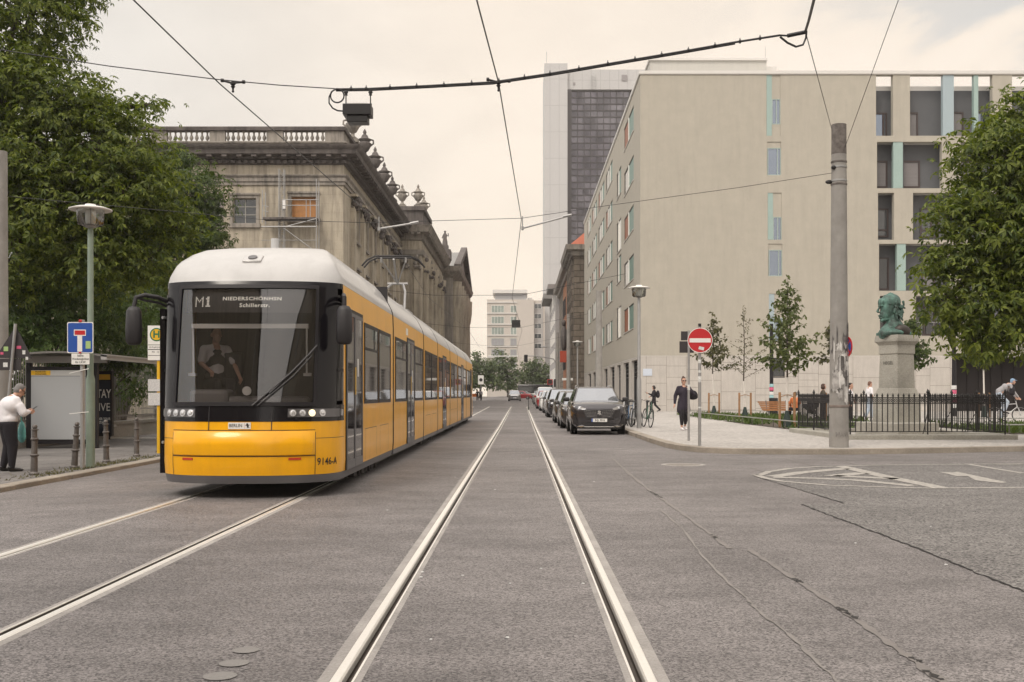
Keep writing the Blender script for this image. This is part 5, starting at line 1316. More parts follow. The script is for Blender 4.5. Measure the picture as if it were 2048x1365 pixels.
q = MB(); P_ = [at1(672, 179), at1(740, 178), at1(860, 172), at1(985, 165), at1(1100, 148), at1(1230, 126), at1(1350, 106), at1(1470, 85), at1(1560, 71)]
q.tube(P_, 0.014, 6); q.tube([Vector(p) + Vector((0, 0, -0.019)) for p in P_[:-1]], 0.012, 6); q.build('cable', blackpl, sp_, True)
for i in range(1, 18):
    q = MB()
    t = i / 18 * (len(P_) - 1); k = int(t); p = Vector(P_[k]).lerp(Vector(P_[min(k + 1, len(P_) - 1)]), t - k); q.tube([p + Vector((-0.012, 0, 0)), p + Vector((0.012, 0, 0))], 0.026, 6); q.cyl(p, p + Vector((0, 0, 0.045)), 0.005, 0.005, 4)
    q.build('cable_clip', blackpl, sp_, True)
q = MB(); q.tube([at1(1560, 71), at1(1575, 72)], 0.012, 6); q.tube([at1(1575, 72), at1(1609, 65)], 0.026, 8); q.build('strain_insulator', blackpl, sp_, True)
q = MB(); q.tube([at1(1560, 74), at1(1575, 86), at1(1592, 94), at1(1606, 90), at1(1612, 76), at1(1613, 62)], 0.014, 6); q.build('cable_loop', blackpl, sp_, True)
wire('feeder_cable', 'short black cable rising out of the top edge above the concrete pole', 'cable', [at1(1610, 66), W(1618, 40, 12.8), W(1628, 0, 11.6), W(1640, -60, 10.2)], 0.017)
wire('stay_wire', 'stay wire from the span cable down to the top of the big concrete pole', 'wire', [at1(1612, 68), (PR[0] - 0.16, PR[1], 7.5)], 0.0065)
wire('stay_wire', 'stay wire from the pole top up and out of the picture', 'wire', [(PR[0] + 0.12, PR[1], 7.05), W(1797, 0, 18.0), W(1850, -140, 15.5)], 0.0065)
def clamp(c, label, w_=0.28):
    t = thing('wire_clamp', label, 'clamp', c)
    q = MB(); q.tube([(-w_ / 2, 0, 0.03), (-0.03, 0, 0.0), (0.03, 0, 0.0), (w_ / 2, 0, 0.01)], 0.014, 6); q.tube([(-w_ / 2 - 0.015, 0, 0.03), (-w_ / 2 + 0.02, 0, 0.03)], 0.024, 6); q.tube([(w_ / 2 - 0.02, 0, 0.01), (w_ / 2 + 0.015, 0, 0.01)], 0.024, 6); q.build('crossbar', iron, t)
    q = MB(); q.lathe([(0.03, 0.01), (0.035, -0.02), (0.018, -0.035), (0.03, -0.05), (0.014, -0.07), (0.012, -0.1), (0.018, -0.11), (0.01, -0.125)], n=8); q.build('hanger', iron, t)
clamp(at1(466, 166), 'dark wire clamp left, where the tram track wire meets the span'); clamp(at1(997, 164), 'dark wire clamp on the span above the empty track')
sb = thing('sensor_box', 'black box hung below the span cable by two rods with coiled lead', 'sensor box', at1(716, 212))
q = MB(); c = Vector(at1(716, 212)); s = YS1 / F
q.box(c.x - 28 * s, c.x + 28 * s, c.y - 0.12, c.y + 0.12, c.z - 22 * s, c.z); q.box(c.x - 20 * s, c.x + 21 * s, c.y - 0.1, c.y + 0.1, c.z - 36 * s, c.z - 22.2 * s); q.build('housing', blackpl, sb, True, bevel=0.008)
q = MB(); q.box(c.x - 20 * s, c.x + 20 * s, c.y - 0.1, c.y + 0.12, c.z + 0.002, c.z + 2 * s); q.build('lid', sign_white, sb, True, smooth=0)
for dx in (-24, 25):
    q = MB(); q.cyl((c.x + dx * s, c.y, c.z), (c.x + dx * s, c.y, c.z + 32 * s), 0.008, 0.008, 6); q.lathe([(0.022, 30 * s), (0.03, 26 * s), (0.016, 24 * s), (0.024, 21 * s)], (c.x + dx * s, c.y, c.z), 8); q.lathe([(0.02, 4 * s), (0.016, 0)][::-1], (c.x + dx * s, c.y, c.z), 8); q.build('hanger_rod', iron, sb, True)
q = MB(); pts = []
for i in range(36):
    a = R(100 - i * 17.5); r = 13.5 if i < 21 else 13.5 + (i - 21) * 1.0
    pts.append((c.x + (-41 + r * math.cos(a)) * s, c.y - 0.02 - i * 0.001, c.z + (19 + r * math.sin(a) - (0 if i < 21 else (i - 21) * 0.3)) * s))
pts = [(c.x + (-41 + 13.5 * math.cos(R(90 + i * 18))) * s, c.y - 0.02, c.z + (19 + 13.5 * math.sin(R(90 + i * 18))) * s) for i in range(20)]
pts += [(c.x + x * s, c.y - 0.03, c.z + z * s) for x, z in ((-41, 33), (-52, 27), (-57, 16), (-57, 4), (-50, -6), (-40, -11), (-28, -12))]
q.tube(pts, 0.010, 6); q.build('lead', blackpl, sb, True)
# second span at the concrete poles, with pull-off arms
wire('span_wire', 'thin span wire between the concrete poles behind the tram', 'wire', [(PL[0] + 0.16, 25.0, 5.96), W(530, 440, 25), W(740, 446, 25), W(1043, 437, 25), W(1205, 413, 25), W(1475, 376, 25), (PR[0] - 0.18, 25.0, 6.5)], 0.0065)
for a, b, lb in ((W(758, 458, 25), W(832, 446, 25), 'steady arm holding the tram track wire in front of the library'), (W(1045, 457, 25), W(1138, 432, 25), 'steady arm holding the middle track wire before the tower')):
    t = thing('steady_arm', lb, 'steady arm', a)
    q = MB(); q.tube([a, b], 0.022, 6); q.tube([Vector(b) - Vector((0.14, 0, 0.02)), Vector(b) + Vector((0.06, 0, 0.02))], 0.034, 6); q.build('arm', galv, t, True)
    q = MB(); q.tube([Vector(a) + Vector((0, 0, 0.28)), a, Vector(a) - Vector((0.0, 0, 0.05))], 0.014, 6); q.obox(a, (0.06, 0.05, 0.08)); q.build('clip', galv, t, True)
for (p, lb) in ((W(1146, 455, 25.0), 'x'),): pass
for y0, zz in ((45, 5.5), (70, 5.7), (100, 5.9)):
    wire('span_wire', {45: 'faint span wire crossing the street behind the first pole pair', 70: 'faint span wire crossing the street by the second lamp', 100: 'farthest faint span wire crossing the street'}[y0], 'wire', [(-10.5, y0, zz + 0.7), (-3.6, y0, zz), (0, y0, zz), (4.4, y0, zz + 0.9)], 0.009)
fs = thing('line_sign', 'small black box sign hanging from the far span wire', 'sign', W(1032, 648, 100))
q = MB(); q.box(-0.4, 0.4, -0.1, 0.1, -0.35, 0.35); q.build('housing', blackpl, fs, bevel=0.03); q = MB(); q.cyl((0, 0, 0.35), (0, 0, 0.9), 0.03); q.build('hanger', iron, fs)
wire('span_pipe', 'thin pale tube across the far street before the trees', 'wire', [W(976, 713, 190), W(1036, 713, 190)], 0.09, sign_white)
# ---------------------------------------------------------------- cars
def loft(mb, secs, m=0, caps=True):
    n = len(secs[0]); vs = [p for s_ in secs for p in s_]
    fs = [(i * n + j, i * n + j + 1, (i + 1) * n + j + 1, (i + 1) * n + j) for i in range(len(secs) - 1) for j in range(n - 1)]
    if caps: fs += [tuple(range(n)), tuple((len(secs) - 1) * n + j for j in range(n))]
    return mb.add(vs, fs, m)
def paint(name, col, metal=0.3): return mat(name, col, 0.25, metal, coat=0.8)
def make_car(label, pm, L=4.45, Wd=1.84, Ht=1.62, hood=1.02, kind='suv', plate=True, loc=(0, 0, 0), group=None, rz=0.0, detail=True):
    """front of the car at local y=0 facing -y, wheels on z=0"""
    t = thing('car', label, 'car', loc, rz, group)
    hw = Wd / 2; gc = 0.24 if kind == 'suv' else 0.17
    belt = hood - 0.02
    def sec(y, w_, zb, zh, crown=0.03, nose=0.0):
        pts = []
        for sx in (-1, 1):
            s_ = [(w_ * 0.86, zb), (w_ * 0.97, zb + 0.12), (w_, zb + 0.28), (w_ * 1.0, zb + (zh - zb) * 0.62), (w_ * 0.97, zh - 0.10), (w_ * 0.90, zh - 0.015), (w_ * 0.5, zh + crown * 0.8)]
            s_ = [(sx * x, y, z) for x, z in s_]
            pts += s_ if sx < 0 else [(0, y, zh + crown)] + s_[::-1]
        return pts
    ws = 1.15 if kind == 'suv' else 1.1      # windscreen base
    S_ = [sec(0.10, hw * 0.80, gc + 0.10, hood - 0.24, 0.01), sec(0.04, hw * 0.86, gc + 0.06, hood - 0.20), sec(0.0, hw * 0.60, gc + 0.12, hood - 0.26)][1:2]
    S_ = [sec(0.0, hw * 0.74, gc + 0.08, hood - 0.22, 0.0), sec(0.07, hw * 0.90, gc + 0.02, hood - 0.14), sec(0.25, hw * 0.97, gc, hood - 0.07), sec(0.55, hw, gc, hood - 0.03), sec(ws, hw, gc, hood + 0.02), sec(2.0, hw, gc, belt + 0.03), sec(L - 0.9, hw, gc, belt + 0.07), sec(L - 0.25, hw * 0.96, gc + 0.03, belt + 0.06), sec(L - 0.05, hw * 0.88, gc + 0.08, belt + 0.0), sec(L, hw * 0.76, gc + 0.14, belt - 0.08)]
    q = MB(); loft(q, S_); b = q.build('body', pm, t, smooth=45)
    # cabin: sections of (y at base, y at roof, ...)
    rh_ = hw * 0.70; rt = Ht - 0.05; yr0, yr1 = ws + 0.78, L - (0.62 if kind == 'suv' else 0.95)
    yb0, yb1 = ws - 0.02, L - 0.22
    def ring(z, y0, y1, w_):
        c = 0.10
        return [(-w_ + 0.06, y0, z), (-w_ * 0.5, y0 - c * 0.7, z), (0, y0 - c, z), (w_ * 0.5, y0 - c * 0.7, z), (w_ - 0.06, y0, z), (w_, y0 + 0.10, z), (w_, (y0 + y1) / 2, z), (w_, y1 - 0.10, z), (w_ - 0.08, y1, z), (0, y1 + 0.05, z), (-w_ + 0.08, y1, z), (-w_, y1 - 0.10, z), (-w_, (y0 + y1) / 2, z), (-w_, y0 + 0.10, z)]
    r0 = ring(belt - 0.02, yb0, yb1, hw * 0.90); r1 = ring(rt, yr0, yr1, rh_); r2 = ring(rt + 0.035, yr0 + 0.06, yr1 - 0.05, rh_ * 0.93)
    r3 = ring(Ht, yr0 + 0.35, yr1 - 0.35, rh_ * 0.7)
    q = MB(); loft(q, [r + [r[0]] for r in (r0, r1, r2, r3)], caps=False); q.poly(r3); b2 = q.build('cabin', pm, t, smooth=50)
    gl = MB(); e = 0.012
    def lerp(a, b_, k): return Vector(a).lerp(Vector(b_), k)
    def pane(i0, i1, k0, k1, push, cut=0.06):
        A, B = lerp(r0[i0], r1[i0], k0), lerp(r0[i1], r1[i1], k0); Cc, D = lerp(r0[i1], r1[i1], k1), lerp(r0[i0], r1[i0], k1)
        A, B, Cc, D = A.lerp(B, cut), B.lerp(A, cut), Cc.lerp(D, cut), D.lerp(Cc, cut)
        o = Vector(push) * e
        return [A + o, B + o, Cc + o, D + o]
    def strip_(idx, k0, k1, push):
        for a, b_ in zip(idx, idx[1:]): gl.quad(*pane(a, b_, k0, k1, push, 0.0))
    strip_([0, 1, 2, 3, 4], 0.06, 0.97, (0, -1, 0.5)); gl.build('windscreen', pane_car, t, smooth=60)
    gl = MB(); gl.quad(*pane(8, 9, 0.15, 0.9, (0, 1, 0.4), 0.06)); gl.quad(*pane(9, 10, 0.15, 0.9, (0, 1, 0.4), 0.06)); gl.build('rear_window', pane_car, t, smooth=60)
    for s_ in ((5, 6), (6, 7), (13, 12), (12, 11)):
        gl = MB(); gl.quad(*pane(s_[0], s_[1], 0.10, 0.92, (1 if s_[0] < 9 else -1, 0, 0.25), 0.03)); gl.build('side_window', pane_dk, t, smooth=0)
    # wheels
    for y in (0.86, L - 0.82):
        for sx in (-1, 1):
            x1 = sx * hw * 0.985; x0 = x1 - sx * 0.21; r = 0.345 if kind == 'suv' else 0.31
            q = MB(); q.cyl((x1 - sx * 0.015, y, r + 0.03), (x1 + sx * 0.006, y, r + 0.03), r + 0.075, r + 0.065, 24); q.build('wheel_arch', black_mt, t)
            q = MB(); pr = [(x0, r * 0.6), (x0, r * 0.95), (x0 + sx * 0.03, r), (x1 - sx * 0.02, r), (x1 + sx * 0.012, r * 0.94), (x1 + sx * 0.012, r * 0.68)]
            n = 24; vs = [(x, y + rr * math.cos(2 * PI * j / n), r + rr * math.sin(2 * PI * j / n)) for x, rr in pr for j in range(n)]
            q.add(vs, [(i * n + j, i * n + (j + 1) % n, (i + 1) * n + (j + 1) % n, (i + 1) * n + j) for i in range(5) for j in range(n)]); wh = q.build('wheel', rubber, t)
            q = MB(); q.cyl((x1 - sx * 0.05, y, r), (x1 - sx * 0.03, y, r), r * 0.68, r * 0.68, 20)
            for k in range(5):
                a = 2 * PI * k / 5 + 0.3; q.bar((x1 + sx * 0.012, y, r), (x1 - sx * 0.0, y + math.cos(a) * r * 0.66, r + math.sin(a) * r * 0.66), 0.07, 0.03, up=(1, 0, 0))
            q.build('rim', lens_m, wh)
    for sx in (-1, 1):
        q = MB(); q.obox((sx * (hw + 0.10), ws + 0.42, belt + 0.10), (0.20, 0.13, 0.15)); q.build('side_mirror', blackpl if kind == 'suv' else pm, t, bevel=0.04)
        if detail:
            q = MB(); z = hood - 0.17
            q.add([(sx * 0.44, 0.0, z - 0.05), (sx * 0.60, 0.02, z + 0.02), (sx * 0.86 * hw / 0.92, 0.22, z + 0.075), (sx * 0.87 * hw / 0.92, 0.24, z + 0.02), (sx * 0.66, 0.02, z - 0.055), (sx * 0.48, -0.01, z - 0.12)], [(0, 1, 4, 5), (1, 2, 3, 4)])
            q.v = [(x, y - 0.02, zz) for x, y, zz in q.v]; q.build('headlight', lens_m, t, smooth=0)
            if kind == 'suv':
                q = MB(); q.add([(sx * 0.80, 0.03, gc + 0.42), (sx * 0.885, 0.13, gc + 0.46), (sx * 0.86, 0.10, gc + 0.10), (sx * 0.70, 0.03, gc + 0.12)], [(0, 1, 2, 3)]); q.v = [(x, y - 0.035, z) for x, y, z in q.v]; q.build('air_inlet', black_mt, t, smooth=0)
                q = MB(); q.tube([(sx * rh_ * 0.93, yr0 + 0.05, rt + 0.05), (sx * rh_ * 0.95, yr0 + 0.35, rt + 0.095), (sx * rh_ * 0.95, yr1 - 0.4, rt + 0.095), (sx * rh_ * 0.93, yr1, rt + 0.05)], 0.022, 6); q.build('roof_rail', chrome, t)
    # grille, bumper, plate
    gz_ = hood - 0.42
    q = MB()
    if kind == 'suv':
        q.add([(-0.56, -0.03, gz_ + 0.16), (0.56, -0.03, gz_ + 0.16), (0.44, -0.045, gz_ - 0.13), (-0.44, -0.045, gz_ - 0.13)], [(0, 1, 2, 3)])
    else:
        q.add([(-0.42, -0.03, gz_ + 0.17), (0.42, -0.03, gz_ + 0.17), (0.36, -0.035, gz_ + 0.05), (-0.36, -0.035, gz_ + 0.05)], [(0, 1, 2, 3)])
    gq = q.build('grille', black_mt, t, smooth=0)
    if detail and kind == 'suv':
        q = MB()
        for i in range(-8, 9):
            for z, s_ in ((gz_ + 0.11, 1), (gz_ + 0.06, 0.95), (gz_ + 0.01, 0.9), (gz_ - 0.04, 0.85), (gz_ - 0.09, 0.78)):
                if abs(i * 0.06) > 0.09: q.obox((i * 0.062 * s_, -0.04, z + abs(i) * 0.004), (0.032, 0.01, 0.010), Matrix.Rotation(-math.copysign(0.25, i), 3, 'Y'))
        q.build('grille_studs', chrome, gq, smooth=0)
        q = MB(); q.poly([(x * 1.15, -0.05, gz_ + 0.05 + z * 1.15) for x, z in ((0.0, -0.07), (0.022, -0.05), (0.012, -0.01), (0.055, -0.065), (0.065, -0.045), (0.03, 0.015), (0.05, 0.03), (0.035, 0.06), (0.0, 0.075), (-0.035, 0.06), (-0.05, 0.03), (-0.02, 0.02), (-0.055, -0.02), (-0.045, -0.04), (-0.012, -0.015))]); q.build('front_emblem', chrome, gq, smooth=0, recalc=False)
    q = MB(); q.add([(-0.50, -0.03, gc + 0.17), (0.50, -0.03, gc + 0.17), (0.60, -0.03, gc + 0.06), (-0.60, -0.03, gc + 0.06)], [(0, 1, 2, 3)]); q.box(-hw * 0.8, hw * 0.8, 0.0, 0.4, gc - 0.03, gc + 0.06); q.build('lower_bumper', black_mt, t, smooth=0)
    if kind == 'suv':
        q = MB(); q.bar((-0.5, -0.045, gc + 0.035), (0.5, -0.045, gc + 0.035), 0.02, 0.03)
        for sx in (-1, 1): q.add([(sx * 0.48, -0.05, gc + 0.06), (sx * 0.58, -0.045, gc + 0.10), (sx * 0.74, -0.01, gc + 0.045), (sx * 0.60, -0.035, gc + 0.01)], [(0, 1, 2, 3)])
        q.build('skid_trim', chrome, t, smooth=0)
    if plate:
        zp_ = gc + 0.25 if kind == 'suv' else gc + 0.30
        q = MB(); q.box(-0.26, 0.26, -0.06, -0.03, zp_ - 0.055, zp_ + 0.055); pl_ = q.build('number_plate', sign_white, t, smooth=0)
        q = MB(); q.box(-0.26, -0.215, -0.0615, -0.0605, zp_ - 0.054, zp_ + 0.054); q.build('plate_band', sign_blue, pl_, smooth=0)
        if detail and kind == 'suv':
            q = MB(); lettering(q, 'B·JL 3016', 0.105, lambda x, y: (x + 0.022, -0.062, zp_ + y), bold=0.002, sx=0.8); q.build('lettering', ink, pl_, smooth=0, recalc=False)
    return t
pane_car = mat('car_glass', (0.34, 0.36, 0.39), 0.03, 0.75, spec=0.9)
p_grey = paint('dark_grey_paint', (0.05, 0.047, 0.052), 0.45); p_black = paint('black_paint', (0.015, 0.013, 0.016)); p_silv = paint('silver_paint', (0.45, 0.45, 0.45), 0.6)
p_white = paint('white_car_paint', (0.70, 0.69, 0.67), 0.0); p_red = paint('red_car_paint', (0.32, 0.02, 0.025), 0.1); p_dk = paint('charcoal_paint', (0.05, 0.047, 0.047))
PARK = 'cars parked along the right kerb'
make_car('dark grey SUV with silver bumper trim, first of the parked row', p_grey, hood=1.10, loc=(2.62, 35.8, 0), group=PARK)
make_car('dark charcoal estate car parked directly behind the grey SUV', p_dk, 4.7, 1.82, 1.48, 0.95, 'car', loc=(2.50, 42.2, 0), group=PARK)
make_car('charcoal hatchback parked third in the row, between estate and black car', p_dk, 4.3, 1.8, 1.5, 0.97, 'car', loc=(2.48, 49.5, rise(49.5)), group=PARK)
make_car('black car with bright windscreen, fourth in the parked row', p_black, 4.5, 1.9, 1.62, 1.0, 'suv2', loc=(2.42, 60.0, rise(60)), group=PARK)
make_car('silver car parked between the black car and the white one', p_silv, 4.3, 1.78, 1.5, 0.95, 'car', loc=(2.40, 71, rise(71)), group=PARK)
make_car('white car parked between the silver car and the red one', p_white, 4.2, 1.78, 1.5, 0.95, 'car', loc=(2.30, 79, rise(79)), group=PARK)
make_car('red car parked in the far half of the row', p_red, 4.2, 1.78, 1.5, 0.95, 'car', loc=(2.20, 88, rise(88)), group=PARK)
make_car('pale van-like car parked beyond the red car', p_white, 4.6, 1.9, 1.85, 1.1, 'suv2', loc=(2.35, 100, rise(100)), group=PARK)
make_car('silver car parked near the far end of the row', p_silv, 4.3, 1.78, 1.5, 0.95, 'car', loc=(2.3, 116, rise(116)), group=PARK)
make_car('last dark car of the parked row before the crossing', p_dk, 4.3, 1.78, 1.5, 0.95, 'car', loc=(2.4, 134, rise(134)), group=PARK)
make_car('silver car driving towards the viewer on the far road', p_silv, 4.3, 1.8, 1.56, 0.98, 'suv2', loc=(-0.85, 152, rise(152)))
make_car('dark reddish car crossing behind the oncoming silver car', p_red, 4.4, 1.8, 1.45, 0.95, 'car', loc=(2.4, 182, rise(182)), rz=R(60))
bus = thing('bus', 'dark low bus crossing at the far end of the street', 'bus', (4.0, 215, rise(215)))
q = MB(); q.box(-4.5, 4.5, -1.25, 1.25, 0.35, 2.7); q.build('body', p_black, bus, bevel=0.15)
q = MB(); q.box(-4.3, 4.3, -1.28, -1.252, 1.3, 2.2); q.build('window_band', pane_dk, bus, smooth=0)
q = MB(); q.box(-4.4, 4.4, -1.28, -1.252, 0.75, 0.95); q.build('side_stripe', sign_white, bus, smooth=0)
for x in (-3, 3):
    q = MB(); q.cyl((x, -1.27, 0.45), (x, -1.0, 0.45), 0.45, 0.45, 18); q.build('wheel', rubber, bus)
# ---------------------------------------------------------------- bicycles
def make_bike(label, fm, loc=(0, 0, 0), rz=0.0, group=None, lean=0.0, tyre=None):
    t = thing('bicycle', label, 'bicycle', loc, rz, group)
    t.rotation_euler = (0, lean, rz)
    r = 0.34
    for y in (-0.52, 0.52):
        q = MB(); q.tube([(0, y + r * math.cos(2 * PI * j / 24), r + r * math.sin(2 * PI * j / 24)) for j in range(24)], 0.02, 6, closed=True); wh = q.build('wheel', rubber, t)
        q = MB(); q.tube([(0, y + (r - 0.025) * math.cos(2 * PI * j / 24), r + (r - 0.025) * math.sin(2 * PI * j / 24)) for j in range(24)], 0.012, 5, closed=True)
        for j in range(10): a = 2 * PI * j / 10; q.tube([(0.02 if j % 2 else -0.02, y, r), (0, y + (r - 0.03) * math.cos(a), r + (r - 0.03) * math.sin(a))], 0.0035, 3)
        q.cyl((-0.05, y, r), (0.05, y, r), 0.025, 0.025, 8); q.build('rim', galv, wh)
    q = MB()
    bb_, st_, hd, ft, re = (0, 0.08, 0.30), (0, 0.20, 0.78), (0, -0.36, 0.82), (0, -0.52, r), (0, 0.52, r)
    hb = (0, -0.39, 0.68)
    for a, b in ((bb_, st_), (bb_, hb), (st_, hd)): q.tube([a, b], 0.019, 6)
    for x in (-0.05, 0.05):
        q.tube([(x, re[1], r), (x * 0.4, bb_[1], bb_[2])], 0.011, 5); q.tube([(x, re[1], r), (x * 0.4, st_[1] - 0.01, 0.72)], 0.010, 5); q.tube([(x, ft[1], r), (x, -0.44, 0.62), (0, -0.40, 0.66)], 0.012, 5)
    q.tube([(0, -0.40, 0.64), (0, -0.33, 0.95)], 0.018, 6); q.build('frame', fm, t)
    q = MB(); q.tube([(-0.28, -0.20, 0.98), (-0.22, -0.34, 1.0), (0, -0.36, 0.97), (0.22, -0.34, 1.0), (0.28, -0.20, 0.98)], 0.013, 6); q.build('handlebar', blackpl, t)
    q = MB(); q.tube([st_, (0, 0.24, 0.93)], 0.014, 6); q.sphere((0, 0.30, 0.96), (0.075, 0.15, 0.035), 10, 6); q.build('saddle', blackpl, t)
    q = MB(); q.cyl((0.04, 0.08, 0.30), (0.05, 0.08, 0.30), 0.09, 0.09, 14); q.tube([(0.06, 0.08, 0.30), (0.07, 0.2, 0.2), (0.14, 0.2, 0.2)], 0.01, 5); q.tube([(-0.06, 0.08, 0.30), (-0.07, -0.04, 0.4), (-0.14, -0.04, 0.4)], 0.01, 5); q.build('crank', galv, t)
    return t
fr_blk = mat('bike_black', (0.02, 0.02, 0.022), 0.35); fr_wht = mat('bike_white', (0.6, 0.6, 0.6), 0.35); fr_blu = mat('bike_blue', (0.04, 0.10, 0.2), 0.35); fr_grn = mat('bike_green', (0.05, 0.12, 0.08), 0.35)
BG = 'bicycles parked by the lamp post'
specs = [(4.12, 44.5, fr_wht, 'white framed bicycle nearest the SUV, leaning in the bike row'), (4.32, 43.0, fr_blk, 'black bicycle second in the row beside the SUV'), (4.15, 41.6, fr_blu, 'blue framed bicycle in the row left of the lamp post'), (4.42, 40.6, fr_blk, 'black bicycle pressed against the slim lamp post'), (4.75, 40.4, fr_grn, 'green framed bicycle showing right of the lamp post'), (4.5, 46.5, fr_wht, 'pale bicycle at the far end of the parked bicycles'), (3.98, 42.3, fr_blk, 'black bicycle tucked closest to the side of the SUV'), (4.22, 40.9, fr_wht, 'white framed bicycle touching the left side of the lamp post'), (4.6, 42.4, fr_blk, 'black bicycle behind the lamp post in the second rank')]
for i, (x, y, m_, l) in enumerate(specs): make_bike(l, m_, (x, y, 0.125), R((8, -10, 10, -6, 7, 5, 4, -8, 9)[i]), BG, lean=R((6, -5, 8, -7, 6, -6, 5, 7, -6)[i]))
e = thing('e_scooter', 'dark electric scooter standing in the road beside the far cars', 'scooter', (0.62, 84, rise(84)))
q = MB(); q.box(-0.07, 0.07, -0.35, 0.4, 0.12, 0.18); q.build('deck', blackpl, e); q = MB(); q.tube([(0, -0.45, 0.15), (0, -0.35, 1.1)], 0.03, 6); q.tube([(-0.25, -0.34, 1.1), (0.25, -0.34, 1.1)], 0.02, 6); q.build('steering_column', blackpl, e)
for y in (-0.47, 0.45):
    q = MB(); q.cyl((-0.03, y, 0.1), (0.03, y, 0.1), 0.1, 0.1, 14); q.build('wheel', rubber, e)
# ---------------------------------------------------------------- street furniture
ZL = -0.10; ZR = 0.12
def star_lamp(label, loc, h, pm, group, sh=1.0):
    t = thing('street_lamp', label, 'street lamp', loc, 0, group)
    q = MB(); q.lathe([(0.085, 0), (0.085, 1.75), (0.06, 1.85), (0.055, h - 0.55), (0.045, h - 0.45)], n=14); q.build('post', pm, t)
    z = h - 0.46
    q = MB(); q.lathe([(0.045, z - 0.02), (0.10, z), (0.11, z + 0.03), (0.06, z + 0.05), (0.05, z + 0.10)], n=16); q.build('collar', galv, t)
    q = MB(); q.lathe([(0.20, z + 0.03), (0.245, z + 0.06), (0.265, z + 0.34)], n=24, cap=False); q.build('glass_drum', lampglass, t, smooth=60, recalc=False)
    q = MB(); q.lathe([(0.0, z + 0.46), (0.1, z + 0.455), (0.12, z + 0.42), (0.30, z + 0.395), (0.41, z + 0.36), (0.405, z + 0.34), (0.27, z + 0.345), (0.0, z + 0.345)][::-1], n=32); q.build('lamp_shade', white_paint, t, smooth=40)
    q = MB(); q.lathe([(0.09, z + 0.06), (0.10, z + 0.12), (0.10, z + 0.33)], n=14); q.build('bulb', white_paint, t)
    for a in range(4):
        q = MB(); q.tube([(0.11 * math.cos(a * PI / 2 + .4), 0.11 * math.sin(a * PI / 2 + .4), z + 0.04), (0.25 * math.cos(a * PI / 2 + .4), 0.25 * math.sin(a * PI / 2 + .4), z + 0.35)], 0.007, 4); q.build('strut', galv, t)
    return t
LG_ = 'disc topped street lamps'
star_lamp('green painted street lamp with disc shade carrying the blue sign', (-8.52, 21.3, ZL), 5.22, green_post, LG_)
star_lamp('slim grey street lamp standing among the parked bicycles', (4.30, 39.0, ZR), 5.2, galv, LG_)
star_lamp('grey street lamp far down the right pavement before the stone house', (4.4, 83, ZR + rise(83)), 5.25, galv, LG_)
def pole(label, x, y, z0, h, r0, r1, group='concrete tram line poles', top=None):
    t = thing('concrete_pole', label, 'pole', (x, y, z0), 0, group)
    q = MB(); q.lathe([(r0, 0), (r0 - (r0 - r1) * 0.5, h * 0.5), (r1, h)], n=24); q.build('shaft', conc_m, t)
    return t
t = pole('big concrete pole with torn posters and blackened top on the right pavement', PR[0], PR[1], ZR, 7.51, 0.222, 0.165)
q = MB(); q.lathe([(0.173, 6.82), (0.170, 7.0), (0.169, 7.515), (0.0, 7.52)], n=24); q.build('blackened_top', conc_top, t)
random.seed(3)
q = MB()
for i in range(64):                      # torn poster scraps pasted round the lower shaft
    a0 = random.uniform(-2.9, -0.2); wd = random.uniform(0.15, 0.7); z = random.uniform(0.98, 2.5); hh = random.uniform(0.12, 0.6); n = 5
    vs = []
    for j in range(n + 1):
        a = a0 + wd * j / n
        for zz in (z + random.uniform(0, 0.12), z + hh + random.uniform(-0.12, 0.0)):
            rr = 0.222 - (0.057) * zz / 7.51 + 0.003 + i * 0.00022
            vs.append((rr * math.cos(a), rr * math.sin(a), zz))
    q.add(vs, [(2 * j, 2 * j + 2, 2 * j + 3, 2 * j + 1) for j in range(n)], i % 3)
q.build('torn_posters', [poster_m, mat('torn_posters_grey', (0.13, 0.12, 0.115), 0.9, var=(8, 0.5)), mat('torn_posters_pale', (0.50, 0.48, 0.455), 0.9, var=(9, 0.5, (0.22, 0.205, 0.195)))], t, smooth=0, recalc=False)
for i, (zz, n_) in enumerate(((6.62, 0), (6.50, 0), (6.18, 0), (6.10, 0))):
    q = MB(); rr = 0.222 - 0.057 * zz / 7.51; q.lathe([(rr + 0.002, zz), (rr + 0.012, zz + 0.005), (rr + 0.012, zz + 0.04), (rr + 0.002, zz + 0.045)], n=24); q.build('pole_band', galv if i in (1, 2) else conc_top, t)
q = MB(); q.sphere((-0.23, 0, 6.18), (0.09, 0.05, 0.05), 8, 6); q.sphere((-0.15, -0.10, 6.5), (0.06, 0.06, 0.05), 8, 6); q.build('wire_anchor', iron, t)
q = MB(); q.lathe([(0.222, 0.93), (0.226, 0.94), (0.226, 0.98), (0.220, 0.99)], n=24); q.build('shaft_ring', mat('rusty_grey', (0.2, 0.165, 0.145), 0.9, var=(6, 0.3)), t)
def curved_text(mb, txt, size, rr, z, a0, **kw):
    lettering(mb, txt, size, lambda x, y: (rr * math.cos(a0 + x / rr), rr * math.sin(a0 + x / rr), z + y), **kw)
q = MB(); curved_text(q, 'MAW', 0.15, 0.2255, 0.3, -PI / 2 + 0.1, bold=0.004, sx=0.9); q.build('scrawl', mat('faded_scrawl', (0.12, 0.11, 0.105), 0.9, var=(20, 0.5, (0.3, 0.28, 0.26))), t, smooth=0, recalc=False)
q = MB()
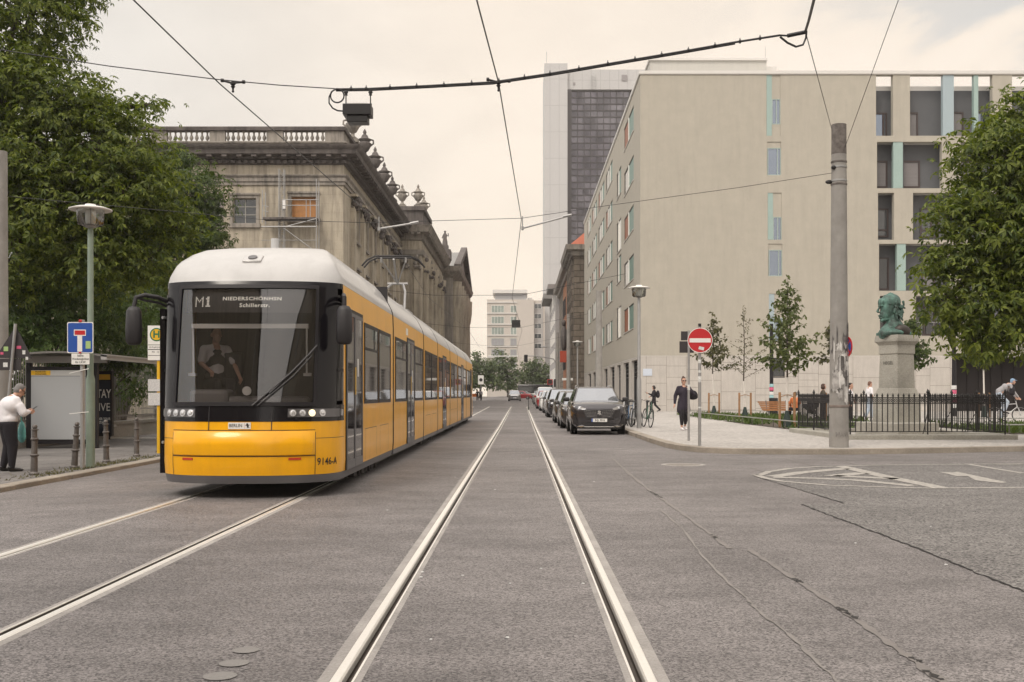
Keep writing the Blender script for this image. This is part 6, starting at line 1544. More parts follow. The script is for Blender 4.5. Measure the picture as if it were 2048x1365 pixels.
for a, z in ((-PI / 2 - 0.5, 1.72), (-PI / 2 + 0.75, 1.72)):
    q.tube([(0.2135 * math.cos(a + 0.36 * math.cos(k * 0.45)), 0.2135 * math.sin(a + 0.36 * math.cos(k * 0.45)), z + 0.085 * math.sin(k * 0.45)) for k in range(14)], 0.006, 4, closed=True)
    q.tube([(0.2135 * math.cos(a + 0.13 * math.cos(k * 0.6)), 0.2135 * math.sin(a + 0.13 * math.cos(k * 0.6)), z + 0.03 * math.sin(k * 0.6)) for k in range(10)], 0.006, 4, closed=True)
q.build('scrawled_eyes', ink, t)
# round no-stopping sign on the pole
t = thing('no_stopping_sign', 'worn round red and blue sign fixed edge-on to the big concrete pole', 'sign', W(1694, 694, 25.0))
t.rotation_euler = (0, 0, R(-77))
q = MB(); q.cyl((0, 0.006, 0), (0, -0.004, 0), 0.24, 0.24, 28); q.build('disc', sign_red, t, smooth=30)
q = MB(); q.cyl((0, -0.004, 0), (0, -0.007, 0), 0.185, 0.185, 28); q.build('blue_face', sign_blue, t, smooth=30)
q = MB()
for s_ in (1, -1): q.obox((0, -0.009, 0), (0.38, 0.003, 0.045), Matrix.Rotation(s_ * PI / 4, 3, 'Y'))
q.obox((-0.03, -0.012, -0.09), (0.09, 0.002, 0.14), Matrix.Rotation(0.2, 3, 'Y'), 1); q.build('red_cross', [sign_red, sticker_w], t, smooth=0)
q = MB(); q.box(-0.04, 0.04, 0.006, 0.04, -0.05, 0.05); q.build('bracket', galv, t)
pole('weathered concrete pole cut by the left edge, behind the man', PL[0], PL[1], ZL, 7.1, 0.19, 0.155)
P2 = []
for (x, y, h, l) in ((4.45, 61, 7.05, 'concrete pole in front of the beige block, behind the SUV'), (4.4, 98.5, 8.4, 'dark concrete pole before the brown stone house'), (4.4, 128, 8.3, 'far concrete pole carrying the street light arm')):
    P2.append(pole(l, x, y, ZR + rise(y), h, 0.21, 0.165))
q = MB(); q.tube([(0, 0, 6.3), (-0.6, 0, 6.55), (-1.3, 0, 6.6)], 0.05, 6); q.sphere((-1.6, 0, 6.6), (0.45, 0.2, 0.1), 10, 6); q.build('light_arm', galv, P2[2])
q = MB(); q.box(-0.9, 0.4, -0.1, 0.1, 2.0, 2.5); 
# no-entry sign with post
t = thing('no_entry_sign', 'red round no entry sign with white bar and torn sticker', 'sign', (4.30, 25.8, ZR))
q = MB(); q.lathe([(0.038, 0), (0.038, 2.88)], n=12); q.build('post', galv, t)
zc2 = 2.525 - 0.0
q = MB(); q.cyl((0, -0.045, zc2), (0, -0.062, zc2), 0.295, 0.295, 40); q.build('disc', sign_red, t, smooth=30)
q = MB(); q.lathe([(0.286, 0), (0.296, 0.003), (0.300, 0.0), (0.298, -0.012), (0.286, -0.008)], n=40, cap=False); q.v = [(x, -0.062 - z, zc2 + y) for x, y, z in q.v]; q.build('rim', sign_white, t)
q = MB(); q.box(-0.255, 0.255, -0.066, -0.0625, zc2 - 0.05, zc2 + 0.05); q.build('white_bar', sign_white, t, smooth=0)
q = MB(); q.obox((0.03, -0.0655, zc2 - 0.19), (0.13, 0.002, 0.075), Matrix.Rotation(0.25, 3, 'Y')); q.build('sticker', sticker_w, t, smooth=0)
q = MB()
for z, h_ in ((0.9, 0.03), (1.52, 0.14), (1.75, 0.05), (1.98, 0.08)): q.lathe([(0.0385, z), (0.0405, z + 0.005), (0.0405, z + h_), (0.0385, z + h_ + 0.005)], n=12)
q.build('post_stickers', sticker_w, t); q = MB(); q.box(-0.03, 0.03, -0.05, 0.05, 2.86, 2.93); q.build('post_cap', blackpl, t)
t = thing('sign_backs', 'dark backs of two square signs on a thin post beside the no entry sign', 'sign', (4.46, 28.5, ZR))
q = MB(); q.lathe([(0.032, 0), (0.032, 2.92)], n=10); q.build('post', galv, t)
zz = lambda py: H + (CY - py) * 28.5 / F - ZR
q = MB(); q.box(-0.20, 0.02, 0.03, 0.045, zz(681), zz(663)); q.box(-0.24, 0.14, 0.03, 0.046, zz(706), zz(683)); q.build('sign_plate', sign_back, t, smooth=0)
q = MB(); q.lathe([(0.0335, 1.35), (0.035, 1.36), (0.035, 1.48), (0.0335, 1.49)], n=10); q.build('post_sticker', sticker_w, t)
# left: dead-end sign on its own grey post
YSg = 20.9
t = thing('dead_end_sign', 'blue square dead end sign with white and red T above a text plate', 'sign', ((165 - CX) * YSg / F, YSg, ZL))
sx_ = (165 - CX) * YSg / F
def sg(px, py): p = W(px, py, YSg); return p[0] - sx_, p[2] - ZL
q = MB(); q.lathe([(0.042, 0), (0.042, sg(165, 640)[1])], n=12); q.build('post', galv, t)
def rrect(x0, x1, z0, z1, r, y):
    o = []
    for cx_, cz_, a0 in ((x1 - r, z1 - r, 0), (x0 + r, z1 - r, 90), (x0 + r, z0 + r, 180), (x1 - r, z0 + r, 270)):
        for k in range(5): a = R(a0 + k * 22.5); o.append((cx_ + r * math.cos(a), y, cz_ + r * math.sin(a)))
    return o
def plate(name, m, a, b, y, r=0.03, th=0.004, par=None):
    x0, z1 = sg(*a); x1, z0 = sg(*b)
    q = MB(); q.extr(rrect(x0, x1, z0, z1, r, y), (0, th, 0)); return q.build(name, m, par or t, smooth=0)
plate('sign_border', sign_white, (137, 645), (189, 707), -0.06); plate('sign_face', sign_blue, (138.6, 646.8), (187.4, 705.2), -0.0625, 0.025)
plate('white_bar', sign_white, (157.5, 667), (167, 704), -0.065, 0.002); plate('white_bar', sign_white, (150.5, 660), (174.5, 672.5), -0.0655, 0.004); plate('red_bar', sign_red, (152, 661.8), (173, 670.5), -0.068, 0.002)
plate('sticker', sticker_g, (174, 683), (184, 698), -0.068, 0.004)
tp_ = plate('text_plate', sign_white, (145.5, 707.8), (181.5, 729.5), -0.06, 0.015); plate('plate_edge', ink, (144.8, 707.2), (182.2, 730.2), -0.057, 0.015)
q = MB(); c0 = sg(163.5, 718.5)
for i, (tx_, sz) in enumerate((('keine', 0.058), ('Wendemöglichkeit', 0.056), ('für LKW', 0.058))): lettering(q, tx_, sz, lambda x, y: (c0[0] + x, -0.062, c0[1] + 0.062 - i * 0.063 + y), bold=0.0008, sx=0.95 if i != 1 else 0.76)
q.build('lettering', ink, tp_, smooth=0, recalc=False)
q = MB(); a = sg(163, 643); q.obox((a[0], -0.055, a[1]), (0.06, 0.03, 0.05)); b = sg(163, 706); q.obox((b[0], -0.075, b[1]), (0.05, 0.02, 0.03)); q.build('clamp', sign_red, t, bevel=0.01)
q = MB(); a, b = sg(140, 747), sg(180, 738); q.bar((a[0], -0.03, a[1]), (b[0], -0.07, b[1]), 0.012, 0.012); a, b = sg(140, 828), sg(180, 824); q.bar((a[0], -0.03, a[1]), (b[0], -0.07, b[1]), 0.012, 0.012); q.build('cable_tie', sign_white, t, smooth=0)
# warning triangle seen from behind on a leaning post
YT_ = 21.5
t = thing('warning_sign_back', 'black back of a triangular sign with stickers on a leaning post', 'sign', ((12 - CX) * YT_ / F, YT_, ZL))
ox_ = (12 - CX) * YT_ / F
def tg(px, py): p = W(px, py, YT_); return p[0] - ox_, p[2] - ZL
q = MB(); a, b = tg(5, 880), tg(31, 648); q.tube([(a[0], 0, 0.0), (b[0], 0, b[1])], 0.03, 10); q.build('post', galv, t)
q = MB(); q.extr([(*tg(30, 652)[:1], 0.04, tg(30, 652)[1]), (tg(62, 717)[0], 0.04, tg(62, 717)[1]), (tg(-12, 716)[0], 0.04, tg(-12, 716)[1])], (0, 0.006, 0)); tri = q.build('triangle_plate', sign_back, t, smooth=0)
q = MB(); q.box(tg(-4, 0)[0], tg(40, 0)[0], 0.04, 0.046, tg(0, 741)[1], tg(0, 718)[1]); q.build('lower_plate', sign_back, t, smooth=0)
for (px, py, w_, h_, m) in ((10, 698, 9, 9, sticker_g), (36, 695, 9, 6, sticker_p), (46, 705, 6, 8, sticker_w), (52, 717, 5, 6, sticker_w), (9, 730, 9, 9, sticker_w), (2, 707, 6, 5, sticker_p)):
    q = MB(); c = tg(px, py); s = YT_ / F; q.box(c[0] - w_ * s / 2, c[0] + w_ * s / 2, 0.036, 0.0385, c[1] - h_ * s / 2, c[1] + h_ * s / 2); q.build('sticker', m, t, smooth=0)
# bollards
bp_ = thing('bollard', 'x', 'bollard', (0, 0, -50))
q = MB(); q.lathe([(0.085, 0), (0.085, 0.03), (0.062, 0.06), (0.058, 0.30), (0.056, 0.33), (0.078, 0.345), (0.078, 0.365), (0.054, 0.38), (0.050, 0.62), (0.068, 0.635), (0.068, 0.655), (0.046, 0.67), (0.043, 0.80)], n=16); q.build('shaft', iron_gr, bp_)
q = MB(); q.lathe([(0.043, 0.80), (0.068, 0.81), (0.066, 0.825), (0.03, 0.835), (0.045, 0.855), (0.045, 0.88), (0.03, 0.905), (0.0, 0.912)], n=16); q.build('ball_top', iron_gr, bp_)
bl = ['cast iron bollard on the pavement, nearest the man in the white shirt', 'cast iron bollard just left of the green lamp post', 'cast iron bollard just right of the green lamp post', 'cast iron bollard between the shelter and the yellow stop post', 'cast iron bollard beside the yellow stop post by the tram']
for i, (x, y) in enumerate([(-8.78, 19.4), (-8.78, 21.15), (-8.86, 23.0), (-9.0, 25.2), (-9.08, 27.0)]):
    if i == 0: bp_.location = (x, y, ZL); bp_['label'] = bl[0]; bp_['group'] = 'cast iron bollards along the left kerb'; o = bp_
    else: o = dup(bp_, None, (x, y, ZL), 0.4 * i, bl[i])
    o.rotation_euler = (R((0, 3, -1, 2, 0)[i]), R((1, 2, -1.5, 1, 0)[i]), i)
# bus and tram stop sign
YH = 26.5
t = thing('stop_sign', 'yellow post with green H stop sign and timetables beside the tram', 'sign', ((318 - CX) * YH / F, YH, ZL))
oh = (318 - CX) * YH / F
def hg(px, py): p = W(px, py, YH); return p[0] - oh, p[2] - ZL
q = MB(); q.lathe([(0.05, 0), (0.05, hg(0, 722)[1])], n=12); q.build('post', sign_yel, t)
def hbox(name, m, a, b, y0, y1, par=None):
    x0, z1 = hg(*a); x1, z0 = hg(*b); q = MB(); q.box(x0, x1, y0, y1, z0, z1); return q.build(name, m, par or t, smooth=0)
pl2 = hbox('sign_plate', sign_white, (297.5, 652), (329, 721), -0.07, -0.05)
c = hg(315, 670)
q = MB(); q.cyl((c[0], -0.0705, c[1]), (c[0], -0.074, c[1]), 0.165, 0.165, 28); q.build('green_disc', sign_green, pl2, smooth=30)
q = MB(); q.cyl((c[0], -0.0742, c[1]), (c[0], -0.077, c[1]), 0.135, 0.135, 28); q.build('yellow_disc', sign_yel, pl2, smooth=30)
q = MB(); lettering(q, 'H', 0.24, lambda x, y: (c[0] + x, -0.079, c[1] + y), bold=0.008); q.build('letter', sign_green, pl2, smooth=0, recalc=False)
for (a, b, m) in (((298, 690), (328.5, 691), ink), ((298, 699), (328.5, 700.5), ink), ((298, 711), (328.5, 712), ink)): hbox('rule_line', m, a, b, -0.0715, -0.0702, pl2)
q = MB(); cc = hg(313, 695); lettering(q, 'Am Kupfergraben', 0.06, lambda x, y: (cc[0] + x, -0.072, cc[1] + y), sx=0.7); cc2 = hg(313, 705); lettering(q, 'M1  12', 0.07, lambda x, y: (cc2[0] + x, -0.072, cc2[1] + y), sx=0.9); q.build('lettering', ink, pl2, smooth=0, recalc=False)
timet = mat('printed_timetable', (0.70, 0.69, 0.67), 0.5, var=(40, 0.25, (0.42, 0.42, 0.43)))
hbox('timetable', timet, (298, 759), (329, 783), -0.07, -0.055); hbox('timetable', timet, (298, 786), (329, 811), -0.07, -0.055)
# shelter
t = thing('bus_shelter', 'dark framed tram stop shelter with pale blank poster wall and curved roof', 'shelter', (-12.3, 31.5, ZL))
XA, XB_, YA, YB2, HT = -13.25, -11.45, 29.0, 34.6, 2.42
def sh(q, name, m, **kw): return q.build(name, m, t, True, **kw)
q = MB()
for x, y in ((XB_, YA), (XB_, YB2), (XA, YA), (XA, YB2)): q.box(x - 0.06, x + 0.06, y - 0.06, y + 0.06, ZL, ZL + HT - 0.12)
sh(q, 'post', gasket, smooth=0)
q = MB()
n = 10
arc = [(XA - 0.25 + (XB_ - XA + 0.75) * i / n, ZL + HT + 0.02 + 0.16 * math.sin(PI * (0.15 + 0.75 * i / n))) for i in range(n + 1)]
q.extr([(x, YA - 0.5, z) for x, z in arc] + [(x, YA - 0.5, z - 0.05) for x, z in reversed(arc)], (0, YB2 - YA + 1.0, 0)); sh(q, 'roof', mat('shelter_roof', (0.2, 0.19, 0.18), 0.3, 0.2), smooth=40)
q = MB(); q.box(XA - 0.05, XB_ + 0.3, YA - 0.08, YA + 0.02, ZL + HT - 0.12, ZL + HT + 0.06); q.box(XB_ + 0.32, XB_ + 0.48, YA - 0.5, YB2 + 0.5, ZL + HT - 0.05, ZL + HT + 0.10); sh(q, 'fascia', mat('shelter_fascia', (0.33, 0.32, 0.31), 0.5), smooth=0)
q = MB(); q.box(XA + 0.02, XB_ - 0.02, YA - 0.10, YA + 0.10, ZL + 0.12, ZL + HT - 0.22); bx_ = sh(q, 'poster_case', gasket, smooth=0)
q = MB(); q.box(XA + 0.10, XB_ - 0.24, YA - 0.115, YA - 0.101, ZL + 0.24, ZL + 1.94); q.build('blank_poster', mat('grey_poster_back', (0.36, 0.37, 0.38), 0.4), bx_, smooth=0); kids(bx_)[-1].data.transform(t.matrix_basis.inverted())
q = MB(); q.box(XA + 0.10, XB_ - 0.24, YA - 0.114, YA - 0.101, ZL + 1.95, ZL + 2.10); q.build('white_header', mat('pale_header', (0.45, 0.45, 0.44), 0.4), bx_, smooth=0); kids(bx_)[-1].data.transform(t.matrix_basis.inverted())
q = MB(); q.box(XA + 0.10, XA + 0.62, YA - 0.116, YA - 0.1141, ZL + 1.97, ZL + 2.09); q.build('yellow_header', sign_yel, bx_, smooth=0); kids(bx_)[-1].data.transform(t.matrix_basis.inverted())
q = MB(); lettering(q, 'Humboldt-\nUniversität', 0.062, lambda x, y: (XA + 0.36 + x, YA - 0.118, ZL + 2.03 + y), bold=0.001, sx=1.1); q.build('lettering', ink, bx_, smooth=0, recalc=False); kids(bx_)[-1].data.transform(t.matrix_basis.inverted())
YQ = YB2; YB2 = 32.3; q = MB(); q.box(XA + 0.05, XA + 1.0, YB2 - 0.08, YB2 + 0.08, ZL + 0.2, ZL + 2.15); b2 = sh(q, 'night_poster_case', gasket, smooth=0)
def bchild(q, name, m): q.build(name, m, b2, smooth=0, recalc=False); kids(b2)[-1].data.transform(t.matrix_basis.inverted())
x0_, x1_ = XA + 0.12, XA + 0.95
q = MB(); q.box(x0_, x1_, YB2 - 0.10, YB2 - 0.081, ZL + 0.3, ZL + 1.86); bchild(q, 'night_poster', mat('dark_blue_poster', (0.012, 0.016, 0.035), 0.3))
q = MB(); q.box(x0_, x1_, YB2 - 0.10, YB2 - 0.081, ZL + 1.89, ZL + 2.05); bchild(q, 'yellow_header', sign_yel)
q = MB(); cx3 = -12.53
for s_, z, b_, k in ((0.36, 1.46, 0.006, 0.62), (0.34, 1.06, 0.0, 0.78)): lettering(q, 'STAY' if z > 1.3 else 'LIVE', s_, lambda x, y: (cx3 + x, YB2 - 0.102, ZL + z + y), bold=b_, sx=k)
lettering(q, 'UNDER YOUR\nSTARS', 0.11, lambda x, y: (cx3 + x, YB2 - 0.102, ZL + 0.66 + y), bold=0.001, sx=0.7); bchild(q, 'lettering', sign_white); YB2 = YQ
q = MB(); q.quad((XA, YA + 0.15, ZL + 0.25), (XA, YB2 - 0.15, ZL + 0.25), (XA, YB2 - 0.15, ZL + 2.2), (XA, YA + 0.15, ZL + 2.2)); q.quad((XA + 1.05, YB2, ZL + 0.25), (XB_ - 0.07, YB2, ZL + 0.25), (XB_ - 0.07, YB2, ZL + 2.2), (XA + 1.05, YB2, ZL + 2.2)); sh(q, 'glass_wall', clearglass, smooth=0)
q = MB(); q.box(XA + 1.0, XB_ - 0.05, YB2 - 0.02, YB2 + 0.02, ZL + 0.98, ZL + 1.03); q.box(XA - 0.02, XA + 0.02, YA + 0.1, YB2 - 0.1, ZL + 0.98, ZL + 1.03); q.box(XA + 0.02, XB_ - 0.05, YB2 - 0.03, YB2 + 0.03, ZL + 0.02, ZL + 0.06); sh(q, 'rail', white_paint, smooth=0)
q = MB(); q.box(XA + 0.1, XA + 0.55, YA + 1.2, YB2 - 0.8, ZL + 0.44, ZL + 0.50); sh(q, 'seat', galv, smooth=0)
# iron fence on its low wall, left
t = thing('railing', 'long grey iron railing on a low stone wall behind the shelter', 'fence', (-13.6, 30, ZL))
q = MB(); q.box(-13.75, -13.45, 8, 72, ZL - 0.2, ZL + 0.45); q.box(-13.8, -13.4, 8, 72, ZL + 0.45, ZL + 0.55); q.build('base_wall', stone_mat('wall_concrete', (0.15, 0.14, 0.12), (0.27, 0.25, 0.22), 30, bigamt=0.3), t, True, smooth=0)
y = 8.0; fi = 0
fm_ = mat('fence_grey', (0.17, 0.16, 0.145), 0.6, var=(2, 0.3))
while y < 71:
    q = MB(); y2 = min(y + 4.0, 72); yy = y
    while yy < y2 - 0.01: q.box(-13.61, -13.59, yy, yy + 0.022, ZL + 0.62, ZL + 2.55); yy += 0.14
    for z in (0.70, 2.50): q.box(-13.63, -13.575, y, y2, ZL + z, ZL + z + 0.05)
    q.box(-13.64, -13.56, y - 0.03, y + 0.03, ZL + 0.55, ZL + 2.62)
    q.build('fence_panel', fm_, t, True, smooth=0); y = y2
# ---------------------------------------------------------------- bust enclosure
FX0, FX1, FY0, FY1 = 9.05, 13.3, 29.5, 35.0
t = thing('memorial_railing', 'black spear topped iron railing round the bust on a stone kerb', 'fence', ((FX0 + FX1) / 2, (FY0 + FY1) / 2, ZR))
q = MB(); P4 = [(FX0, FY0), (FX1, FY0), (FX1, FY1), (FX0, FY1), (FX0, FY0)]
for a, b in (((FX0 - 0.25, FX1 + 0.25), (FY0 - 0.25, FY0 + 0.25)), ((FX0 - 0.25, FX1 + 0.25), (FY1 - 0.25, FY1 + 0.25)), ((FX0 - 0.25, FX0 + 0.25), (FY0 + 0.252, FY1 - 0.252)), ((FX1 - 0.25, FX1 + 0.25), (FY0 + 0.252, FY1 - 0.252))): q.box(*a, *b, ZR - 0.1, ZR + 0.13)
q.build('stone_kerb', granite_m, t, True, smooth=0, bevel=0.02)
zb = ZR + 0.13
def picket(q, x, y, h, r):
    q.cyl((x, y, zb + 0.07), (x, y, h - 0.09), r, r, 6); q.lathe([(r, 0), (r * 2.4, 0.02), (r * 1.2, 0.03), (r * 2.2, 0.055), (0.001, 0.13)], (x, y, h - 0.10), 6)
for k in range(4):
    a, b = Vector((*P4[k], 0)), Vector((*P4[k + 1], 0)); d = b - a; L_ = d.length; d.normalize(); n = int(round(L_ / 0.148))
    q = MB()
    for i in range(1, n): p = a + d * (L_ * i / n); picket(q, p.x, p.y, ZR + 1.24, 0.0145)
    for z in (0.08, 0.85, 1.02): q.bar((a.x, a.y, zb + z), (b.x, b.y, zb + z), 0.03, 0.022)
    for i in range(n):                        # row of small rings between the two upper rails
        p = a + d * (L_ * (i + 0.5) / n); c = Vector((p.x, p.y, zb + 0.935))
        q.tube([c + (d * math.cos(j * PI / 4) + Vector((0, 0, 1)) * math.sin(j * PI / 4)) * 0.05 for j in range(8)], 0.009, 4, closed=True)
        q.tube([c + d * -0.06 + Vector((0, 0, 0.06)), c + d * 0.06 - Vector((0, 0, 0.06))], 0.006, 4); q.tube([c + d * -0.06 - Vector((0, 0, 0.06)), c + d * 0.06 + Vector((0, 0, 0.06))], 0.006, 4)
    q.build('fence_panel', iron, t, True)
    m_ = 2 if k % 2 == 0 else 3
    for i in range(m_):
        p = a + d * (L_ * i / m_); q = MB(); q.cyl((p.x, p.y, zb - 0.01), (p.x, p.y, ZR + 1.22), 0.022, 0.022, 8); q.lathe([(0.022, 0), (0.05, 0.03), (0.026, 0.05), (0.045, 0.09), (0.002, 0.19)], (p.x, p.y, ZR + 1.2), 8)
        if i: q.tube([(p.x, p.y, ZR + 0.75), (p.x - d.y * 0.35, p.y + d.x * 0.35, zb)], 0.012, 5)
        q.build('fence_post', iron, t, True)
# plinth and bust
BX, BY = 11.55, 33.0
t = thing('bust_plinth', 'tall granite plinth with moulded cap inside the black railing', 'plinth', (BX, BY, ZR))
rot = R(28)
def sq(h0, pr, name, bev=0.012):
    q = MB(); q.lathe(pr, (0, 0, 0), 4, rot=rot + PI / 4); return q.build(name, granite_m, t, smooth=0, bevel=bev)
k2 = math.sqrt(2)
sq(0, [(0.86 * k2, 0), (0.86 * k2, 0.36), (0.84 * k2, 0.38)], 'step')
sq(0, [(0.50 * k2, 0.37), (0.49 * k2, 1.14), (0.46 * k2, 1.18), (0.45 * k2, 1.26), (0.39 * k2, 1.42)], 'pedestal_base')
zt2 = H + (CY - 690) * BY / F - ZR; zct = H + (CY - 671.5) * BY / F - ZR
sq(0, [(0.375 * k2, 1.40), (0.35 * k2, zt2 - 0.30)], 'shaft', 0.008)
sq(0, [(0.35 * k2, zt2 - 0.30), (0.375 * k2, zt2 - 0.28), (0.375 * k2, zt2 - 0.02), (0.43 * k2, zt2 + 0.06), (0.46 * k2, zt2 + 0.09), (0.46 * k2, zt2 + 0.17), (0.44 * k2, zct)], 'cap', 0.01)
q = MB(); nf = Vector((math.cos(rot - PI), math.sin(rot - PI), 0)); tf_ = Vector((-nf.y, nf.x, 0)); zt3 = 3.0
nf = Vector((math.cos(rot + PI), math.sin(rot + PI), 0)) ; tf_ = Vector((0, 0, 1)).cross(nf)
zhe = H + (CY - 727) * BY / F - ZR
lettering(q, 'HEGEL', 0.14, lambda x, y: tuple(nf * 0.368 + tf_ * x + Vector((0, 0, zhe + y))), bold=0.003); q.build('inscription', mat('weathered_letters', (0.15, 0.14, 0.12), 0.9), t, smooth=0, recalc=False)
# the bust: one head-and-shoulders surface grown from overlapping volumes
def blob(name, m, parts, parent=None, loc=(0, 0, 0), voxel=0.02, smooth_it=4, subsurf=0, extra=None):
    q = MB()
    for p in parts:
        if len(p) == 4 and not isinstance(p[1], (tuple, list)):        # tapered capsule (a, ra, b, rb)
            a, ra, b, rb = Vector(p[0]), p[1], Vector(p[2]), p[3]; d = b - a; n = max(2, int(d.length / max(0.6 * min(ra, rb), voxel)))
            q.tube([a.lerp(b, i / n) for i in range(n + 1)], [ra + (rb - ra) * i / n for i in range(n + 1)], 12); q.sphere(a, ra, 12, 8); q.sphere(b, rb, 12, 8)
        else:                                                              # ellipsoid (centre, radii[, matrix])
            q.sphere(p[0], p[1], 16, 12, M=p[2] if len(p) > 2 else None)
    if extra: extra(q)
    o = q.build(name, m, parent, loc=loc, smooth=180)
    r_ = o.modifiers.new('remesh', 'REMESH'); r_.mode = 'VOXEL'; r_.voxel_size = voxel; r_.use_smooth_shade = True
    if smooth_it:
        s_ = o.modifiers.new('smooth', 'SMOOTH'); s_.iterations = smooth_it; s_.factor = 0.5
    return o
def rotY(a): return Matrix.Rotation(a, 3, 'Y')
zc3 = zct + ZR
hs = BY / F                               # metres per photo pixel at the bust
def bp(px, py, dy=0.0): return ((px - 1785) * hs, dy, (671 - py) * hs)
t = thing('bust', 'green patinated bronze portrait bust facing left on the plinth', 'statue', ((1785 - CX) * hs, BY, zc3))
head = [(bp(1777, 614), (16.5 * hs, 14 * hs, 24 * hs)), (bp(1780, 604), (18.5 * hs, 15.5 * hs, 17 * hs)), (bp(1770, 629), (10.5 * hs, 10 * hs, 13 * hs)), (bp(1762.5, 605), (6 * hs, 12 * hs, 9 * hs)), (bp(1761.5, 612), (4.5 * hs, 11 * hs, 3.2 * hs))]
nose = [(bp(1759.5, 613), 1.7 * hs, bp(1754.8, 622.5), 2.3 * hs), (bp(1756.5, 624), (3.0 * hs, 3.6 * hs, 2 * hs)), (bp(1759.5, 631.5), (3.3 * hs, 6 * hs, 1.8 * hs)), (bp(1760.3, 635.8), (3.0 * hs, 5 * hs, 1.7 * hs)), (bp(1763.5, 641), (3.8 * hs, 6 * hs, 4 * hs)), (bp(1771, 639), (8 * hs, 8.5 * hs, 4 * hs))]
ear = [(bp(1785, 622, -15 * hs), (3.2 * hs, 2.2 * hs, 6.5 * hs), rotY(0.25)), (bp(1785, 622, 15 * hs), (3.2 * hs, 2.2 * hs, 6.5 * hs), rotY(0.25))]
neck = [(bp(1785, 632), 10.5 * hs, bp(1787, 654), 13.5 * hs)]
chest = [(bp(1786, 666), (29 * hs, 30 * hs, 10 * hs)), (bp(1782, 660), 17 * hs, bp(1774, 668), 17 * hs), (bp(1788, 655), 19 * hs, bp(1800, 664), 15 * hs)]
def cutbase(q): pass
o = blob('head_and_shoulders', bronze_g, head + nose + ear + neck + chest, t, voxel=0.012, smooth_it=3)
hair = []
random.seed(9)
for i in range(70):                       # swept back locks
    a = random.uniform(0.0, 1.0); ph_ = random.uniform(-1, 1)
    x = 1768 + 28 * a; zt_h = 592 - 5.5 * math.sin(PI * min(1, a * 1.1)) + (26 * max(0, a - 0.62) / 0.38) + abs(ph_) ** 2 * 20
    p0 = Vector(bp(x, zt_h, ph_ * 14 * hs)); p1 = p0 + Vector(((random.uniform(5, 10)) * hs, random.uniform(-2, 2) * hs, -random.uniform(1, 6) * hs * (0.4 + a * 1.6)))
    hair.append((p0, random.uniform(1.7, 2.6) * hs, p1, 1.4 * hs))
for i in range(34):
    s_ = random.choice((-1, 1)); x = random.uniform(1786, 1802); y_ = random.uniform(602, 637)
    p0 = Vector(bp(x, y_, s_ * random.uniform(11, 16) * hs)); hair.append((p0, 2.6 * hs, p0 + Vector((random.uniform(0, 5) * hs, 0, -random.uniform(3, 7) * hs)), 1.8 * hs))
for i in range(14): hair.append((bp(random.uniform(1795, 1801), random.uniform(612, 642), random.uniform(-12, 12) * hs), (4.5 * hs, 4.5 * hs, 4.5 * hs)))
blob('hair', bronze_g, [((bp(1785, 604)), (16 * hs, 15.8 * hs, 16.5 * hs))] + hair, t, voxel=0.012, smooth_it=1)
q = MB(); c = bp(1788, 661); q.sphere((c[0] + 0.17, -0.27, c[2] - 0.03), (0.26, 0.15, 0.19), 18, 12, M=rotY(0.3)); q.sphere((c[0] + 0.17, 0.27, c[2] - 0.03), (0.24, 0.16, 0.17), 18, 12, M=rotY(0.3)); q.build('arm_cut', bronze_d, t, smooth=60)
q = MB(); c = bp(1786, 671); q.box(c[0] - 27 * hs, c[0] + 29 * hs, -0.36, 0.36, -0.01, 0.10); q.build('bust_base', bronze_g, t, bevel=0.03)
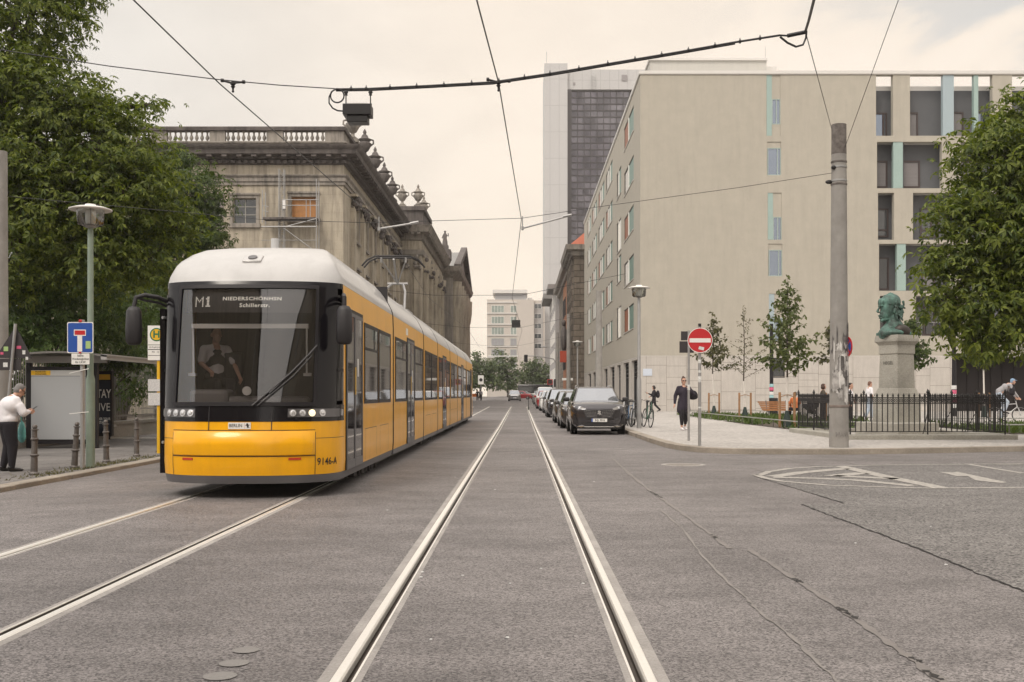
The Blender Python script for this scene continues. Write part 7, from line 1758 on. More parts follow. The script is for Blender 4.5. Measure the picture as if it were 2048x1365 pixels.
# ---------------------------------------------------------------- planting beds with low rails
def bed(nm, poly, lab_rail, lab_gr, seed, dens=55):
    q = MB(); q.poly([(x, y, ZR + 0.012) for x, y in poly]); tag(q.build('soil_bed' if False else 'flower_bed', soil_m, smooth=0, recalc=False), kind='structure')
    t = thing('bed_rail', lab_rail, 'fence', (*poly[0], ZR), 0, 'low rails round the planting beds')
    pts = poly + [poly[0]]
    q = MB(); q.tube([(x, y, ZR + 0.30) for x, y in pts], 0.022, 6); q.build('top_rail', mat('worn_rail', (0.34, 0.34, 0.31), 0.45, 0.4) if 'worn_rail' not in bpy.data.materials else bpy.data.materials['worn_rail'], t, True)
    q = MB()
    for (x0, y0), (x1, y1) in zip(pts, pts[1:]):
        L_ = math.hypot(x1 - x0, y1 - y0); n = max(1, int(L_ / 1.6))
        for i in range(n): q.cyl((x0 + (x1 - x0) * i / n, y0 + (y1 - y0) * i / n, ZR - 0.02), (x0 + (x1 - x0) * i / n, y0 + (y1 - y0) * i / n, ZR + 0.30), 0.018, 0.018, 6)
    q.build('rail_posts', iron_gr, t, True)
    random.seed(seed); g_ = MB()
    xs = [p[0] for p in poly]; ys = [p[1] for p in poly]
    def inside(x, y):
        c_ = False
        for (x0, y0), (x1, y1) in zip(pts, pts[1:]):
            if (y0 > y) != (y1 > y) and x < (x1 - x0) * (y - y0) / (y1 - y0) + x0: c_ = not c_
        return c_
    area = (max(xs) - min(xs)) * (max(ys) - min(ys)); cl = [(random.uniform(min(xs), max(xs)), random.uniform(min(ys), max(ys)), random.uniform(0.1, 0.38)) for _ in range(int(area * 0.9))]
    for cx_, cy_, hh in cl:
        for _ in range(dens):
            x = cx_ + random.gauss(0, 0.28); y = cy_ + random.gauss(0, 0.4)
            if not inside(x, y): continue
            h = hh * random.uniform(0.4, 1.1); a = random.uniform(0, 6.28); w_ = random.uniform(0.012, 0.035); dx, dy = math.cos(a) * w_, math.sin(a) * w_; lx_, ly_ = random.gauss(0, 0.08), random.gauss(0, 0.08)
            z = ZR + 0.01
            g_.add([(x - dx, y - dy, z), (x + dx, y + dy, z), (x + lx_ + dx * 1.3, y + ly_ + dy * 1.3, z + h * 0.6), (x + lx_ * 1.5, y + ly_ * 1.5, z + h), (x + lx_ - dx * 1.3, y + ly_ - dy * 1.3, z + h * 0.6)], [(0, 1, 2, 3, 4)])
    tag(g_.build('low_plants', grassm, smooth=0, recalc=False), lab_gr, 'plants', kind='stuff')
bed('a', [(9.45, 36.6), (13.2, 36.2), (14.5, 46), (13.6, 61), (8.95, 61.5)], 'low worn rail round the planting bed with the staked saplings', 'low green ground cover in the bed under the staked saplings', 5)
bed('b', [(15.0, 33.0), (24, 34.5), (24, 43), (15.6, 41)], 'low dark rail round the grass bed right of the memorial', 'grass and low plants in the bed right of the memorial', 6)
# bench, bin, other things on the square
t = thing('park_bench', 'curved backed orange wooden bench among the saplings', 'bench', W(1556, 826, 53)[:2] + (ZR,))
s = 53 / F
q = MB()
for i in range(5):
    z0 = 0.45 + 0.09 * i; y = 0.25 + 0.05 * i; q.box(-30 * s - 0.04 * i, 30 * s + 0.04 * i, y, y + 0.03, z0, z0 + 0.075)
q.build('backrest', bench_m, t, smooth=0)
q = MB()
for i in range(4): q.box(-28 * s, 28 * s, -0.2 + i * 0.11, -0.11 + i * 0.11, 0.42, 0.45)
q.build('seat', bench_m, t, smooth=0)
for x in (-20 * s, 20 * s):
    q = MB(); q.tube([(x, -0.2, 0), (x, -0.1, 0.40), (x, 0.25, 0.42), (x, 0.47, 0.92)], 0.025, 6); q.tube([(x, 0.3, 0), (x, 0.2, 0.42)], 0.025, 6); q.build('leg', iron_gr, t)
t = thing('waste_bin', 'dark rounded waste bin beside the wooden bench', 'bin', W(1547, 812, 56)[:2] + (ZR,))
q = MB(); q.lathe([(0.19, 0.15), (0.22, 0.25), (0.23, 0.95), (0.24, 1.02), (0.20, 1.05), (0.20, 0.9)], n=16); q.build('bin', blackpl, t); q = MB(); q.cyl((0, 0, 0), (0, 0, 0.2), 0.05); q.build('foot', iron, t)
t = thing('sticker_pole', 'dark slim lamp pole covered with stickers at its foot behind the saplings', 'pole', W(1543, 800, 62)[:2] + (ZR,))
q = MB(); q.lathe([(0.12, 0), (0.11, 1.6), (0.10, 5.3)], n=12); q.build('post', gasket, t)
q = MB()
for i, z in enumerate((0.5, 0.75, 1.0, 1.2, 1.45, 1.65)): q.lathe([(0.122, z), (0.124, z + 0.01), (0.124, z + 0.17), (0.12, z + 0.18)], n=12, m=i % 3)
q.build('stickers', [sticker_w, sticker_p, mat('sticker_cyan', (0.3, 0.5, 0.52), 0.5)], t)
t = thing('lamp_pole', 'grey pole with stickers standing in front of the dark shopfront', 'pole', W(1908, 790, 58)[:2] + (ZR,))
q = MB(); q.lathe([(0.13, 0), (0.12, 1.7), (0.09, 5.0)], n=12); q.build('post', gasket, t)
q = MB()
for i, z in enumerate((0.5, 0.8, 1.05, 1.25, 1.5)): q.lathe([(0.132, z), (0.134, z + 0.01), (0.134, z + 0.2), (0.13, z + 0.21)], n=12, m=i % 2)
q.build('stickers', [sticker_w, sticker_p], t)
for i, (px, Y_) in enumerate(((1294, 62), (1301, 64))):
    t = thing('wooden_post', ('thin dark post by the bicycles, left one of two', 'thin dark post by the bicycles, right one of two')[i], 'post', W(px, 800, Y_)[:2] + (ZR,)); q = MB(); q.lathe([(0.05, 0), (0.05, 0.75), (0.04, 0.78)], n=10); q.build('shaft', gasket, t)
# street name and traffic signals far away
t = thing('traffic_light', 'traffic light on a curved arm over the far crossing', 'traffic light', (5.2, 150, rise(150)))
q = MB(); q.tube([(0, 0, 0), (0, 0, 5.0), (-0.6, 0, 5.9), (-2.6, 0, 6.3), (-4.4, 0, 6.35)], 0.08, 6); q.build('mast_arm', galv, t); q = MB(); q.box(-4.7, -4.2, -0.15, 0.15, 5.5, 6.5); q.build('signal_head', blackpl, t, smooth=0)
q = MB(); q.box(-0.55, -0.2, -0.2, 0.1, 2.0, 3.1); q.build('signal_head', blackpl, t, smooth=0)
t = thing('red_awning', 'small red banner on the brick middle of the stone house', 'banner', (6.6, 152.5, 6.6)); q = MB(); q.box(-1.0, 0.3, -0.05, 0.05, -0.7, 0.9); q.build('cloth', mat('red_banner', (0.5, 0.07, 0.03), 0.7), t, smooth=0)
t = thing('street_sign', 'white street name plate on the far pole', 'sign', (5.0, 127, 3.0)); q = MB(); q.box(-0.1, 1.2, -0.03, 0.03, 0, 0.28); q.build('plate', sign_white, t, smooth=0)
t = thing('far_sign', 'square red bordered sign by the far traffic', 'sign', (4.4, 160, 1.2)); q = MB(); q.cyl((0, 0, -0.9), (0, 0, 2.3), 0.05, 0.05, 6); q.build('post', galv, t); q = MB(); q.box(-0.4, 0.4, -0.06, -0.02, 1.6, 2.4); q.box(-0.3, 0.3, -0.07, -0.062, 1.7, 2.3, 1); q.build('plate', [sign_red, sign_back], t, smooth=0)
t = thing('far_stop_sign', 'white stop sign plate past the rear of the tram', 'sign', (-7.0, 190, 0.5)); q = MB(); q.cyl((0, 0, 0), (0, 0, 3.2), 0.06, 0.06, 6); q.build('post', galv, t); q = MB(); q.box(-0.5, 0.5, -0.08, -0.02, 2.6, 4.2); q.build('plate', sign_white, t, smooth=0); q = MB(); q.cyl((0, -0.09, 3.4), (0, -0.1, 3.4), 0.3, 0.3, 14); q.build('emblem', blackpl, t)
t = thing('construction_barrier', 'orange barrier on the pavement past the rear of the tram', 'barrier', (-7.6, 175, 0.45)); q = MB(); q.box(-0.6, 0.6, -0.04, 0.04, 0.5, 1.0); q.build('board', orange_bin, t, smooth=0); q = MB(); q.cyl((-0.5, 0, 0), (-0.5, 0, 1), 0.03, 0.03, 6); q.cyl((0.5, 0, 0), (0.5, 0, 1), 0.03, 0.03, 6); q.build('leg', galv, t)
# ---------------------------------------------------------------- people: every body one continuous surface, clothes and hair over it
def person(label, loc, rz, top_m, bot_m, shoe_m, hair_m, J=None, sleeve='long', coat=0.0, hair='short', scale=1.0, trouser=True, glasses=False, voxel=0.011, g=1.0):
    t = thing('person', label, 'person', loc, rz); t.scale = (scale,) * 3
    P = dict(hp=(0, 0, 0.95), ch=(0, 0, 1.28), nk=(0, 0.0, 1.46), hd=(0, -0.03, 1.63), kL=(-0.10, -0.02, 0.50), aL=(-0.10, 0.03, 0.08), kR=(0.10, -0.02, 0.50), aR=(0.10, 0.03, 0.08),
             eL=(-0.27, 0.02, 1.14), wL=(-0.28, -0.06, 0.90), eR=(0.27, 0.02, 1.14), wR=(0.28, -0.06, 0.90), tilt=0.0)
    P.update(J or {})
    V = {k: (Vector(v) if isinstance(v, tuple) else v) for k, v in P.items()}
    hp, ch, nk, hd = V['hp'], V['ch'], V['nk'], V['hd']
    up = (nk - ch).normalized()
    sh = {'L': nk + Vector((-0.175, 0, -0.05)), 'R': nk + Vector((0.175, 0, -0.05))}; hj = {'L': hp + Vector((-0.09, 0, -0.03)), 'R': hp + Vector((0.09, 0, -0.03))}
    Mh = Matrix.Rotation(V['tilt'], 3, 'X')          # head pitch: positive looks down
    def hq(x, y, z): return hd + Mh @ Vector((x, y, z))
    b = [(hq(0, 0.01, 0.03), (0.075, 0.095, 0.10), Mh), (hq(0, -0.03, -0.05), (0.058, 0.062, 0.075), Mh), (hq(0, -0.065, -0.10), (0.03, 0.025, 0.025), Mh), (hq(0, -0.092, 0.0), 0.010, hq(0, -0.108, -0.028), 0.015), (hq(0, -0.082, -0.062), (0.024, 0.012, 0.008), Mh),
         (hq(-0.032, -0.082, 0.022), (0.018, 0.012, 0.008), Mh), (hq(0.032, -0.082, 0.022), (0.018, 0.012, 0.008), Mh), (hq(-0.077, 0.01, -0.01), (0.012, 0.022, 0.032), Mh), (hq(0.077, 0.01, -0.01), (0.012, 0.022, 0.032), Mh),
         (nk - up * 0.03, 0.056, hq(0, 0.015, -0.06), 0.052), (ch, 0.12, nk - up * 0.05, 0.10), (hp, 0.12, ch, 0.115)]
    for s in 'LR':
        b += [(nk - up * 0.05, 0.07, sh[s], 0.052), (sh[s], 0.05, V['e' + s], 0.038), (V['e' + s], 0.038, V['w' + s], 0.027), (hj[s], 0.08, V['k' + s], 0.052), (V['k' + s], 0.05, V['a' + s], 0.036)]
        f = (V['w' + s] - V['e' + s]).normalized(); sd_ = f.cross(Vector((1, 0, 0)) if abs(f.x) < 0.8 else Vector((0, 1, 0))).normalized(); nn = f.cross(sd_)
        w0 = V['w' + s]; b.append((w0, 0.026, w0 + f * 0.075, 0.030))
        for i, (o_, l_) in enumerate(((-0.030, 0.058), (-0.010, 0.070), (0.010, 0.066), (0.029, 0.050))):
            a0 = w0 + f * 0.085 + sd_ * o_; m_ = a0 + f * l_ * 0.55 + nn * 0.008; e_ = m_ + f * l_ * 0.45 + nn * 0.024
            b += [(a0, 0.0105, m_, 0.0098), (m_, 0.0098, e_, 0.0088)]
        a0 = w0 + f * 0.03 - sd_ * 0.026; b += [(a0, 0.013, a0 + f * 0.04 - sd_ * 0.022 + nn * 0.012, 0.0105), (a0 + f * 0.04 - sd_ * 0.022 + nn * 0.012, 0.0105, a0 + f * 0.065 - sd_ * 0.02 + nn * 0.028, 0.009)]
    blob('body', skin_m, b, t, voxel=voxel, smooth_it=2)
    # top
    c = [(hp + Vector((0, 0, 0.06)), (0.165 * g, 0.13 * g, 0.14)), (ch, (0.185 * g, 0.14 * g, 0.19)), (nk - up * 0.07, (0.17, 0.10, 0.075)), (hp + Vector((0, 0, 0.1)), 0.135 * g, ch, 0.145 * g), (nk - up * 0.04, 0.078, nk, 0.066)]
    for s in 'LR':
        c.append((nk - up * 0.05, 0.088, sh[s], 0.07)); c.append((sh[s], 0.072, sh[s].lerp(V['e' + s], 0.5), 0.064))
        if sleeve == 'long': c += [(sh[s].lerp(V['e' + s], 0.5), 0.064 * g, V['e' + s], 0.058 * g), (V['e' + s], 0.058 * g, V['w' + s].lerp(V['e' + s], 0.08), 0.042)]
        else: c.append((sh[s].lerp(V['e' + s], 0.5), 0.066, sh[s].lerp(V['e' + s], 0.8), 0.064))
    if coat:
        c += [(hp + Vector((0, 0, 0.05)), 0.16, hp - Vector((0, 0, coat * 0.6)), 0.17), (hp + Vector((-0.07, 0, -0.05)), 0.14, hp + Vector((-0.10, -0.02, -coat)), 0.14), (hp + Vector((0.07, 0, -0.05)), 0.14, hp + Vector((0.10, 0.02, -coat)), 0.14)]
    blob('top', top_m, c, t, voxel=0.016, smooth_it=3)
    c = [(hp + Vector((0, 0, -0.01)), (0.168 * g, 0.128 * g, 0.13))]
    for s in 'LR': c += [(hj[s], 0.105 * g, V['k' + s], 0.076 * g), (V['k' + s], 0.076 * g, V['a' + s] + (V['k' + s] - V['a' + s]).normalized() * (0.02 if trouser else 0.12), 0.062 if trouser else 0.055)]
    blob('trousers', bot_m, c, t, voxel=0.016, smooth_it=3)
    for s in 'LR':
        a = V['a' + s]; d = (a - V['k' + s]); fwd = Vector((0, -1, 0)) 
        k = min(0.9, max(-0.9, d.y * 1.2)); fz_ = Vector((0, -math.cos(k), -math.sin(k) if k > 0 else 0)).normalized()
        blob('shoe', shoe_m, [(a + Vector((0, 0.02, -0.035)), 0.046, a + fz_ * 0.14 + Vector((0, 0, -0.045)), 0.036), (a + Vector((0, 0.02, 0.0)), (0.048, 0.055, 0.04)), (a + fz_ * 0.17 + Vector((0, 0, -0.05)), (0.042, 0.05, 0.028))], t, voxel=0.012, smooth_it=1)
    hr = [(hq(0, 0.028, 0.045), (0.082, 0.096, 0.092), Mh), (hq(0, 0.05, -0.01), (0.076, 0.07, 0.08), Mh), (hq(0, -0.035, 0.105), (0.05, 0.034, 0.02), Mh)]
    if hair == 'bob': hr += [(hq(0, 0.04, -0.03), (0.105, 0.09, 0.10), Mh), (hq(-0.075, 0.0, -0.03), (0.03, 0.06, 0.09), Mh), (hq(0.075, 0.0, -0.03), (0.03, 0.06, 0.09), Mh)]
    if hair == 'bun': hr += [(hq(0, 0.06, 0.13), (0.045, 0.045, 0.04), Mh)]
    if hair == 'cap':
        hr += [(hq(0, -0.10, 0.07), (0.07, 0.08, 0.012), Mh)]
    blob('cap' if hair == 'cap' else 'hair', hair_m, hr, t, voxel=0.012, smooth_it=1)
    if glasses:
        q = MB()
        for x in (-0.035, 0.035): q.sphere(hq(x, -0.094, 0.012), (0.03, 0.012, 0.02), 10, 6, M=Mh)
        q.tube([hq(-0.07, -0.07, 0.02), hq(-0.08, 0.02, 0.02)], 0.005, 5); q.tube([hq(0.07, -0.07, 0.02), hq(0.08, 0.02, 0.02)], 0.005, 5); q.build('glasses', blackpl, t)
    return t
def bag(name, label, cat, m, c, r, rz=0, strap=None, group=None):
    t = thing(name, label, cat, c, rz); blob('bag', m, [((0, 0, 0), r), ((0, 0, r[2] * 0.35), (r[0] * 0.85, r[1] * 0.8, r[2] * 0.8)), ((0, 0, -r[2] * 0.4), (r[0] * 1.02, r[1], r[2] * 0.65))], t, voxel=0.014, smooth_it=2)
    if strap:
        q = MB(); q.tube([Vector(p) - Vector(c) for p in strap], 0.014, 6); q.v = [tuple(Matrix.Rotation(-rz, 3, 'Z') @ Vector(v)) for v in q.v]; q.build('strap', m, t)
    return t
px_man = ((19 - CX) * 20.3 / F, 20.3, ZL)
person('stooping man in white shirt and black trousers reading his phone at the left edge', px_man, R(134), cl_white, cl_black, shoe_b, hair_gr,
       dict(hp=(0, 0.03, 0.93), ch=(0, -0.01, 1.25), nk=(0, -0.07, 1.42), hd=(0, -0.19, 1.545), tilt=0.6, eL=(-0.27, -0.16, 1.12), wL=(-0.10, -0.33, 1.14), eR=(0.26, -0.12, 1.10), wR=(0.11, -0.33, 1.15), aL=(-0.12, 0.0, 0.08), aR=(0.12, 0.08, 0.08)), glasses=True, scale=0.985, voxel=0.009, g=1.36)
def off(base, rz, v): p = Matrix.Rotation(rz, 3, 'Z') @ Vector(v); return (base[0] + p.x, base[1] + p.y, base[2] + p.z)
t = thing('phone', 'dark phone in the hands of the stooping man', 'phone', off(px_man, R(134), (0.0, -0.44, 1.18)), R(134)); q = MB(); q.obox((0, 0, 0), (0.075, 0.15, 0.01), Matrix.Rotation(-0.6, 3, 'X')); q.build('case', blackpl, t, bevel=0.006)
bc = off(px_man, R(134), (0.22, -0.30, 0.72)); bag('carrier_bag', 'turquoise carrier bag hanging from the arm of the man at the left', 'bag', cl_teal, bc, (0.14, 0.06, 0.19), R(134), [(bc[0], bc[1], bc[2] + 0.1), off(px_man, R(134), (0.2, -0.28, 1.06))])
wl = (5.60, 36.9, ZR)
person('walking woman in long black coat, sunglasses and white trainers by the sign poles', wl, R(6), cl_navy, cl_black, shoe_w, hair_br,
       dict(kL=(-0.09, -0.10, 0.50), aL=(-0.08, -0.06, 0.09), kR=(0.09, 0.0, 0.50), aR=(0.08, 0.14, 0.12), eL=(-0.27, 0.04, 1.14), wL=(-0.31, -0.02, 0.88), eR=(0.33, 0.0, 1.20), wR=(0.17, -0.13, 1.36), hd=(0, -0.02, 1.64)), coat=0.27, hair='bun', glasses=True, trouser=False, scale=1.03, g=1.16)
bag('shoulder_bag', 'black shoulder bag behind the arm of the woman in the long coat', 'bag', cl_black, (wl[0] + 0.34, wl[1] + 0.12, 1.32), (0.17, 0.09, 0.15), 0, [(wl[0] + 0.34, wl[1] + 0.1, 1.4), (wl[0] + 0.2, wl[1], 1.58)])
pg_ = (8.45, 68.0, ZR + rise(68))
person('person in black walking left along the pale stone wall holding a phone', pg_, R(-90), cl_black, cl_black, shoe_b, hair_dk,
       dict(kL=(-0.08, -0.16, 0.52), aL=(-0.08, -0.14, 0.09), kR=(0.08, 0.06, 0.50), aR=(0.08, 0.36, 0.20), eL=(-0.2, -0.12, 1.14), wL=(-0.12, -0.36, 1.24), eR=(0.2, -0.05, 1.12), wR=(0.12, -0.24, 1.05), tilt=0.3), hair='bob', scale=0.97)
bag('backpack', 'black backpack on the person walking along the stone wall', 'bag', cl_black, (pg_[0] + 0.24, pg_[1], pg_[2] + 1.15), (0.13, 0.15, 0.22))
t = thing('phone', 'phone held out by the person in black at the stone wall', 'phone', (pg_[0] - 0.52, pg_[1] + 0.1, pg_[2] + 1.27)); q = MB(); q.obox((0, 0, 0), (0.015, 0.08, 0.16), Matrix.Rotation(-0.7, 3, 'Y')); q.build('case', blackpl, t)
wp = W(1646, 820, 46.0)[:2] + (ZR,)
person('woman with brown bobbed hair standing behind the railing left of the big pole', wp, R(75), cl_olive, cl_black, shoe_w, hair_br, dict(eL=(-0.22, -0.1, 1.15), wL=(-0.2, -0.36, 1.05), eR=(0.22, -0.1, 1.15), wR=(0.2, -0.36, 1.05)), hair='bob', scale=0.96)
sp0 = W(1618, 830, 45.0)[:2] + (ZR,)
t = thing('pushchair', 'dark pushchair with tilted seat behind the memorial railing', 'pushchair', sp0, R(20))
q = MB(); q.tube([(0.55, 0, 1.0), (0.2, 0, 0.62), (-0.45, 0, 0.14)], 0.016, 6); q.tube([(0.5, 0, 0.14), (0.1, 0, 0.6)], 0.016, 6); q.build('frame', iron, t)
q = MB(); q.obox((0.02, 0, 0.62), (0.62, 0.36, 0.14), Matrix.Rotation(0.6, 3, 'Y')); q.sphere((0.22, 0, 0.82), (0.26, 0.2, 0.22), 12, 8); q.build('seat', cl_black, t, bevel=0.03)
for x in (-0.45, 0.5):
    for y in (-0.25, 0.25):
        q = MB(); q.cyl((x, y - 0.02, 0.14), (x, y + 0.02, 0.14), 0.14, 0.14, 16); q.build('wheel', rubber, t)
person('person in a white t-shirt mostly hidden behind the big concrete pole', W(1700, 830, 44.0)[:2] + (ZR,), R(60), cl_white, cl_black, shoe_b, hair_dk, dict(eR=(0.34, 0.02, 1.22), wR=(0.36, -0.1, 1.0)), sleeve='short', scale=0.97)
person('man with cropped hair, white t-shirt and pale jeans left of the plinth', W(1739, 838, 52.5)[:2] + (ZR,), R(100), cl_white, cl_jean, shoe_w, hair_sh, dict(aL=(-0.08, -0.12, 0.08), aR=(0.08, 0.16, 0.09), tilt=0.2), sleeve='short', scale=1.06)
cy = (21.3, 47.0, ZR)
person('cyclist in pale blue cap and grey jacket leaning over a white bicycle', (cy[0] - 0.15, cy[1], ZR + 0.27), R(80), cl_grey, cl_jean, shoe_b, cl_blue,
       dict(hp=(0, 0.22, 1.0), ch=(0, -0.02, 1.25), nk=(0, -0.22, 1.40), hd=(0, -0.36, 1.52), tilt=0.15, kL=(-0.09, -0.12, 0.62), aL=(-0.09, 0.02, 0.22), kR=(0.09, 0.0, 0.50), aR=(0.09, 0.14, -0.12), eL=(-0.26, -0.3, 1.12), wL=(-0.22, -0.52, 0.84), eR=(0.26, -0.3, 1.12), wR=(0.22, -0.52, 0.84)), hair='cap')
make_bike('white bicycle ridden by the cyclist in the pale blue cap', fr_wht, cy, R(80))
bag('messenger_bag', 'black bag across the chest of the cyclist', 'bag', cl_black, (cy[0] + 0.1, cy[1] - 0.22, 1.5), (0.12, 0.16, 0.2))
sx0 = W(1590, 826, 52.6)
person('seated person in an orange top on the wooden bench behind a sapling', (sx0[0], sx0[1] + 0.05, ZR), R(185), cl_orange, cl_black, shoe_b, hair_dk, dict(hp=(0, 0.05, 0.55), ch=(0, 0.1, 0.88), nk=(0, 0.08, 1.06), hd=(0, 0.04, 1.23), kL=(-0.11, -0.36, 0.52), aL=(-0.11, -0.34, 0.09), kR=(0.11, -0.36, 0.52), aR=(0.11, -0.34, 0.09), eL=(-0.24, -0.02, 0.78), wL=(-0.12, -0.25, 0.66), eR=(0.24, -0.02, 0.78), wR=(0.12, -0.25, 0.66)))
for i, (px, Y_, m_, l) in enumerate(((955, 170, cl_black, 'far pedestrian in black on the left pavement past the tram'), (962, 172, cl_grey, 'far pedestrian in grey on the left pavement past the tram'))): person(l, ((px - CX) * Y_ / F, Y_, ZL + rise(Y_)), R(20 + 140 * i), m_, cl_black, shoe_b, hair_dk, voxel=0.02)
# tram driver seen through the windscreen
drv = person('tram driver in a white short sleeved shirt and dark waistcoat at the controls', (TX - 0.66, TY + 1.32, 1.0), R(35), cl_white, cl_black, shoe_b, hair_dk,
       dict(hp=(0, 0.05, 0.58), ch=(0, 0.06, 0.92), nk=(0, 0.04, 1.12), hd=(0, 0.0, 1.30), kL=(-0.11, -0.34, 0.55), aL=(-0.11, -0.38, 0.1), kR=(0.11, -0.34, 0.55), aR=(0.11, -0.38, 0.1), eL=(-0.26, -0.06, 0.86), wL=(-0.2, -0.28, 0.74), eR=(0.25, -0.10, 0.84), wR=(0.26, -0.28, 0.66)), sleeve='short', scale=0.92)
blob('waistcoat', cl_black, [((0, 0.05, 0.66), (0.175, 0.14, 0.15)), ((0, 0.06, 0.9), (0.178, 0.15, 0.19)), ((0, 0.05, 1.04), (0.13, 0.115, 0.07))], drv, voxel=0.016)
# ---------------------------------------------------------------- trees
def leafset(mb, c, n, size, rng, k=5, fold=0.15, droop=0.35):
    """one palmate leaf of k leaflets round point c, facing n"""
    n = n.normalized(); a = n.cross(Vector((rng.gauss(0, 1), rng.gauss(0, 1), rng.gauss(0, 1))))
    if a.length < 1e-3: a = Vector((1, 0, 0))
    a.normalize(); b = n.cross(a); vs = []; fs = []
    for i in range(k):
        th = (i - (k - 1) / 2) * (0.95 if k > 1 else 0) + rng.uniform(-0.15, 0.15)
        d = a * math.cos(th) + b * math.sin(th); s_ = n.cross(d); L_ = size * (1 - 0.09 * abs(i - (k - 1) / 2)) * rng.uniform(0.85, 1.1); w_ = L_ * (0.21 if k > 1 else 0.36)
        o = len(vs); tip = c + d * L_ - n * L_ * droop - Vector((0, 0, L_ * 0.15)); mid = c + d * L_ * 0.6 - n * L_ * droop * 0.3
        vs += [c + d * L_ * 0.05, mid + s_ * w_ - n * w_ * fold, tip, mid - s_ * w_ - n * w_ * fold]; fs.append((o, o + 1, o + 2, o + 3))
    mb.add(vs, fs)
def crown(lobes, sprays, per, size, rng, k=5, spread=0.32, inner=0.15, upb=0.7):
    mb = MB()
    tot = sum(r[0] * r[1] + r[1] * r[2] + r[0] * r[2] for c, r in lobes)
    for c, r in lobes:
        c = Vector(c); ns = max(4, int(sprays * (r[0] * r[1] + r[1] * r[2] + r[0] * r[2]) / tot))
        for _ in range(ns):
            d = Vector((rng.gauss(0, 1), rng.gauss(0, 1), rng.gauss(0.1, 1))).normalized()
            q = rng.uniform(0.78, 1.06) if rng.random() > inner else rng.uniform(0.3, 0.75)
            p = c + Vector((d.x * r[0], d.y * r[1], d.z * r[2])) * q
            for _ in range(rng.randint(int(per * 0.5), int(per * 1.5))):
                e = p + Vector((rng.gauss(0, spread), rng.gauss(0, spread), rng.gauss(0, spread * 0.55)))
                nn = Vector((rng.gauss(0, 0.45), rng.gauss(0, 0.45), upb)) + d * 0.55
                leafset(mb, e, nn, size * rng.uniform(0.55, 1.25), rng, k)
    return mb
def tree(label, base, lobes, trunk_r, top, sprays, per, size, lm, seed, group=None, k=5, spread=0.32, name='broadleaf_tree', inner=0.2):
    rng = random.Random(seed)
    t = thing(name, label, 'tree', base, 0, group)
    q = MB(); b = Vector(base); tp = Vector(top)
    mid = b.lerp(tp, 0.5) + Vector((rng.uniform(-0.2, 0.2), rng.uniform(-0.2, 0.2), 0))
    q.tube([b - Vector((0, 0, 0.2)), b + Vector((0, 0, 0.4)), mid, tp], [trunk_r * 1.35, trunk_r, trunk_r * 0.8, trunk_r * 0.45], 10)
    for c, r in lobes:
        c = Vector(c); s0 = b.lerp(tp, rng.uniform(0.5, 0.95)); m_ = s0.lerp(c, 0.5) + Vector((0, 0, 0.1 * (c - s0).length))
        q.tube([s0, m_, c, c + Vector((rng.uniform(-0.5, 0.5) * r[0], rng.uniform(-0.5, 0.5) * r[1], 0.6 * r[2]))], [trunk_r * 0.42, trunk_r * 0.28, trunk_r * 0.14, 0.015], 6)
        for _ in range(3):
            d = Vector((rng.gauss(0, 1), rng.gauss(0, 1), rng.gauss(0.2, 0.7))).normalized(); q.tube([c, c + Vector((d.x * r[0], d.y * r[1], d.z * r[2])) * 0.9], [trunk_r * 0.12, 0.01], 5)
    q.build('trunk', bark_m, t, True)
    crown(lobes, sprays, per, size, rng, k, spread, inner).build('crown', lm, t, True, smooth=0, recalc=False)
    return t
def lob(px, py, Y, r, ry=None, sq=0.85): s = Y / F; return (W(px, py, Y), (r * s, (ry or r) * s, r * s * sq))
CH = 'big chestnut trees behind the left railing'
tree('huge chestnut tree filling the top left corner', (-16.4, 32, -0.1), [lob(30, 40, 32, 130), lob(95, -60, 33, 110), lob(90, 210, 31.0, 105), lob(20, 330, 30.5, 120), lob(180, 230, 32, 75), lob(225, 300, 31, 95), lob(120, 420, 30.5, 110), lob(250, 400, 31, 95), lob(-70, 150, 31, 150), lob(305, 350, 32, 60), lob(340, 450, 32, 50), lob(195, 520, 31, 90), lob(40, 520, 31, 100), lob(265, 215, 32.5, 24, sq=0.5), lob(296, 212, 32.5, 14, sq=0.5), lob(300, 520, 31.5, 60)],
     0.42, (-15.6, 32, 9.5), 1150, 14, 0.195, leaf_ch, 1, CH)
tree('darker chestnut tree between the huge one and the old library', (-17.2, 46, -0.1), [lob(395, 390, 46, 62), lob(405, 470, 46, 52), lob(360, 330, 47, 40), lob(330, 430, 46, 80), lob(350, 540, 46, 75), lob(270, 480, 47, 90), lob(300, 600, 46, 80), lob(420, 540, 46, 35)],
     0.32, (-15.5, 46, 8), 560, 14, 0.20, leaf_dk, 2, CH)
def bush(label, lobes, seed, sprays, size, lm, base, k=5):
    rng = random.Random(seed); t = thing('bush', label, 'bush', base, 0, 'bushes behind the left railing')
    q = MB()
    for c, r in lobes: q.tube([(base[0], base[1], base[2]), Vector(base).lerp(Vector(c), 0.6) + Vector((0, 0, 0.3)), c], [0.05, 0.03, 0.01], 5)
    q.build('stems', bark_m, t, True)
    crown(lobes, sprays, 15, size, rng, k, 0.3, 0.3, 0.5).build('foliage', lm, t, True, smooth=0, recalc=False)
bush('bright green bush above the railing at the left edge', [lob(90, 600, 31.5, 55), lob(40, 640, 31.5, 55), lob(150, 640, 32, 55), lob(70, 690, 31, 50)], 5, 110, 0.17, leaf_bl, (-14.9, 31.5, -0.1))
bush('dark bush behind the shelter roof', [lob(210, 640, 33.5, 65), lob(190, 570, 34, 60), lob(150, 700, 32.5, 60), lob(230, 710, 34, 45)], 6, 130, 0.15, leaf_dk, (-14.8, 33.5, -0.1))
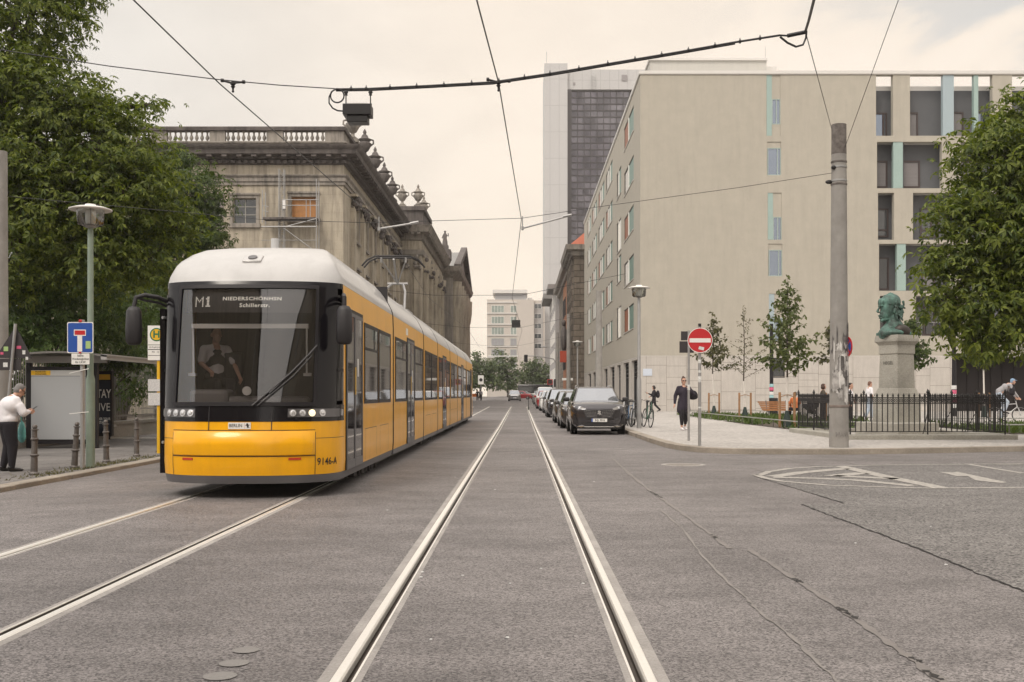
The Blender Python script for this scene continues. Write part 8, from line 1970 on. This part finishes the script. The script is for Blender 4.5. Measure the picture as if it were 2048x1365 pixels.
bush('pale leaved climbing bush behind the stop sign', [lob(275, 660, 36, 45), lob(255, 620, 36, 40), lob(290, 720, 36, 40), lob(270, 770, 36, 35)], 7, 90, 0.14, leaf_bl, (-14.7, 36, -0.1), 3)
bush('dark undergrowth bush between railing and library', [lob(300, 600, 42, 60), lob(330, 660, 42, 50), lob(300, 740, 42, 50), lob(360, 620, 44, 55), lob(215, 780, 37, 45), lob(90, 780, 33, 45), lob(30, 760, 31, 45)], 8, 170, 0.16, leaf_dk, (-15.5, 40, -0.1))
tree('leafy chestnut tree reaching in from the right edge', (14.6, 28.2, ZR), [lob(2070, 250, 27.5, 85), lob(1995, 320, 27, 80), lob(2080, 380, 27, 100), lob(1950, 400, 26.8, 60), lob(2000, 480, 26.5, 95), lob(1905, 440, 26.5, 40, sq=0.6), lob(1920, 540, 26.5, 60), lob(2060, 560, 26.5, 100), lob(1970, 620, 26.3, 75), lob(1885, 600, 26.3, 38, sq=0.7), lob(2050, 660, 26.3, 55), lob(1960, 690, 26.2, 30, sq=0.6), lob(2110, 480, 27, 120), lob(2120, 300, 27.5, 90)],
     0.30, (14.2, 28, 7.5), 640, 14, 0.20, leaf_ch, 3)
ST = 'street trees at the far end of the street'
for i, (lb_, Y_, ls, bx) in enumerate((('leftmost far street tree right behind the tram', 225, [(945, 730, 18), (962, 752, 24), (975, 732, 16), (940, 762, 18), (985, 765, 18), (952, 712, 10)], 960), ('tall far street tree in front of the pale block', 245, [(998, 728, 20), (1015, 738, 20), (985, 750, 20), (1008, 760, 24), (1026, 722, 12), (1034, 752, 16), (1000, 708, 11), (1028, 768, 16)], 1016), ('far street tree right of the oncoming car', 250, [(1062, 742, 20), (1082, 750, 20), (1050, 760, 20), (1074, 724, 12), (1095, 765, 16), (1068, 768, 20), (1092, 738, 12), (1054, 728, 10)], 1070))):
    tree(lb_, ((bx - CX) * Y_ / F, Y_, rise(Y_)), [lob(a, b, Y_, r) for a, b, r in ls], 0.25, W(bx, 745, Y_), 330, 10, 0.55, leaf_fr, 20 + i, ST, k=1, spread=0.5, inner=0.3)
bush('tall dark hedge mass filling the garden behind the trees', [lob(a, b, 52, r) for a, b, r in ((-20, 560, 70), (70, 540, 70), (160, 560, 70), (250, 570, 70), (330, 600, 55), (20, 660, 70), (130, 670, 70), (230, 680, 70), (320, 700, 60), (60, 440, 60), (160, 450, 60))], 9, 420, 0.34, leaf_dk, (-20, 52, -0.1), 3)
# staked saplings
def sapling(label, px, Y, top_px, seed, lm, dens=1.0, wide=1.0, stakes=2, group='staked saplings on the square', leaf=0.15, clear=1.85, tall=None):
    rng = random.Random(seed); x, y = (px - CX) * Y / F, Y; z0 = ZR + 0.01
    h = H + (CY - top_px) * Y / F - z0
    t = thing('sapling', label, 'tree', (x, y, z0), 0, group)
    q = MB(); lx_ = rng.uniform(-0.08, 0.08); q.tube([(0, 0, 0), (0, 0, clear * 0.5), (lx_, 0, clear)], [0.05, 0.042, 0.038], 8); q.build('limewashed_trunk', lime_m, t)
    q = MB(); q.tube([(lx_, 0, clear), (lx_ * 0.4, 0, clear + (h - clear) * 0.5), (lx_ * 0.8 + rng.uniform(-0.08, 0.08), 0, h)], [0.036, 0.022, 0.005], 6)
    L_ = MB()
    def leaves(p, d, n):
        for _ in range(n):
            c = p + Vector((rng.gauss(0, 0.06), rng.gauss(0, 0.06), rng.gauss(0, 0.05)))
            leafset(L_, c, Vector((rng.gauss(0, 0.5), rng.gauss(-0.3, 0.5), 0.6)), leaf * rng.uniform(0.7, 1.3), rng, 1, 0.1, 0.5)
            leafset(L_, c + Vector((rng.gauss(0, 0.03), 0.0, -0.02)), Vector((rng.gauss(0, 0.6), rng.gauss(-0.6, 0.4), 0.3)), leaf * rng.uniform(0.7, 1.3), rng, 1, 0.1, 0.5)
    nb = int(18 * dens) + 5
    for i in range(nb):
        f = (i + 0.5) / nb; z = clear + 0.05 + (h - clear) * 0.85 * f; a = i * 2.4 + rng.uniform(-0.4, 0.4); ln = wide * (1.15 - 0.85 * f) * rng.uniform(0.6, 1.1)
        p0 = Vector((lx_ * (1 - f), 0, z)); d = Vector((math.cos(a), math.sin(a), rng.uniform(0.35, 0.75))); p1 = p0 + d * ln * 0.55; p2 = p0 + d * ln + Vector((0, 0, -0.02))
        q.tube([p0, p1, p2], [0.012, 0.008, 0.004], 5)
        m_ = max(3, int(9 * ln))
        for j in range(m_): leaves(p0.lerp(p1, 0.35).lerp(p2, j / m_), d, rng.randint(1, max(1, int(3.2 * dens))))
    for j in range(6): leaves(Vector((lx_ * 0.5, 0, h - 0.1 * j)), None, 2)
    q.build('branches', bark_m, t); L_.build('crown', lm, t, smooth=0, recalc=False)
    for i, (sx_, sy_) in enumerate(((-0.28, -0.05), (0.28, 0.02))[:stakes]):
        q = MB(); q.lathe([(0.05, -0.05), (0.05, 1.28), (0.04, 1.3)], (sx_, sy_, 0), 10); q.build('stake', wood_m, t)
    q = MB(); q.tube([(-0.28, -0.06, 1.12), (-0.05, -0.06, 1.2), (0.05, -0.06, 1.2), (0.28, 0.0, 1.12)], 0.016, 6); q.build('tie', wood_m, t)
    q = MB(); q.lathe([(0.16, 0), (0.14, 0.3), (0.06, 0.62)], n=10); q.build('water_bag', mat('dark_green_bag', (0.02, 0.035, 0.03), 0.7) if 'dark_green_bag' not in bpy.data.materials else bpy.data.materials['dark_green_bag'], t)
sapling('dark leaved staked sapling right behind the no entry sign', 1428, 57, 626, 31, leaf_sp, 1.3, 1.2, clear=2.3)
sapling('sparse thin staked sapling second from the no entry sign', 1490, 51, 614, 32, leaf_sp, 0.9, 1.05, leaf=0.09)
sapling('tallest staked sapling, leafy, between the bench and the big pole', 1574, 39.7, 556, 33, leaf_mat('sapling_green', (0.06, 0.085, 0.022), (0.12, 0.14, 0.045), 0.3), 1.8, 1.35, leaf=0.15)
sapling('sapling mostly hidden behind the big concrete pole', 1664, 46, 640, 34, leaf_sp, 1.2, 0.8, clear=2.4)
sapling('dense dark sapling half hidden behind the bust plinth', 1822, 46, 630, 35, leaf_dk, 2.6, 1.0, leaf=0.13, clear=2.2)
sapling('round crowned sapling with crossbar stakes before the dark shopfront', 1968, 56, 680, 36, leaf_dk, 3.0, 1.0, leaf=0.13, clear=2.6)
# ---------------------------------------------------------------- the street behind the camera (it shows in the tram's glass and paint)
for (x0, x1, lb_, m) in ((-34, -9.5, 'stone fronted block behind the viewer on the left of the street', lib_stone), (9.5, 34, 'stone fronted block behind the viewer on the right of the street', lib_stone)):
    t = thing('rear_block', lb_, 'building', ((x0 + x1) / 2, -40, 0))
    q = MB(); q.box(x0, x1, -85, -8, -0.3, 21); q.build('wall', m, t, True, smooth=0)
    xs = x1 if x0 < 0 else x0; s = 1 if x0 < 0 else -1
    windows_set(t, lambda u, v, d: (xs - s * d, u, v), [(y, y + 1.6, z, z + 2.4, -0.05, white_p, pane_dk, ((0.5,), (0.6,))) for y in range(-82, -10, 6) for z in (1.5, 6.0, 10.5, 15.5)], 0)
    q = MB(); q.box(x0 - 0.4, x1 + 0.4, -85.5, -7.5, 21, 21.7); q.build('cornice', lib_mid, t, True, smooth=0)
# ---------------------------------------------------------------- thin warm summer haze
hz = MB(); hz.box(-420, 420, -130, 460, -1.6, 101)
hm = bpy.data.materials.new('haze'); hm.use_nodes = True
hn = hm.node_tree.nodes; hn.remove(hn['Principled BSDF'])
hv = hn.new('ShaderNodeVolumePrincipled'); hv.inputs['Color'].default_value = (0.98, 0.95, 0.92, 1); hv.inputs['Density'].default_value = 0.00032; hv.inputs['Anisotropy'].default_value = 0.2
hm.node_tree.links.new(hv.outputs[0], hn['Material Output'].inputs['Volume'])
tag(hz.build('haze', hm, smooth=0), kind='stuff')
S.cycles.volume_bounces = 0
